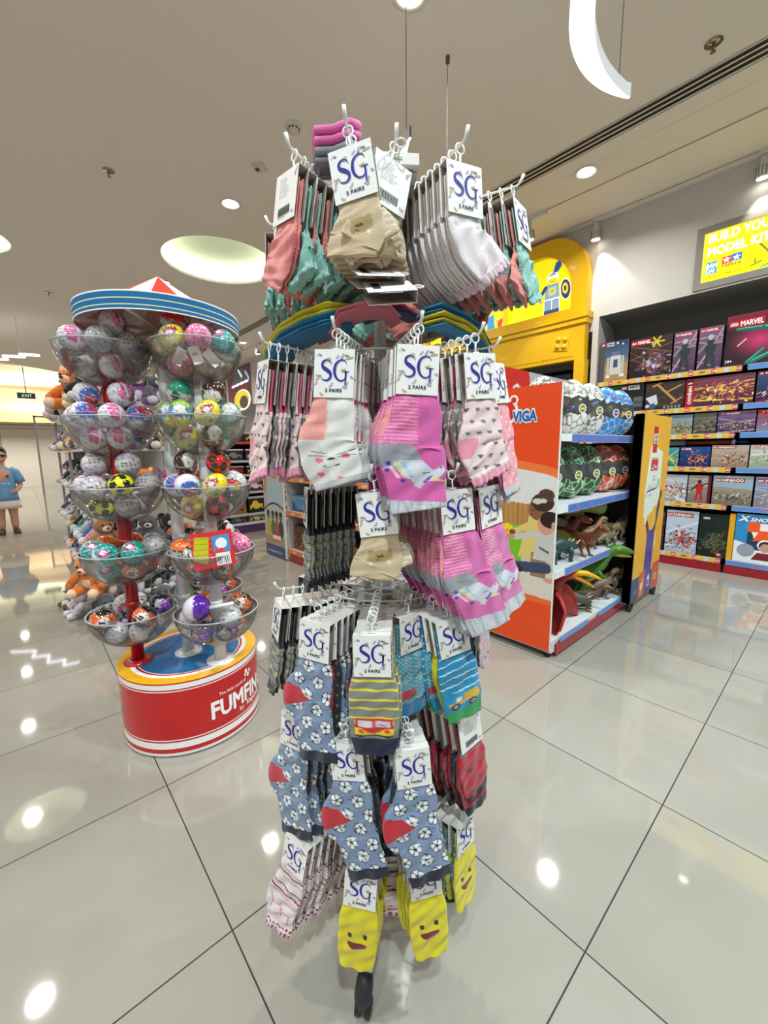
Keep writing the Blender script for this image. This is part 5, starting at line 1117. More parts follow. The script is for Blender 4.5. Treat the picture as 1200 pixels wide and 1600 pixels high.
PLAN = {
 'A': [['pink_swirl', 'pink_swirl', 'clear_grey', 'lilac_band', 'clear_grey', 'pink_swirl'], ['pink_swirl', 'blue_disc', 'lilac_band', 'blue_disc', 'pink_swirl', 'blue_disc'], ['lilac_band', 'lilac_band', 'clear_grey', 'lilac_band', 'hole_yellow', 'lilac_band'], ['orange_black', 'teal_white', 'orange_white', 'clear_grey', 'teal_white', 'orange_black'], ['clear_grey', 'rainbow', 'orange_black', 'purple_dark']],
 'B': [['red_clear', 'yellow_clear', 'blue_yellow', 'teal_white', 'pink_glitter', 'clear_grey'], ['brown', 'blue_yellow', 'green_egg', 'teal_clear', 'yellow_clear', 'green_egg'], ['hole_red', 'blue_disc', 'teal_clear', 'rainbow', 'yellow_clear', 'brown'], ['orange_black', 'orange_white', 'clear_grey', 'pink_glitter', 'orange_black', 'lilac_band'], ['purple_dark', 'orange_white', 'clear_grey', 'orange_black']],
 'D': [['blue_yellow', 'red_clear', 'brown'], ['brown', 'teal_clear', 'pink_swirl'], ['red_clear', 'hole_red', 'clear_grey'], ['orange_black', 'orange_white', 'brown'], ['purple_dark', 'green_egg', 'orange_black']]}
PLN = {'A': 'red pole', 'B': 'front white pole', 'D': 'rear pole'}
LEV = ['top', 'second', 'third', 'fourth', 'lowest']
rc = random.Random(11)
_cnt = {}
def place_caps():
    vdir = atan2(-BC[1], -BC[0])
    for pk, rows in PLAN.items():
        x, y, _ = POLES[pk]
        for li, z in enumerate((1.56, 1.30, 1.04, .785, .53)):
            kinds = rows[li]; front = vdir; n1 = 4; n2 = 7 if li < 4 else 4; pos = []
            for k in range(n1): a = front+.4+k*2*pi/n1; pos.append((.067*cos(a), .067*sin(a), -.074))
            if li < 4 or True:
                for k in range(n2): a = front+.1*li+k*2*pi/n2+rc.uniform(-.04, .04); pos.append((.1085*cos(a), .1085*sin(a), .006+rc.uniform(0, .006)+(0 if n2 == 7 else -.012)))
            if li in (0, 1, 2) and pk != 'D':
                inward = atan2(-y, -x)
                for k in range(3 if li else 2): a = front+.6+k*2*pi/3 if li else inward+(1.0 if k else -1.0); pos.append((.072*cos(a), .072*sin(a), .088 if li else .080))
            if pk == 'D': pos = pos[4:]
            for k, (dx, dy, dz) in enumerate(pos):
                kd = kinds[(k*5+k//2) % len(kinds)]
                key = (pk, li, kd); _cnt[key] = _cnt.get(key, 0)+1
                lab = '%s (%s), %s bowl of the %s' % (CAPD[kd], ['first', 'second', 'third', 'fourth', 'fifth', 'sixth', 'seventh', 'eighth', 'ninth', 'tenth'][_cnt[key]-1], LEV[li], PLN[pk])
                a = front if True else 0
                o = link('toy_capsule', capsule_mesh(kd, rc.randrange(2)), None, (BC[0]+x+dx, BC[1]+y+dy, z+dz+.001), (0, 0, atan2(-(BC[1]+y+dy), -(BC[0]+x+dx))+.52+rc.uniform(-.3, .3)))
                tag(o, lab, 'toy capsule', None); o['group'] = 'capsules in the %s bowl of the %s' % (LEV[li], PLN[pk])
place_caps()
# shiny packet in the fourth bowl, lollipop capsule in the lowest bowl, paper price tags in the top bowl
def at_b(pk, dz, ang, r):
    x, y, _ = POLES[pk]; a = atan2(-BC[1], -BC[0])+ang; return (BC[0]+x+r*cos(a), BC[1]+y+r*sin(a), dz), a
loc, a = at_b('B', .80, -.05, .135)
t = thing('foil_packet', 'red foil packet with yellow window and barcode in the fourth bowl', 'packet', loc, face(cos(a), sin(a))-.15)
def pk(p):
    p.C[:] = (206, 34, 40); p.poly([(-.068, -.02), (-.02, -.04), (-.005, .06), (-.055, .065)], (190, 180, 20)); [p.line(-.07, -.02+.02*k, .0, -.026+.02*k, .003, (150, 140, 20)) for k in range(5)]
    p.rect(.005, .065, .0, .06, (60, 140, 196)); p.ell(.035, .03, .02, .02, (230, 230, 235)); p.rect(.01, .06, -.05, -.005, (226, 224, 220)); [p.line(.018+.006*k, -.045, .018+.006*k, -.018, .0025, (40, 40, 40)) for k in range(7)]; p.rect(.01, .04, -.0, .012, (220, 60, 40))
m = MB(); M = Matrix.Rotation(-.12, 4, 'Y') @ Matrix.Rotation(-.25, 4, 'X'); grid(m, -.07, .075, -.055, .072, 90, 80, pk, y=-.012, M=M); grid(m, -.07, .075, -.055, .072, 4, 4, lambda p: p.m(p.X < 9, (180, 30, 36)), y=-.004, M=M); m.box(-.072, .077, -.011, -.005, .068, .078, (210, 40, 44), M=M); link('printed_foil', m.mesh('printed_foil', SHELL), t)
loc, a = at_b('B', .545, -.65, .125)
t = thing('lollipop_capsule', 'purple and white capsule with a white stick in the lowest bowl', 'toy capsule', (loc[0], loc[1], .585), 0); ri = Vector((_r.x, _r.y, 0)).normalized()
m = MB(); m.ball((0, 0, 0), .05, seg=36, rings=24, paint=lambda D: np.where((D @ np.array([ri.x, ri.y, .1]) > .1)[:, None], np.array((90, 30, 150.)), np.array((214, 206, 216.)))); link('shell', m.mesh('shell', SHELL), t)
m = MB(); m.cyl((ri.x*.045, ri.y*.045, .0), (ri.x*.14, ri.y*.14, .018), .008, .0065, seg=12, col=(244, 240, 236)); link('stick', m.mesh('stick', PLAST), t)
for k, (ang, r, z, rl) in enumerate(((-.55, .15, 1.50, .5), (-.1, .155, 1.505, -.35), (.3, .155, 1.50, -.8))):
    loc, a = at_b('B', z, ang, r-.025); m = MB(); m.box(-.018, .018, -.0007, .0007, -.03, .03, (232, 228, 222)); 
    if k == 1: text(m, '88', -.01, -.002, h=.012, y=-.001, col=(60, 60, 60))
    o = link('price_tag', m.mesh('price_tag', PAPER), None, loc, (0, rl, face(cos(a), sin(a)))); tag(o, ['left white paper tag against the top bowl of the white pole', 'middle white paper tag with digits in the top bowl', 'right white paper tag against the top bowl'][k], 'price tag')
# red inner panel leaning in the red pole's bowls is the pole's backing sheet
for z, lab in ((1.50, 'dark red curved sheet inside the top bowl of the red pole'), (.50, 'red curved sheet inside the lowest bowl of the red pole')):
    m = MB(); a0 = atan2(-BC[1], -BC[0])-1.3; m.lathe([(.118, -.045), (.13, -.02), (.137, .035)], 20, (150, 18, 22), a0=a0-.5, a1=a0+.45); o = link('backing_sheet', m.mesh('backing_sheet', PLAST), None, (BC[0]+POLES['A'][0], BC[1]+POLES['A'][1], z)); tag(o, lab, 'plastic sheet')

# ================================================================ plush gondola behind the capsule tower
PX0, PX1, PY0, PY1 = -6.1, -3.45, .34, .86
def plush_rack():
    t = thing('plush_rack', 'clear-shelved rack packed with plush toys behind the capsule display', 'shelving', (0, 0, 0))
    for z in (.12, .48, .84, 1.2, 1.52):
        m = MB(); m.box(PX0, PX1, PY0, PY1, z-.012, z, (196, 196, 196)); m.box(PX0, PX1, PY0-.002, PY0, z-.012, z+.03, (210, 212, 214)); m.box(PX1, PX1+.002, PY0, PY1, z-.012, z+.03, (210, 212, 214)); link('shelf', m.mesh('shelf', PLAST), t)
    for x in (PX0+.02, -4.8, PX1-.02):
        for y in (PY0+.02, PY1-.02): m = MB(); m.box(x-.012, x+.012, y-.012, y+.012, 0, 1.56, (170, 170, 172)); link('post', m.mesh('post', PLAST), t)
    m = MB(); m.box(PX0, PX1, .49, .51, .12, 1.56, (70, 90, 96)); link('divider', m.mesh('divider', PAPER), t)
plush_rack()
def plush_mesh(kind, c, c2, seed=0):
    m = MB(); r = random.Random(seed); b = dict(seg=16, rings=11, noise=.05)
    w = tuple(min(255, v*.35+160) for v in c) if c2 is None else c2
    m.ball((0, 0, .095), .09, c, sc=(1, .9, 1.05), **b); m.ball((0, -.035, .09), .065, w, sc=(.95, .75, 1), **b)
    m.ball((0, -.02, .225), .075, c, sc=(1.1, .95, .95), **b); m.ball((0, -.085, .205), .034, w, sc=(1.1, .8, .8), seg=12, rings=8)
    for q in (-1, 1):
        m.tube([(.06*q, -.02, .16), (.10*q, -.05, .12), (.125*q, -.08, .085)], [.032, .034, .03], 10, c); m.ball((.125*q, -.082, .083), .031, c, seg=10, rings=7)
        m.tube([(.05*q, -.03, .04), (.07*q, -.10, .035), (.08*q, -.14, .035)], [.042, .042, .038], 10, c); m.ball((.08*q, -.145, .038), .038, w, seg=10, rings=7)
    ears = []
    for q in (-1, 1):
        ear = MB(); ears.append(ear)
        if kind == 'bear': ear.ball((.062*q, -.015, .285), .03, c, seg=12, rings=8, sc=(1, .5, 1)); ear.ball((.062*q, -.026, .285), .018, w, seg=10, rings=6, sc=(1, .4, 1))
        elif kind == 'rabbit': ear.tube([(.035*q, 0, .27), (.05*q, .01, .34), (.06*q, .02, .40), (.062*q, .02, .42)], [.018, .026, .022, .005], 10, c, flat=.5)
        elif kind == 'cat': ear.tube([(.05*q, -.01, .27), (.065*q, -.01, .30), (.075*q, -.01, .335)], [.03, .02, .002], 8, c, flat=.5)
        elif kind == 'dog': ear.tube([(.065*q, -.01, .265), (.10*q, -.02, .25), (.115*q, -.03, .19), (.112*q, -.03, .175)], [.014, .024, .03, .008], 10, tuple(v*.6 for v in c), flat=.5)
        else: ear.ball((.075*q, -.02, .27), .036, c, seg=14, rings=9, sc=(1, .35, 1))
    f = MB()
    for q in (-1, 1): f.ball((.03*q, -.088, .24), .0095, (20, 18, 18), seg=8, rings=6)
    f.ball((0, -.117, .214), .012, (50, 34, 34), seg=8, rings=6, sc=(1.3, .8, .8))
    return m.mesh('body', PLUSH), [e.mesh('ear', PLUSH) for e in ears], f.mesh('face', PLAST)
PK = [('bear', (150, 104, 60), None, 'brown teddy bear'), ('dog', (176, 130, 70), None, 'tan plush dog'), ('cat', (230, 170, 40), None, 'mustard yellow plush cat'), ('rabbit', (190, 184, 190), None, 'grey plush rabbit'), ('bear', (70, 110, 160), None, 'blue plush bear'),
      ('round', (40, 38, 40), (200, 196, 190), 'black white plush animal'), ('rabbit', (214, 150, 170), None, 'pink plush rabbit'), ('cat', (120, 80, 130), None, 'purple plush cat'), ('dog', (210, 206, 196), (120, 90, 70), 'cream plush dog'), ('bear', (216, 120, 40), None, 'orange plush bear'),
      ('round', (60, 130, 110), None, 'green plush animal'), ('bear', (110, 44, 40), None, 'dark red plush bear'), ('dog', (90, 90, 96), None, 'dark grey plush dog'), ('rabbit', (236, 226, 206), None, 'cream plush rabbit'), ('round', (226, 204, 60), None, 'bright yellow plush animal')]
PM = [plush_mesh(k, c, w, i) for i, (k, c, w, d) in enumerate(PK)]
def plush(i, loc, rz, s, label, tilt=0.):
    t = thing('plush_toy', label, 'plush toy', loc, 0, rot=(tilt, 0, rz)); t.scale = (s, s, s)
    b, e, f = PM[i]; link('body', b, t); [link('ear', q, t) for q in e]; link('face', f, t)
    return t
rp = random.Random(3); row = ['lowest shelf', 'second shelf', 'third shelf', 'fourth shelf', 'top shelf']
for zi, z in enumerate((.12, .48, .84, 1.2, 1.52)):
    n = {}
    for j in range(13):          # aisle side, facing -y
        i = rp.choice([0,1,2,3,4,4,5,5,7,9,10,11,12,12,14,6,8]); x = PX1-.12-j*.205; n[i] = n.get(i, 0)+1
        plush(i, (x, PY0+.12-.02*(zi % 2), z+.001), rp.uniform(-.5, .5), rp.uniform(.74, .9), '%s, %s of its kind from the near end, %s, aisle side' % (PK[i][3], ORD[n[i]-1], row[zi]), -rp.uniform(0, .15))
    for j in range(4):           # near end, facing +x
        i = rp.choice([0,1,3,4,5,5,7,9,11,12,12,6]); y = PY0+.06+j*.145; plush(i, (PX1-.06+(.02), y, z+.001) if j else (PX1-.05, y, z+.001), pi/2+rp.uniform(-.4, .4), rp.uniform(.68, .8), '%s at the near end of the %s, %s from the left' % (PK[i][3], row[zi], ORD[j]), 0)
for j, (i, x, y, s) in enumerate(((12, -3.30, .34, .72), (3, -3.22, .52, .7), (12, -3.28, .70, .7), (5, -3.26, .86, .65), (3, -3.62, .24, .62), (12, -3.10, .44, .6), (8, -3.90, .22, .6), (10, -3.12, .64, .6))):
    plush(i, (x, y, .001), pi/2+rp.uniform(-.6, .6) if x > -3.5 else rp.uniform(-.3, .5), s, '%s on the floor by the rack, %s of the floor pile' % (PK[i][3], ORD[j]), 0)
plush(9, (-3.36, .30, .25), .9, .85, 'big orange plush toy hanging at the near corner of the rack', .2).name = 'plush_toy'
plush(5, (-4.9, .50, 1.535), .5, 1.35, 'largest black plush toy sitting on top of the rack', 0)
plush(9, (-4.35, .42, 1.535), .8, 1.15, 'orange plush toy on top of the rack beside the black one', 0)
plush(10, (-3.9, .6, 1.535), 1.1, 1.2, 'pale teal plush toy on the rack top seen between the bowls', 0)
plush(6, (-5.6, .5, 1.535), .5, 1.3, 'pink plush toy behind the largest black one on the rack top', 0)

# ================================================================ child at the far left
def child():
    t = thing('person', 'child in sunglasses, light blue T-shirt and pale shorts standing in the aisle', 'person', (-8.25, -.21, 0), face(1, .10)); S = (196, 148, 120)
    m = MB(); H = 1.28
    sk = lambda pts, r, seg=16, c=S: m.tube(pts, r, seg, c)
    sk([(0, .0, .50), (0, .0, .60), (0, .005, .70), (0, .0, .82), (0, 0, .92), (0, .005, .98), (0, 0, 1.03), (0, -.005, 1.07)], [.10, .115, .105, .12, .125, .07, .042, .042], 20)
    for q in (-1, 1):
        sk([(.065*q, 0, .58), (.07*q, -.005, .45), (.072*q, -.01, .30), (.074*q, .0, .24), (.075*q, .01, .15), (.076*q, .01, .06)], [.085, .07, .05, .048, .045, .03])
        sk([(.11*q, 0, .95), (.155*q, .0, .90), (.18*q, .01, .80), (.19*q, -.02, .72), (.15*q, -.09, .66), (.11*q, -.13, .64)], [.045, .042, .036, .032, .027, .02])
    m.ball((0, 0, 1.155), .095, S, seg=24, rings=16, sc=(.88, 1.0, 1.12)); m.ball((0, -.085, 1.11), .045, S, sc=(1, .6, .7)); m.tube([(0, -.095, 1.17), (0, -.115, 1.145), (0, -.095, 1.14)], [.008, .014, .01], 8, S)
    for q in (-1, 1): m.ball((.084*q, .005, 1.15), .02, S, sc=(.5, 1, 1.3), seg=10, rings=7)
    m.tube([(-.025, -.095, 1.108), (0, -.103, 1.105), (.025, -.095, 1.108)], [.004, .007, .004], 6, (170, 100, 90))
    for q in (-1, 1):
        b = np.array((.105*q, -.14, .64)); m.ball(b, .024, S, sc=(1, 1, .6), seg=12, rings=8)
        for k in range(4): m.tube([tuple(b+np.array((.004*q*k-.01*q, -.012, .012-.008*k))), tuple(b+np.array((-.03*q, -.03, .012-.009*k))), tuple(b+np.array((-.045*q, -.018, .008-.009*k)))], [.0075, .0068, .005], 8, S)
        m.tube([tuple(b+np.array((0, .0, .015))), tuple(b+np.array((-.012*q, -.02, .032)))], [.009, .006], 8, S)
    link('body', m.mesh('body', mat('skin', None, rough=.55)), t)
    m = MB(); m.ball((0, .012, 1.185), .1, (34, 24, 22), sc=(.93, 1.0, 1.05), seg=24, rings=16, noise=.03); m.ball((0, -.06, 1.235), .05, (34, 24, 22), sc=(1.3, .8, .6), noise=.05)
    # cut the hair cap above the face
    link('hair', m.mesh('hair', PLUSH), t, (0, .012, .012))
    m = MB()
    for q in (-1, 1): m.ball((.034*q, -.098, 1.158), .026, (16, 14, 16), sc=(1.1, .35, .75), seg=14, rings=8)
    m.tube([(-.08, -.02, 1.165), (-.07, -.085, 1.165), (0, -.108, 1.166), (.07, -.085, 1.165), (.08, -.02, 1.165)], .005, 6, (16, 14, 16)); link('sunglasses', m.mesh('sunglasses', SHELL), t)
    BL = (104, 150, 196); m = MB()
    m.tube([(0, 0, .50), (0, 0, .58), (0, 0, .68), (0, 0, .80), (0, 0, .90), (0, .0, .97), (0, .0, 1.0)], [.165, .155, .145, .142, .145, .10, .055], 28, BL, flat=.8)
    for q in (-1, 1): m.tube([(.09*q, 0, .955), (.15*q, 0, .91), (.185*q, .0, .83), (.20*q, -.01, .76)], [.055, .062, .058, .060], 18, BL)
    for k in range(5): m.box(-.07+.03*k, -.055+.03*k, -.125, -.121, .745+.01*(k % 2), .765, (225, 232, 240))
    m.ball((.05, -.118, .86), .02, (60, 80, 110), sc=(1, .2, 1.2), seg=10, rings=6); link('t_shirt', m.mesh('t_shirt', mat('cotton', None, rough=.95, bump=.5, bscale=30, sheen=.2)), t)
    m = MB(); m.tube([(0, 0, .56), (0, 0, .50), (0, .0, .44), (0, 0, .385)], [.14, .165, .175, .182], 28, (206, 198, 186), flat=.8, caps=True); link('shorts', m.mesh('shorts', MATS['cotton']), t)
    for q in (-1, 1):
        m = MB(); m.tube([(.078*q, .055, .03), (.08*q, .01, .045), (.085*q, -.05, .035), (.088*q, -.10, .022)], [.035, .042, .038, .022], 14, (60, 44, 40)); m.tube([(.078*q, .06, .012), (.09*q, -.11, .012)], [.036, .036], 12, (40, 32, 30), flat=.3); link('shoe', m.mesh('shoe', RUBBER), t)
child()
m = MB(); m.box(-.2, .2, -.15, .15, 0, .32, (190, 20, 30)); m.box(-.21, .21, -.16, .16, .32, .34, (170, 18, 26)); o = link('red_crate', m.mesh('red_crate', PLAST), None, (-9.4, -.62, 0)); tag(o, 'red bin on the floor behind the child at the left edge', 'bin')
# glass shopfront rail beyond the rack
t = thing('glass_shopfront', 'thin-framed glass shopfront panel at the far end left of the plush rack', 'glass panel', (0, 0, 0))
m = MB(); m.box(-16.02, -15.98, .45, .5, 0, 2.3, (150, 150, 150)); m.box(-16.02, -15.98, 1.8, 1.85, 0, 2.3, (150, 150, 150)); m.box(-16.02, -15.98, .45, 1.85, 2.25, 2.3, (150, 150, 150)); link('frame', m.mesh('frame', PLAST), t)
m = MB(); m.box(-16.005, -15.995, .5, 1.8, .02, 2.25); link('glass', m.mesh('glass', CLEAR), t)
# ================================================================ rotating sock stand
SC = Vector((-.677, .593, 0)); D0 = Vector((.7522, -.6589, 0)); RT = Vector((.6589, .7522, 0))
# ---- SG lettering: calligraphic strokes as ribbons
WT = [1.]; ZS = [1.]
def ribbon(mb, pts, col, y, ox=0, oz=0, s=1.):
    P = []; n = len(pts)
    def cr(a, b, c, d, t): return .5*((2*b)+(-a+c)*t+(2*a-5*b+4*c-d)*t*t+(-a+3*b-3*c+d)*t**3)
    A = [np.array(p, float) for p in pts]; A = [A[0]]+A+[A[-1]]
    for i in range(1, len(A)-2):
        for k in range(6): P.append(cr(A[i-1], A[i], A[i+1], A[i+2], k/6))
    P.append(A[-2]); V = []
    for i, p in enumerate(P):
        d = P[min(i+1, len(P)-1)]-P[max(i-1, 0)]; l = hypot(d[0], d[1])+1e-9; nx, nz = -d[1]/l, d[0]/l; w = p[2]*WT[0]/2
        V += [(ox+s*(p[0]+nx*w), y, oz+s*ZS[0]*(p[1]+nz*w)), (ox+s*(p[0]-nx*w), y, oz+s*ZS[0]*(p[1]-nz*w))]
    mb.add(V, [(2*i, 2*i+1, 2*i+3, 2*i+2) for i in range(len(P)-1)], col)
GS = [(.80, .78, .02), (.76, .92, .05), (.62, 1.0, .07), (.40, 1.0, .12), (.22, .86, .20), (.26, .66, .26), (.50, .52, .30), (.74, .36, .26), (.76, .14, .20), (.58, .0, .12), (.34, -.01, .08), (.18, .08, .05), (.12, .26, .02)]
GG = [(1.80, .80, .02), (1.74, .94, .06), (1.55, 1.02, .09), (1.32, .98, .12), (1.10, .80, .20), (1.02, .50, .26), (1.10, .20, .20), (1.32, .0, .12), (1.56, -.02, .09), (1.74, .10, .10), (1.78, .42, .16)]
def sg(mb, x, z, w, y):
    WT[0] = .70; ZS[0] = 1.22; s = w/1.95; c = (44, 40, 132)
    for off, cc in ((.035, (150, 150, 200)), (0, c)):
        ribbon(mb, GS, cc, y-(.0002 if off == 0 else 0), x+off*s, z-off*s, s); ribbon(mb, GG, cc, y-(.0002 if off == 0 else 0), x+off*s, z-off*s, s)
        ribbon(mb, [(1.52, .44, .05), (1.76, .44, .06), (1.96, .44, .05)], cc, y-(.0002 if off == 0 else 0), x+off*s, z-off*s, s)
        ribbon(mb, [(1.76, .44, .15), (1.77, .2, .15), (1.76, -.28, .09)], cc, y-(.0002 if off == 0 else 0), x+off*s, z-off*s, s)
    WT[0] = 1.; ZS[0] = 1.
CW, CH, CT = .064, .072, .0165      # header card
CFT = [(156, 150, 176), (196, 160, 104), (150, 156, 170), (176, 160, 182)]
def card_mesh(hang='front'):
    m = MB(); B = (226, 221, 216); z0, z1 = -.030-CH, -.030; h = CT/2
    # folded sleeve: front, back, crease
    m.box(-CW/2, CW/2, -h-.0006, -h, z0, z1, B); m.box(-CW/2, CW/2, h, h+.0006, z0, z1, B); m.box(-CW/2, CW/2, -h-.0006, h+.0006, z1, z1+.0006, (206, 200, 194))
    m.box(-CW/2+.0005, CW/2-.0005, -h+.0002, -h+.0006, z0, z1-.001, (150, 134, 120)); m.box(-CW/2+.0005, CW/2-.0005, h-.0006, h-.0002, z0, z1-.001, (150, 134, 120))
    r = random.Random(4)
    for side in (-1, 1):
        y = side*(h+.0009)
        for k in range(34):
            x, z = r.uniform(-.47, .47)*CW, z0+r.uniform(.04, .96)*CH
            if abs(x) < .027 and z0+.020 < z < z0+.052: 
                if r.random() < .8: continue
            if side > 0 and abs(x) < .022: continue
            if side < 0 and abs(x) < .018 and z0+.005 < z < z0+.017: continue
            a = r.uniform(-1.2, 1.2); l = r.uniform(.0035, .0055); c = r.choice(CFT)
            ribbon(m, [(x-l*cos(a)*.8, z-l*sin(a)*.8, .0028), (x+.0012*sin(a), z-.0012*cos(a), .0034), (x+l*cos(a)*.8, z+l*sin(a)*.8, .0028)], c, y)
    sg(m, -.024, z0+.0265, .047, -h-.0012)
    text(m, '2 PAIRS', -.0135, z0+.0085, w=.027, h=.0052, y=-h-.0012, col=(50, 50, 60), bold=.02)
    text(m, 'Size', .016, z1-.010, h=.003, y=-h-.0012, col=(40, 40, 50), bold=.02); text(m, '4-6 years', .010, z1-.0155, h=.0026, y=-h-.0012, col=(90, 90, 100)); text(m, '8   19', -.029, z1-.0105, h=.0028, y=-h-.0012, col=(90, 90, 110))
    # reverse: small print and barcode (mirrored so that it reads from behind)
    M = Matrix.Rotation(pi, 4, 'Z'); yb = -h-.0012
    for k in range(7): text(m, ['80% COTTON', '17% POLYAMIDE', '3% ELASTANE', 'MACHINE WASH 40', 'DO NOT BLEACH', 'DO NOT TUMBLE DRY', 'MADE IN TURKEY'][k], -.018, z1-.010-.0042*k, h=.0021, y=yb, col=(110, 108, 118), M=M)
    for k in range(22): m.box(-.018+.0016*k, -.018+.0016*k+(.0009 if (k*7) % 3 else .0005), yb-.0002, yb, z0+.010, z0+.022, (30, 30, 34), M=M)
    text(m, '8 690000 123456', -.017, z0+.0065, h=.0022, y=yb, col=(50, 50, 60), M=M)
    return m.mesh('header_card', PAPER)
CARD = card_mesh()
m = MB(); m.tube([(.0075*cos(a), 0, .0075*sin(a)-.004) for a in np.linspace(0, 2*pi, 22)], .0013, 6, (232, 230, 226), caps=False); m.tube([(0, 0, -.0115), (0, .001, -.020), (0, 0, -.031)], .0016, 6, (232, 230, 226)); m.tube([(-.006, 0, -.027), (.006, 0, -.027)], .0013, 6, (232, 230, 226))
HOOK = m.mesh('plastic_hook', PLAST)

def sock_mesh(path, th, paint, scallop=0., nu=30, nv=90, seed=0, wr=1., lean=0., wide=1.27, true_x=False):
    """path: (x, z, halfwidth) control points from top to bottom; a soft flattened tube"""
    A = [np.array(p, float) for p in path]; A = [2*A[0]-A[1]]+A+[2*A[-1]-A[-2]]; n = len(path)-1
    def cr(t):
        i = min(int(t*n), n-1); u = t*n-i; a, b, c, d = A[i:i+4]
        return .5*((2*b)+(-a+c)*u+(2*a-5*b+4*c-d)*u*u+(-a+3*b-3*c+d)*u**3)
    C = np.array([cr(k/nv) for k in range(nv+1)]); ws = np.clip((-.090-C[:, 1])/.045, 0, 1); ws = 1+(wide-1)*ws*ws*(3-2*ws); C[:, 0] *= ws; C[:, 2] *= ws; inc = np.clip((-.098-C[:, 1])/.02, 0, 1); d = np.gradient(C[:, :2], axis=0); d /= np.linalg.norm(d, axis=1)[:, None]; nrm = np.stack([-d[:, 1], d[:, 0]], 1)
    X = []; Y = []; Z = []; S = []; T = []; W_ = []
    N2 = 2*nu
    for j in range(nv+1):
        s = j/nv; e = min(s, 1-s)*nv; k = sqrt(max(0, 1-(1-min(1, (e+.3)/1.9))**2))
        for i in range(N2):
            a = 2*pi*i/N2; ca, sa = cos(a), sin(a); xx = np.sign(ca)*abs(ca)**.75; yy = np.sign(sa)*abs(sa)**.55
            w = C[j, 2]*(.97+.03*k); W_.append(ws[j])
            wv = wr*(.0010*sin(s*23+seed)+.0009*sin(s*41+xx*5+seed*2)+.0011*sin(xx*7+s*9+seed)*(1 if sa < 0 else -1))
            if scallop and s > .90: yy = yy*(1+.7*abs(sin(xx*w/.0042)))
            sc = scallop*abs(sin(xx*w/.0042*1.0)) if s > .93 else 0
            # note: nrm points to the wearer's left of travel
            X.append(C[j, 0]-nrm[j, 0]*xx*w*-1+d[j, 0]*sc*(s-.93)/.07); Z.append(C[j, 1]-nrm[j, 1]*xx*w*-1+d[j, 1]*sc*(s-.93)/.07)
            Y.append(yy*th*k*(.55+.45*inc[j])+wv*(.12+.88*inc[j])); S.append(s); T.append(xx)
    X, Y, Z, S, T = map(np.array, (X, Y, Z, S, T)); wf = np.array(W_); p = Pt(X if true_x else X/wf, Z); p.S = S; p.T = T; p.Y = Y; paint(p)
    m = MB(); f = [(j*N2+i, j*N2+(i+1) % N2, (j+1)*N2+(i+1) % N2, (j+1)*N2+i) for j in range(nv) for i in range(N2)]
    f += [tuple(range(N2-1, -1, -1)), tuple(range(nv*N2, (nv+1)*N2))]
    X = X+lean*np.clip(-.098-Z, 0, 1)
    m.add(np.stack([X, Y, Z], 1), f, lin(np.clip(p.C, 0, 255)), smooth=True)
    return m.mesh('sock', KNIT)

# ---- painted designs (X lateral metres, Z metres below the hook, card bottom at -.102)
def ripple(p, c, c2, z0, z1, pitch=.004):
    mk = (p.Z <= z1) & (p.Z >= z0); f = (np.sin(p.Z*2*pi/pitch) > 0); p.m(mk & f, c); p.m(mk & ~f, c2)
def stripes(p, z0, z1, pitch, duty, c, x0=-9, x1=9, slant=0.):
    q = ((p.Z+slant*p.X-z0) % pitch)/pitch; p.m((p.Z >= z0) & (p.Z <= z1) & (q < duty) & (p.X >= x0) & (p.X <= x1), c)
def heart(p, x, z, s, c, a=0.): p.ell(x-.45*s, z+.2*s, .55*s, .5*s, c); p.ell(x+.45*s, z+.2*s, .55*s, .5*s, c); p.poly([(x-.95*s, z+.1*s), (x+.95*s, z+.1*s), (x, z-.95*s)], c)
def hearts(p, c, s=.0042, dx=.018, dz=.019):
    k = 0
    for iz in range(16):
        for ix in range(-3, 4): heart(p, (ix+.5*(iz % 2))*dx, -.100-iz*dz, s, c); k += 1
def soccer(p, x, z, r, a=0.):
    p.ell(x, z, r*1.14, r*1.14, (26, 28, 36)); p.ell(x, z, r, r, (232, 234, 236)); K = (26, 28, 36)
    p.poly([(x+.32*r*cos(a+k*1.2566+pi/2), z+.32*r*sin(a+k*1.2566+pi/2)) for k in range(5)], K)
    for k in range(5):
        b = a+k*1.2566+pi/2; p.line(x+.36*r*cos(b), z+.36*r*sin(b), x+.68*r*cos(b), z+.68*r*sin(b), r*.14, K)
        p.poly([(x+r*.98*cos(b-.34), z+r*.98*sin(b-.34)), (x+r*.72*cos(b), z+r*.72*sin(b)), (x+r*.98*cos(b+.34), z+r*.98*sin(b+.34))], K)
DN = {}
def beige(p):
    p.C[:] = (206, 184, 150); p.noise(.05); p.m(p.S > .93, (196, 170, 134))
    x, z = .001, -.139; p.ell(x, z, .0175, .0125, (176, 150, 100)); p.rect(x-.02, x+.02, z-.02, z-.004, (206, 184, 150)); p.ell(x, z-.002, .0165, .006, (176, 150, 100)); p.ell(x+.001, z+.002, .004, .0024, (40, 34, 34)); p.line(x+.001, z, x-.003, z-.004, .0012, (40, 34, 34)); p.ell(x-.012, z-.009, .003, .003, (232, 224, 206)); p.ell(x+.012, z-.009, .003, .003, (232, 224, 206)); p.ell(x-.012, z+.01, .004, .004, (176, 150, 100)); p.ell(x+.012, z+.01, .004, .004, (176, 150, 100))
def beige_stripe(p): p.C[:] = (208, 188, 156); stripes(p, -.3, -.06, .009, .4, (228, 214, 188)); p.m(p.S > .93, (196, 172, 138)); p.noise(.04)
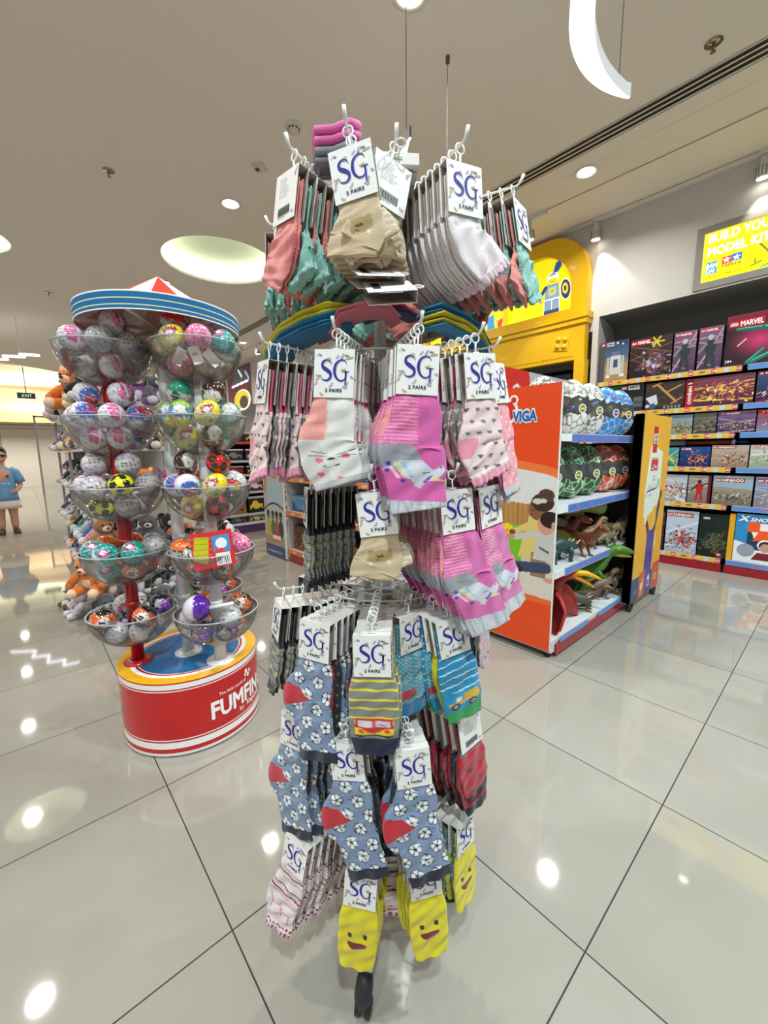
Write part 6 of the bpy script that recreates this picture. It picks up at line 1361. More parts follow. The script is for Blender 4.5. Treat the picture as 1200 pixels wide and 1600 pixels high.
def coral(p): p.C[:] = (226, 132, 124); p.m((p.X > .012) & (p.Z > -.165) & (p.Z < -.125), (206, 104, 104)); p.m(p.S > .94, (196, 120, 112)); p.noise(.04)
def mint(p): p.C[:] = (134, 186, 172); hearts(p, (196, 214, 206), .0036, .02, .022); p.m(p.S > .95, (150, 196, 184)); p.noise(.04)
def rib_taupe(p): p.C[:] = (176, 156, 144); p.m(np.sin(p.X*1500) > .3, (150, 130, 120))
def white_pink(p):
    p.C[:] = (228, 218, 218); p.m(p.S > .88, (222, 196, 206)); p.blend(np.clip((p.S-.5)*.9, 0, .5), (226, 196, 204))
    for q in (-1, 1): p.ell(.014*q-.002, -.108, .006, .0022, (110, 160, 168)); p.ell(.014*q-.002, -.1095, .006, .0022, (228, 218, 218)); p.ell(.018*q-.002, -.116, .005, .003, (240, 176, 176))
    p.noise(.03)
def white_tan(p): p.C[:] = (222, 206, 200); p.m((p.S > .55) & (p.T > 0), (206, 160, 140)); p.m(p.S > .9, (226, 200, 206))
def catp(p):
    p.C[:] = (226, 220, 214); p.m(p.X < -.008, (236, 160, 150)); p.m((p.Z < -.168), (226, 222, 216)); p.m((p.Z < -.172) & (p.X < -.014-.3*(p.Z+.18)), (214, 206, 202))
    p.ell(.0, -.196, .0035, .003, (30, 28, 30)); p.ell(.018, -.190, .006, .004, (226, 110, 140)); p.ell(-.016, -.200, .006, .004, (226, 110, 140))
    for q in (-1, 1):
        for k in (0, 1): p.line(q*.008, -.193+.004*k, q*.030, -.190+.008*k-q*-.003, .0011, (50, 46, 50))
    p.line(-.010, -.207, -.003, -.210, .0014, (40, 36, 40)); p.line(.003, -.208, .010, -.204, .0014, (40, 36, 40)); heart(p, -.012, -.222, .005, (236, 100, 130)); heart(p, .014, -.226, .004, (236, 110, 140)); p.m(p.S > .93, (190, 186, 186)); p.noise(.03)
def cat_grey(p): p.C[:] = (192, 190, 192); p.m(p.Z > -.11, (232, 70, 110)); p.m((p.X > .008) & (p.Z < -.15) & (p.Z > -.19), (230, 70, 116)); p.m(p.S > .92, (170, 172, 176)); p.noise(.04)
def cat_white(p): p.C[:] = (226, 222, 218); p.m(p.Z > -.112, (236, 90, 124)); p.m(p.S > .9, (196, 190, 192)); p.m((p.S > .8) & (p.T > .2), (236, 150, 150)); p.noise(.03)
def hearts_pink(p): p.C[:] = (230, 202, 198); hearts(p, (88, 84, 88)); p.m((p.X < -.012) & (p.Z < -.165) & (p.Z > -.198) & (p.X < -.006+.5*(p.Z+.165)), (230, 140, 166)); p.m(p.S > .93, (226, 150, 174)); p.noise(.03)
def hearts_grey(p): p.C[:] = (132, 124, 120); hearts(p, (226, 190, 190)); p.m(p.S > .93, (222, 140, 166)); p.noise(.05)
def plain_pinkw(p): p.C[:] = (226, 196, 200); p.m(p.Z > -.115, (206, 60, 96)); p.m(p.S > .93, (214, 132, 158)); p.noise(.04)
def unicorn(p, g=(204, 202, 210)):
    PK_ = (212, 96, 164); p.C[:] = PK_; stripes(p, -.175, -.05, .0056, .5, (238, 150, 176), -9, .004); p.m((p.X < .004) & (p.Z > -.175) & ~((p.Z*1000) % 5.6 < 0), p.C[(p.X < .004) & (p.Z > -.175)] if False else p.C[(p.X < .004) & (p.Z > -.175)])
    p.poly([(-.05, -.176), (-.002, -.176), (.006, -.190), (.010, -.205), (-.01, -.216), (-.034, -.214), (-.05, -.20)], (158, 156, 164)); p.line(-.026, -.188, -.002, -.192, .0022, (140, 138, 146))
    # unicorn head facing right
    p.poly([(-.018, -.200), (.010, -.199), (.024, -.214), (.036, -.206), (.040, -.213), (.031, -.226), (.016, -.232), (.008, -.244), (-.002, -.230), (-.016, -.222)], g)
    p.line(-.022, -.205, -.010, -.224, .005, (206, 200, 150)); p.line(-.014, -.202, -.002, -.226, .004, (150, 190, 200)); p.line(-.027, -.212, -.018, -.226, .004, (240, 190, 200)); p.ell(-.030, -.206, .0035, .0035, (84, 50, 160)); p.ell(-.032, -.216, .003, .003, (84, 50, 160)); p.ell(-.012, -.231, .0035, .003, (84, 50, 160))
    p.line(.012, -.219, .020, -.217, .0016, (40, 36, 60)); p.line(.014, -.232, .022, -.223, .003, (90, 60, 160)); p.poly([(.022, -.222), (.044, -.231), (.022, -.230)], (236, 206, 150)); p.ell(.034, -.2095, .0012, .0012, (40, 30, 40))
    p.m(p.Z < -.262+.0*p.X, (186, 186, 190)); n = np.sin(p.X*5200+p.Z*1700)*np.sin(p.Z*6100); p.m((p.Z < -.262) & (n > .3), (214, 214, 216)); p.m((p.Z < -.262) & (n < -.5), (150, 150, 156)); p.noise(.02)
def uni_dots(p): p.C[:] = (236, 146, 158); p.m(np.sin(p.X*300)*np.sin(p.Z*260) > .72, (246, 214, 200)); p.m((p.Z < -.18) & (p.Z > -.205) & (p.X < 0), (176, 174, 180)); p.m(p.Z < -.255, (186, 184, 188)); p.noise(.03)
def blackgrey(p):
    p.C[:] = (140, 140, 130); p.m(np.abs(((p.Z*1000) % 17)-8) < 1.2, (60, 58, 56)); p.m(np.abs(((p.Z*1000+8) % 34)-8) < 1.4, (196, 186, 60)); p.m(np.abs(((p.X*1000+2) % 15)-7) < 1., (60, 58, 58)); p.m(p.Z > -.116, (24, 23, 28)); p.m(p.S > .86, (24, 23, 28)); p.noise(.05)
def plaingrey(p): p.C[:] = (132, 130, 124); p.m(p.Z > -.116, (24, 23, 28)); p.m(np.abs(((p.Z*1000) % 20)-9) < 1., (70, 66, 64)); p.m(p.S > .86, (22, 22, 26)); p.noise(.05)
def soccerp(p):
    p.C[:] = (128, 146, 176); p.m(np.sin(p.X*2600) > .8, (118, 136, 166)); k = 0
    for iz in range(8):
        for ix in range(-2, 3): soccer(p, (ix+.5*(iz % 2))*.041-.010, -.116-iz*.0275, .0112, iz+ix*.7)
    p.poly([(-.08, -.158), (-.030, -.162), (-.006, -.182), (-.030, -.196), (-.08, -.214)], (196, 26, 44)); p.m(p.S > .93, (22, 24, 40)); p.noise(.03)
def red_black(p): p.C[:] = (26, 24, 30); p.m((p.Z < -.2) & (p.X < 0), (176, 24, 40)); p.m(np.sin(p.X*400)*np.sin(p.Z*300) > .8, (120, 110, 100)); p.noise(.05)
def red_plain(p): p.C[:] = (176, 24, 36); p.m(p.S > .9, (24, 26, 44)); p.noise(.05)
def carp(p):
    p.C[:] = (132, 130, 124); stripes(p, -.178, -.06, .0165, .22, (222, 210, 40)); x, z = 0, -.196
    p.rect(-.027, .027, z-.012, z+.016, (230, 200, 30)); p.poly([(-.027, z+.001), (.027, z+.001), (.025, z+.018), (-.025, z+.018)], (206, 40, 50)); p.rect(-.022, -.002, z+.003, z+.014, (214, 200, 206)); p.rect(.002, .022, z+.003, z+.014, (214, 200, 206)); p.poly([(-.02, z+.002), (.02, z+.002), (0, z-.010)], (206, 40, 50))
    p.ell(-.018, z-.004, .0036, .0036, (214, 60, 50)); p.ell(.018, z-.004, .0036, .0036, (214, 60, 50)); p.line(-.027, z-.012, .027, z-.012, .002, (60, 50, 40)); p.ell(-.019, z-.014, .004, .003, (40, 36, 40)); p.ell(.019, z-.014, .004, .003, (40, 36, 40)); p.line(.008, z+.008, .016, z+.006, .0016, (60, 40, 50))
    p.m(p.Z < -.214, (24, 28, 54)); p.noise(.05)
def truckp(p):
    p.C[:] = (24, 138, 184); stripes(p, -.176, -.06, .0150, .16, (214, 226, 232), slant=-.12); z = -.197; Y_ = (216, 168, 44)
    p.poly([(-.024, z-.006), (-.024, z+.002), (-.014, z+.003), (-.012, z+.012), (-.002, z+.012), (.0, z+.002), (.026, z+.010), (.028, z+.018), (.004, z+.014), (.0, z-.006)], Y_); p.rect(-.012, -.003, z+.003, z+.010, (226, 236, 240)); p.poly([(.0, z-.004), (.028, z-.002), (.03, z+.012), (.0, z+.010)], Y_)
    for cx in (-.014, .016): p.ell(cx, z-.007, .0075, .0075, (34, 34, 40)); p.ell(cx, z-.007, .0035, .0035, (190, 190, 190)); p.ell(cx, z-.007, .0014, .0014, (40, 40, 40))
    p.m(p.Z < -.212+.1*p.X, (46, 140, 74)); p.noise(.04)
def teal_speck(p): p.C[:] = (60, 150, 176); p.m(np.sin(p.X*900)*np.sin(p.Z*800) > .5, (190, 200, 196)); p.m(p.S > .85, (30, 120, 170)); p.m((p.S > .7) & (p.S < .8) & (p.T < 0), (190, 50, 60))
def yellowp(p): p.C[:] = (212, 200, 36); p.m(p.S > .9, (196, 186, 30)); p.noise(.04)
def lav(p): p.C[:] = (112, 104, 146); p.m(np.sin(p.X*420) > .75, (200, 196, 206)); p.noise(.05)
def bunny(p):
    p.C[:] = (226, 206, 214); z = -.178; p.ell(-.008, z+.024, .0035, .010, (240, 160, 170)); p.ell(.008, z+.024, .0035, .010, (240, 160, 170))
    for a, b in ((-.008, 0), (.010, .002)): p.line(a-.003, z+b, a+.003, z+b-.001, .0022, (40, 36, 40))
    p.ell(0, z-.006, .002, .002, (40, 34, 38)); [p.ell(-.006+.006*k, z-.012, .0012, .0012, (60, 50, 56)) for k in range(3)]; p.noise(.03)
def redspider(p):
    p.C[:] = (176, 30, 46)
    for k in range(3):
        x, z = (.004 if k % 2 else -.008), -.15-.026*k
        for a in range(6): p.line(x, z, x+.010*cos(a*1.05+.3), z+.006*sin(a*1.05+.3), .0012, (50, 16, 26))
        p.ell(x, z, .002, .003, (50, 16, 26))
    p.m(p.Z < -.205+.2*p.X, (26, 28, 48)); p.m(p.Z > -.11, (120, 120, 124)); p.noise(.05)
def blackp(p): p.C[:] = (24, 24, 28); p.m(np.sin(p.X*500)*np.sin(p.Z*330) > .85, (90, 90, 100)); p.m(p.Z > -.112, (120, 118, 120)); p.noise(.05)
def fair(p):
    p.C[:] = (228, 214, 212); u = ((-p.Z*1000-100) % 44)
    for a, w, c in ((2, 3, (70, 40, 60)), (8, 2, (206, 120, 140)), (13, 4, (110, 40, 70)), (20, 2, (240, 170, 180)), (25, 1.5, (206, 100, 120))): p.m((p.Z > -.172) & (u > a) & (u < a+w), c)
    for q in ((-.012, -.20), (.012, -.205)): p.line(q[0]-.01, q[1], q[0]+.01, q[1]+.004, .002, (214, 70, 110)); p.line(q[0]-.008, q[1], q[0]-.010, q[1]-.018, .002, (214, 70, 110)); p.line(q[0]+.008, q[1], q[0]+.008, q[1]-.018, .002, (214, 70, 110)); p.line(q[0]-.008, q[1], q[0]-.016, q[1]+.014, .002, (214, 70, 110))
    p.m((p.S > .90) & (np.sin(p.X*900) > -.3), (150, 50, 84)); p.m((p.S > .93) & (p.S < .95), (238, 220, 220)); p.noise(.03)
def smile(p):
    p.C[:] = (222, 204, 20); z = -.172; p.noise(.04)
    for q in (-1, 1): p.ell(.012*q, z+.006, .0040, .0050, (34, 30, 30))
    p.ell(0, z-.008, .016, .0125, (120, 26, 44)); p.m((p.Z > z-.008) & (p.Z < z-.008+.0135) & (np.abs(p.X) < .0175) & (np.hypot(p.X/.016, (p.Z-z+.008)/.0125) <= 1.01), (222, 204, 20))
def aqua(p): p.C[:] = (30, 140, 176); p.m(np.abs(((p.Z*1000) % 22)-9) < 1.6, (190, 214, 220)); p.noise(.04)

def straight(L, w=.031, heel=0., toe=1.0, lean=0.):
    b = -.100-L; z0 = -.045; n = 7; out = []
    for k in range(n+1):
        s = k/n; z = z0+(b-z0)*s; ww = w*(1 if s < .8 else 1-(1-toe)*((s-.8)/.2)**1.5); hx = heel*math.exp(-((s-.55)/.13)**2); out.append((lean*s*s-hx*.5, z, ww+hx*.5))
    return out
def footed(L, w=.030, dx=.02, foot=.03):   # leg, then foot kicked to one side
    b = -.100-L
    return [(0, -.045, w), (0, -.085, w), (-dx*.15, -.108, w*.92), (-dx*.1, -.118-.1*L, w*.98), (dx*.3, (b-.118)/2, w*1.12), (dx*.9, b+.018, w*1.08), (dx*1.25, b+.004, w*1.02)]
SP = {}
def S_(key, path, th, paint, **k): SP[key] = sock_mesh(path, th, paint, **k)
hi = dict(nu=44, nv=150)
S_('beige', footed(.078, .030, -.008), .0042, beige, lean=-.12, nu=40, nv=90, wr=.55); S_('beige_stripe', footed(.072, .030, .010), .0042, beige_stripe, wr=.55, lean=-.05)
S_('coral', footed(.092, .029, -.016), .0042, coral, wr=1.0, lean=-.10); S_('mint', footed(.090, .029, .012), .0042, mint, nu=36, nv=80, lean=.2, wr=1.5, scallop=.003)
S_('taupe', footed(.112, .026, .0), .004, rib_taupe)
S_('white_pink', footed(.080, .030, .020), .0045, white_pink, lean=.35, scallop=.006, nu=40, nv=90, wr=.9); S_('white_tan', footed(.085, .029, .018), .0045, white_tan, lean=.33, scallop=.006)
S_('cat', [(0, -.045, .030), (0, -.10, .030), (-.003, -.14, .031), (-.007, -.165, .037), (-.004, -.19, .038), (.004, -.215, .036), (.010, -.238, .030)], .0042, catp, **hi); S_('cat_grey', straight(.125, .029, .006, .8), .004, cat_grey); S_('cat_white', straight(.130, .029, .006, .8), .004, cat_white)
S_('hearts_pink', [(0, -.045, .030), (0, -.10, .030), (0, -.14, .031), (-.004, -.175, .037), (.004, -.20, .036), (.012, -.232, .034)], .0042, hearts_pink, scallop=.004, **hi); S_('hearts_grey', straight(.125, .029, .007, .95), .004, hearts_grey, scallop=.003); S_('plain_pinkw', straight(.12, .029, .006, .9), .004, plain_pinkw, scallop=.003)
S_('unicorn', [(0, -.045, .031), (0, -.10, .031), (.001, -.15, .032), (-.004, -.18, .038), (.001, -.205, .040), (.005, -.24, .036), (.010, -.277, .035)], .0042, unicorn, nu=56, nv=190); S_('unicorn_r', [(0, -.045, .031), (0, -.10, .031), (.001, -.15, .032), (-.004, -.18, .038), (.001, -.205, .040), (.005, -.24, .036), (.010, -.292, .035)], .0042, unicorn, nu=56, nv=190, lean=.20); S_('dots_r', straight(.185, .030, .012, 1.), .004, uni_dots, lean=.18); S_('uni_dots', straight(.172, .030, .012, 1.), .004, uni_dots)
S_('blackgrey', straight(.125, .027, .004, .6), .0045, blackgrey, nu=30, nv=100); S_('plaingrey', straight(.120, .027, .004, .6), .0045, plaingrey)
S_('soccer', [(.002, -.045, .031), (.001, -.10, .031), (-.002, -.145, .033), (-.012, -.185, .040), (.0, -.215, .034), (.006, -.25, .033), (.014, -.300, .032)], .0042, soccerp, nu=60, nv=200, true_x=True)
S_('red_black', straight(.17, .030, .008, .9), .004, red_black); S_('red_plain', straight(.16, .030, .006, .8), .004, red_plain)
S_('car', straight(.145, .034, .0, .78), .0045, carp, **hi); S_('truck', straight(.135, .033, .0, .85), .0045, truckp, **hi); S_('teal', straight(.130, .031, .0, .8), .0042, teal_speck); S_('yellow', straight(.125, .028, .004, .85), .004, yellowp)
S_('lav', straight(.10, .026, .0, .7), .004, lav); S_('bunny', straight(.105, .026, .0, .55), .0045, bunny, nu=36, nv=110)
S_('spider', straight(.12, .030, .004, .75), .0045, redspider, nu=36, nv=110); S_('black', straight(.16, .029, .006, .85), .004, blackp)
S_('fairflat', straight(.12, .029, .004, .8), .004, fair); S_('fair', [(0, -.045, .029), (0, -.10, .029), (.0, -.15, .031), (-.004, -.185, .034), (.0, -.22, .030), (.006, -.255, .028)], .0042, fair, lean=-.12, scallop=.002, **hi)
S_('smile', straight(.140, .031, .0, .80), .0048, smile, **hi); S_('aqua', straight(.12, .029, .0, .8), .0042, aqua)

# ---- the stand
TZ = [1.622, 1.352, 1.130, .890, .665, .392]         # hook height of each tier
def stand():
    t = thing('sock_stand', 'tall rotating wire stand hung with children\'s socks in the middle', 'display stand', (SC.x, SC.y, 0)); W = (196, 194, 192)
    m = MB(); m.cyl((0, 0, .10), (0, 0, 1.66), .0125, seg=20, col=(176, 174, 172)); link('centre_pole', m.mesh('centre_pole', PLAST), t)
    for (dx, dy) in ((.119, -.174), (.095, .140), (-.215, -.03)):
        l = hypot(dx, dy); ux, uy = dx/l, dy/l; m = MB(); px, py = -uy, ux
        e = .014; v = []
        for r_, z in ((.0, .098), (l-.016, .082)):
            for a in (-e, e):
                for b in (-.010, .010): v.append((ux*r_+px*a, uy*r_+py*a, z+b))
        m.add(v, [(0, 1, 3, 2), (4, 6, 7, 5), (0, 4, 5, 1), (2, 3, 7, 6), (0, 2, 6, 4), (1, 5, 7, 3)], (206, 212, 220)); lg = link('leg', m.mesh('leg', PLAST), t)
        m = MB(); x, y = ux*l, uy*l; m.tube([(x-ux*.018, y-uy*.018, .080), (x-ux*.010, y-uy*.010, .064), (x+ux*.004, y+uy*.004, .046), (x+ux*.012, y+uy*.012, .024)], [.0150, .0185, .019, .010], 14, (34, 34, 36), flat=.8)
        for q in (-1, 1): m.cyl((x+px*.011*q-px*.005, y+py*.011*q-py*.005, .018), (x+px*.011*q+px*.005, y+py*.011*q+py*.005, .018), .0175, seg=20, col=(26, 26, 28))
        link('caster', m.mesh('caster', RUBBER), lg)
    for z in TZ:
        m = MB(); m.cyl((0, 0, z-.060), (0, 0, z-.005), .020, seg=20, col=(150, 148, 146)); m.lathe([(.013, z-.030), (.030, z-.030), (.030, z-.022), (.013, z-.022)], 24, (160, 158, 156)); link('hub', m.mesh('hub', PLAST), t)
        for r_, zz in ((.095, z-.012), (.150, z-.006)):
            if z > 1.6 and r_ > .1: continue
            m = MB(); m.tube([(r_*cos(a), r_*sin(a), zz) for a in np.linspace(0, 2*pi, 49)], .0022, 6, W, caps=False); link('wire_ring', m.mesh('wire_ring', PLAST), t)
    return t
STAND = stand()
def peg(tz, az, R):
    a = radians(az); d = D0*cos(a)+RT*sin(a); m = MB()
    P = [(d*.02)+Vector((0, 0, tz-.026)), (d*.10)+Vector((0, 0, tz-.008)), d*(R*.8)+Vector((0, 0, tz+.0)), d*(R+.004)+Vector((0, 0, tz+.002)), d*(R+.010)+Vector((0, 0, tz+.008)), d*(R+.014)+Vector((0, 0, tz+.018))]
    m.tube([tuple(p) for p in P], [.0021, .0021, .0021, .0021, .0026, .003], 8, (214, 212, 210)); link('peg', m.mesh('peg', PLAST), STAND)
_pc = {}
def pack(pos, rz, socks, label, group=None, tilt=0., roll=0., flipcard=False):
    t = thing('sock_pack', label, 'sock pack', pos, 0, rot=(tilt, roll, rz)); t['group'] = group if group else 'single sock packs on the stand'
    link('plastic_hook', HOOK, t); link('header_card', CARD, t, (0, 0, 0), (0, 0, pi if flipcard else 0))
    n = len(socks); ys = {1: [0], 2: [-.0033, .0033]}[n]
    for s, y in zip(socks, ys): link('sock', SP[s], t, (0, y, 0))
    return t
OW = ['frontmost', 'second', 'third', 'fourth', 'fifth', 'sixth', 'seventh', 'eighth', 'ninth', 'tenth', 'eleventh', 'twelfth', 'innermost']
DESC = {'beige': 'beige bear-face', 'beige_stripe': 'beige striped', 'coral': 'coral pink', 'mint': 'mint green', 'taupe': 'taupe ribbed', 'white_pink': 'white scalloped', 'white_tan': 'cream scalloped', 'cat': 'white cat-face', 'cat_white': 'white and rose', 'cat_grey': 'pale grey',
        'hearts_pink': 'pale pink heart-dotted', 'hearts_grey': 'grey heart-dotted', 'plain_pinkw': 'plain pale pink', 'unicorn': 'pink unicorn', 'unicorn_r': 'pink unicorn', 'uni_dots': 'rose dotted', 'dots_r': 'rose dotted', 'blackgrey': 'grey plaid black-toed', 'plaingrey': 'grey black-toed', 'soccer': 'blue football-print',
        'red_black': 'black and red', 'red_plain': 'plain red', 'car': 'grey yellow-striped van', 'truck': 'teal striped truck', 'teal': 'teal speckled', 'yellow': 'plain yellow', 'lav': 'lavender', 'bunny': 'pink bunny-face', 'spider': 'red spider-print', 'black': 'black', 'fair': 'white pink-banded', 'fairflat': 'white pink-banded', 'smile': 'yellow smiling-face', 'aqua': 'aqua blue'}
def run(tier, az, R, n, step, cyc, desc, where, yaw=0., roll=0., dyaw=0., flip=False, droll=0., zoff=0., tilt=-3., r0=None, jit=.55):
    """n packs along one peg, outermost first"""
    tz = TZ[tier]; peg(tz, az, R); a = radians(az); d = D0*cos(a)+RT*sin(a); rr = random.Random(tier*37+int(az)+500)
    for k in range(n):
        r = R-.004-k*step; 
        if r < .05: break
        fl = flip if isinstance(flip, bool) else flip(k)
        base = SC+d*r; j = 1 if k == 0 else 1
        pack((base.x, base.y, tz+.001+zoff), face(d.x, d.y)+radians(yaw+dyaw*k+(jit*rr.uniform(-5, 5) if k else 0)), cyc[k % len(cyc)], '%s sock pack, %s on %s' % (DESC[cyc[k % len(cyc)][0]], OW[min(k, 12)], where), 'sock packs on '+where, roll=radians(roll+droll*k+(jit*rr.uniform(-2.5, 2.5) if k else 0)), tilt=radians(tilt*(1-.07*k)+(jit*rr.uniform(-2, 2) if k else 0)), flipcard=fl)
# top tier
run(0, -33, .238, 8, .020, [('coral', 'coral'), ('mint', 'mint'), ('coral', 'mint')], 'coral and mint socks, label turned outward', 'the left top peg', yaw=-14, roll=6, flip=True, tilt=-6)
run(0, -10, .250, 8, .0185, [('beige', 'beige_stripe')], 'beige bear-face sock pack', 'the middle-left top peg', yaw=-4, roll=-9, jit=.12)
run(0, 7, .215, 7, .0185, [('beige_stripe', 'beige')], 'beige striped sock pack with barcode', 'the middle top peg', yaw=24, roll=14, flip=True, jit=.12)
run(0, 31, .245, 9, .0175, [('white_pink', 'white_tan')], 'white scalloped sock pack', 'the middle-right top peg', yaw=-6, roll=-2, jit=.2)
run(0, 66, .262, 8, .020, [('mint', 'coral'), ('mint', 'coral'), ('coral', 'mint')], 'mint and coral sock pack', 'the right top peg', yaw=-14, roll=-4, tilt=-9)
for az, wh in ((-92, 'the far left top peg'), (-128, 'the rear left top peg'), (-165, 'the rear top peg'), (160, 'the second rear top peg'), (122, 'the rear right top peg'), (97, 'the far right top peg')):
    run(0, az, .215, 5, .026, [('coral', 'mint'), ('mint', 'coral')] if az < 0 else [('mint', 'coral'), ('taupe', 'taupe')], 'ribbed coral and mint socks' if az < 0 else 'mint and taupe socks', wh)
# second tier
run(1, -50, .252, 10, .017, [('hearts_pink', 'plain_pinkw'), ('hearts_grey', 'plain_pinkw'), ('plain_pinkw', 'hearts_grey')], 'pale pink heart-dotted sock pack', 'the left peg of the second tier', yaw=-8, roll=5, tilt=-7)
run(1, -16, .245, 10, .0165, [('cat', 'cat_white'), ('cat_white', 'cat_grey'), ('cat', 'cat_grey')], 'white and coral cat-face sock pack', 'the front left peg of the second tier', yaw=6, roll=3)
run(1, 13, .262, 8, .018, [('unicorn', 'uni_dots')], 'pink unicorn sock pack with silver cuff', 'the centre peg of the second tier', yaw=-9, roll=3)
run(1, 38, .255, 8, .017, [('hearts_pink', 'hearts_grey'), ('hearts_grey', 'plain_pinkw')], 'pink heart-dotted sock pack with scalloped cuff', 'the front right peg of the second tier', yaw=-12, roll=-4)
run(1, 60, .236, 7, .020, [('uni_dots', 'unicorn')], 'deep pink sock pack', 'the right peg of the second tier', yaw=-8, roll=-6, tilt=-8)
for az, wh, c, de in ((-108, 'the far left peg of the second tier', [('hearts_grey', 'plain_pinkw')], 'grey heart-dotted sock pack'), (-150, 'the rear left peg of the second tier', [('cat_grey', 'cat_white')], 'grey and white sock pack'), (165, 'the rear peg of the second tier', [('unicorn', 'uni_dots')], 'pink sock pack'), (115, 'the rear right peg of the second tier', [('plain_pinkw', 'uni_dots')], 'pale pink sock pack')):
    run(1, az, .2, 4, .034, c, de, wh)
# third tier
run(2, -46, .190, 7, .0165, [('blackgrey', 'plaingrey')], 'black-topped grey plaid sock pack', 'the left peg of the third tier', yaw=-28)
run(2, -4, .225, 3, .022, [('beige', 'beige_stripe')], 'beige sock pack, lower one', 'the middle peg of the third tier', yaw=2, roll=-6)
run(2, 30, .240, 9, .0175, [('unicorn_r', 'dots_r')], 'pink unicorn sock pack, lower row', 'the right peg of the third tier', yaw=-8, roll=-5)
run(2, 50, .245, 6, .020, [('unicorn_r', 'dots_r')], 'pink unicorn sock pack, far right', 'the outer right peg of the third tier', yaw=-10, roll=-7)
# fourth tier
run(3, -66, .228, 7, .020, [('blackgrey', 'plaingrey')], 'grey plaid sock pack with black toe', 'the left peg of the fourth tier', yaw=2, roll=3, tilt=-8)
run(3, -33, .225, 6, .019, [('soccer', 'red_plain'), ('red_black', 'red_black'), ('soccer', 'black')], 'football-print sock pack', 'the left front peg of the fourth tier', yaw=10, roll=3)
run(3, -5, .245, 8, .018, [('car', 'car')], 'grey yellow-striped sock pack with van picture', 'the front peg of the fourth tier', yaw=0, roll=-1)
run(3, 17, .165, 4, .020, [('teal', 'teal'), ('truck', 'teal'), ('yellow', 'truck')], 'teal speckled sock pack', 'the inner right peg of the fourth tier', yaw=22)
run(3, 33, .215, 7, .019, [('truck', 'teal'), ('yellow', 'yellow'), ('teal', 'truck')], 'teal striped sock pack with truck picture', 'the right front peg of the fourth tier', yaw=-12, roll=-9)
run(3, 82, .220, 6, .020, [('bunny', 'lav'), ('lav', 'lav')], 'pink bunny and lavender sock pack', 'the right peg of the fourth tier', yaw=-25, roll=0)
for az, wh in ((-120, 'the rear left peg of the fourth tier'), (-155, 'the rear peg of the fourth tier'), (150, 'the second rear peg of the fourth tier'), (112, 'the rear right peg of the fourth tier')):
    run(3, az, .22, 7, .024, [('teal', 'yellow'), ('blackgrey', 'teal')], 'mixed teal and grey sock pack', wh)
# fifth tier
run(4, -55, .225, 5, .020, [('soccer', 'black'), ('soccer', 'black')], 'football-print sock pack, lower left', 'the left peg of the fifth tier', yaw=26, roll=3)
run(4, -20, .225, 6, .019, [('soccer', 'red_black'), ('black', 'red_black')], 'football-print sock pack, lower middle', 'the middle-left peg of the fifth tier', yaw=8, roll=-6)
run(4, 11, .235, 7, .019, [('soccer', 'soccer'), ('black', 'red_black')], 'football-print sock pack, lower right', 'the middle peg of the fifth tier', yaw=-4, roll=-4)
run(4, 49, .215, 6, .021, [('spider', 'red_plain'), ('black', 'red_plain'), ('spider', 'black')], 'red spider-print sock pack with barcode label', 'the right peg of the fifth tier', yaw=-12, roll=-8, flip=True)
run(4, 85, .205, 5, .022, [('red_plain', 'black')], 'red and black sock pack', 'the far right peg of the fifth tier', yaw=-20)
run(4, -100, .17, 4, .024, [('black', 'red_black')], 'black sock pack', 'the rear left peg of the fifth tier')
# bottom tier
run(5, -50, .235, 8, .019, [('fair', 'fair')], 'white sock pack with pink patterned bands', 'the left peg of the bottom tier', yaw=16, roll=8, tilt=-8)
run(5, -95, .17, 4, .022, [('fair', 'fair')], 'white patterned sock pack', 'the rear left peg of the bottom tier')
run(5, -12, .225, 5, .020, [('smile', 'aqua')], 'yellow smiling-face sock pack, left one', 'the front left peg of the bottom tier', yaw=2, roll=4)
run(5, 19, .215, 5, .020, [('smile', 'aqua')], 'yellow smiling-face sock pack, right one', 'the front right peg of the bottom tier', yaw=-8, roll=-4)
run(5, 58, .200, 7, .020, [('smile', 'aqua'), ('yellow', 'aqua')], 'yellow and blue sock pack seen edge-on', 'the right peg of the bottom tier', yaw=-14)
run(5, 3, .14, 2, .024, [('fairflat', 'fairflat')], 'white patterned sock pack between the yellow ones', 'the inner peg of the bottom tier')

# ---- socks lying across the second tier and on top
def drape(path, w, th, cols, label, cat='sock', seed=0):
    """a soft band following a 3-D path (offsets from stand centre: right, toward camera, z)"""
    P = [SC+RT*a+D0*b+Vector((0, 0, z)) for a, b, z in path]; n = len(cols); t = thing('folded_sock_bundle', label, 'sock bundle', tuple(P[0]))
    for i, c in enumerate(cols):
        m = MB(); rj = random.Random(i*7+int(w*999)); pts = [p-P[0]+Vector((rj.uniform(-.004, .004), rj.uniform(-.004, .004), -i*th*1.7+rj.uniform(-.002, .003))) for p in P[(i % 2 if len(P) > 6 else 0):]]; m.tube([tuple(q) for q in pts], [w*.75]+[w]*(len(pts)-2)+[w*.8], 20, c, flat=th/w); link('sock', m.mesh('sock', KNIT), t)
def arc(a0, a1, r, z0, z1, n=9): return [(r*sin(radians(a0+(a1-a0)*k/n)), r*cos(radians(a0+(a1-a0)*k/n)), z0+(z1-z0)*k/n) for k in range(n+1)]
drape([(-.205, .07, 1.335), (-.195, .09, 1.362), (-.165, .12, 1.385), (-.12, .15, 1.396), (-.08, .165, 1.402), (-.045, .165, 1.404)], .022, .0042, [(206, 188, 34), (206, 188, 34), (28, 116, 158), (28, 116, 158), (22, 98, 136)], 'yellow and teal sock bundle lying across the second tier at left')
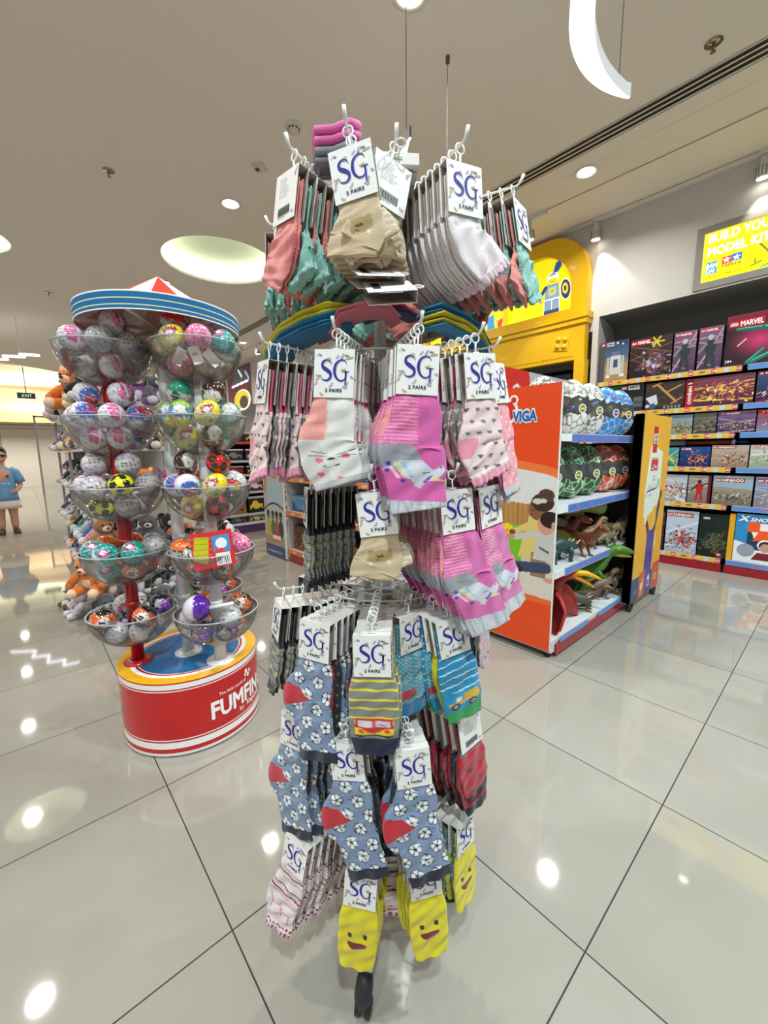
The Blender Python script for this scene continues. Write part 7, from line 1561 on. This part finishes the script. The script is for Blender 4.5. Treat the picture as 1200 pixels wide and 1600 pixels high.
drape([(-.075, .16, 1.376), (-.055, .175, 1.396), (-.02, .185, 1.402), (.01, .18, 1.400), (.03, .17, 1.388)], .024, .0055, [(206, 116, 128), (196, 100, 114)], 'dusty pink sock bundle lying across the second tier in the middle')
drape([(.07, .155, 1.402), (.10, .150, 1.410), (.14, .125, 1.404), (.175, .10, 1.392), (.195, .08, 1.366), (.2, .07, 1.34)], .022, .0042, [(28, 116, 158), (22, 98, 136), (206, 188, 34), (206, 188, 34), (28, 116, 158)], 'teal and yellow sock bundle lying across the second tier at right')
drape([(-.03, .09, 1.420), (.0, .10, 1.428), (.04, .10, 1.428), (.06, .08, 1.42)], .024, .006, [(176, 40, 50), (50, 44, 90)], 'dark red and navy sock bundle deep inside the second tier')
for k, (a, b, z, rz) in enumerate(((-.006, .225, 1.432, .15), (.014, .24, 1.405, .0))):
    p = SC+RT*a+D0*b; t = thing('loose_header_card', ['upper folded confetti card lying askew above the second tier', 'lower folded confetti card lying askew with a hook above the second tier'][k], 'card', (p.x, p.y, z), 0, rot=(radians(-58), radians(80), face(D0.x, D0.y)+rz)); t.rotation_mode = 'YXZ'; link('header_card', CARD, t, (0, 0, .066), (0, 0, pi)); link('plastic_hook', HOOK, t, (0, -.006, .05))
# rolled cuffs on top
for k, (c, w_) in enumerate((((222, 104, 166), 0), ((214, 96, 158), 0), ((128, 124, 132), 0), ((96, 92, 100), 0))):
    p = SC+RT*(-.066)+D0*.165; m = MB(); zz = 1.662-.0150*k
    pts = [Vector((-.034, .012, 0)), Vector((-.030, -.012, .002)), Vector((-.005, -.018, .0)), Vector((.022, -.020, .010)), Vector((.034, -.008, .016)), Vector((.030, .012, .010)), Vector((.0, .018, .004)), Vector((-.030, .016, .0)), Vector((-.034, .010, 0))]
    m.tube([tuple(q) for q in pts], .0065, 10, c, flat=1.0); m.add([tuple(q+Vector((0, 0, -.002))) for q in pts[:-1]], [tuple(range(8))], tuple(v*.8 for v in c), smooth=True)
    o = link('rolled_sock', m.mesh('rolled_sock', KNIT), None, (p.x, p.y, zz), (0, 0, face(D0.x, D0.y)+.1)); tag(o, ['topmost pink rolled sock crowning the stand', 'second pink rolled sock under the topmost one', 'grey rolled sock under the two pink ones', 'dark grey rolled sock, lowest of the crown pile'][k], 'sock')
p = SC+RT*.034+D0*.235; t = pack((p.x, p.y, 1.612), face(D0.x, D0.y)+.1, ('white_tan', 'white_pink'), 'white sock pack lying crosswise on top between beige and white packs', None, tilt=radians(82))
# long hair-thin thread on the floor and a scuff
m = MB(); q = [(-.30, .62), (-.33, .55), (-.38, .50), (-.44, .47), (-.47, .43), (-.485, .40)]; m.tube([(x, y, .0015) for x, y in q], .0006, 5, (110, 100, 92)); o = link('loose_thread', m.mesh('loose_thread', PAPER)); tag(o, 'thin curled thread lying on the floor right of the stand foot', 'thread')
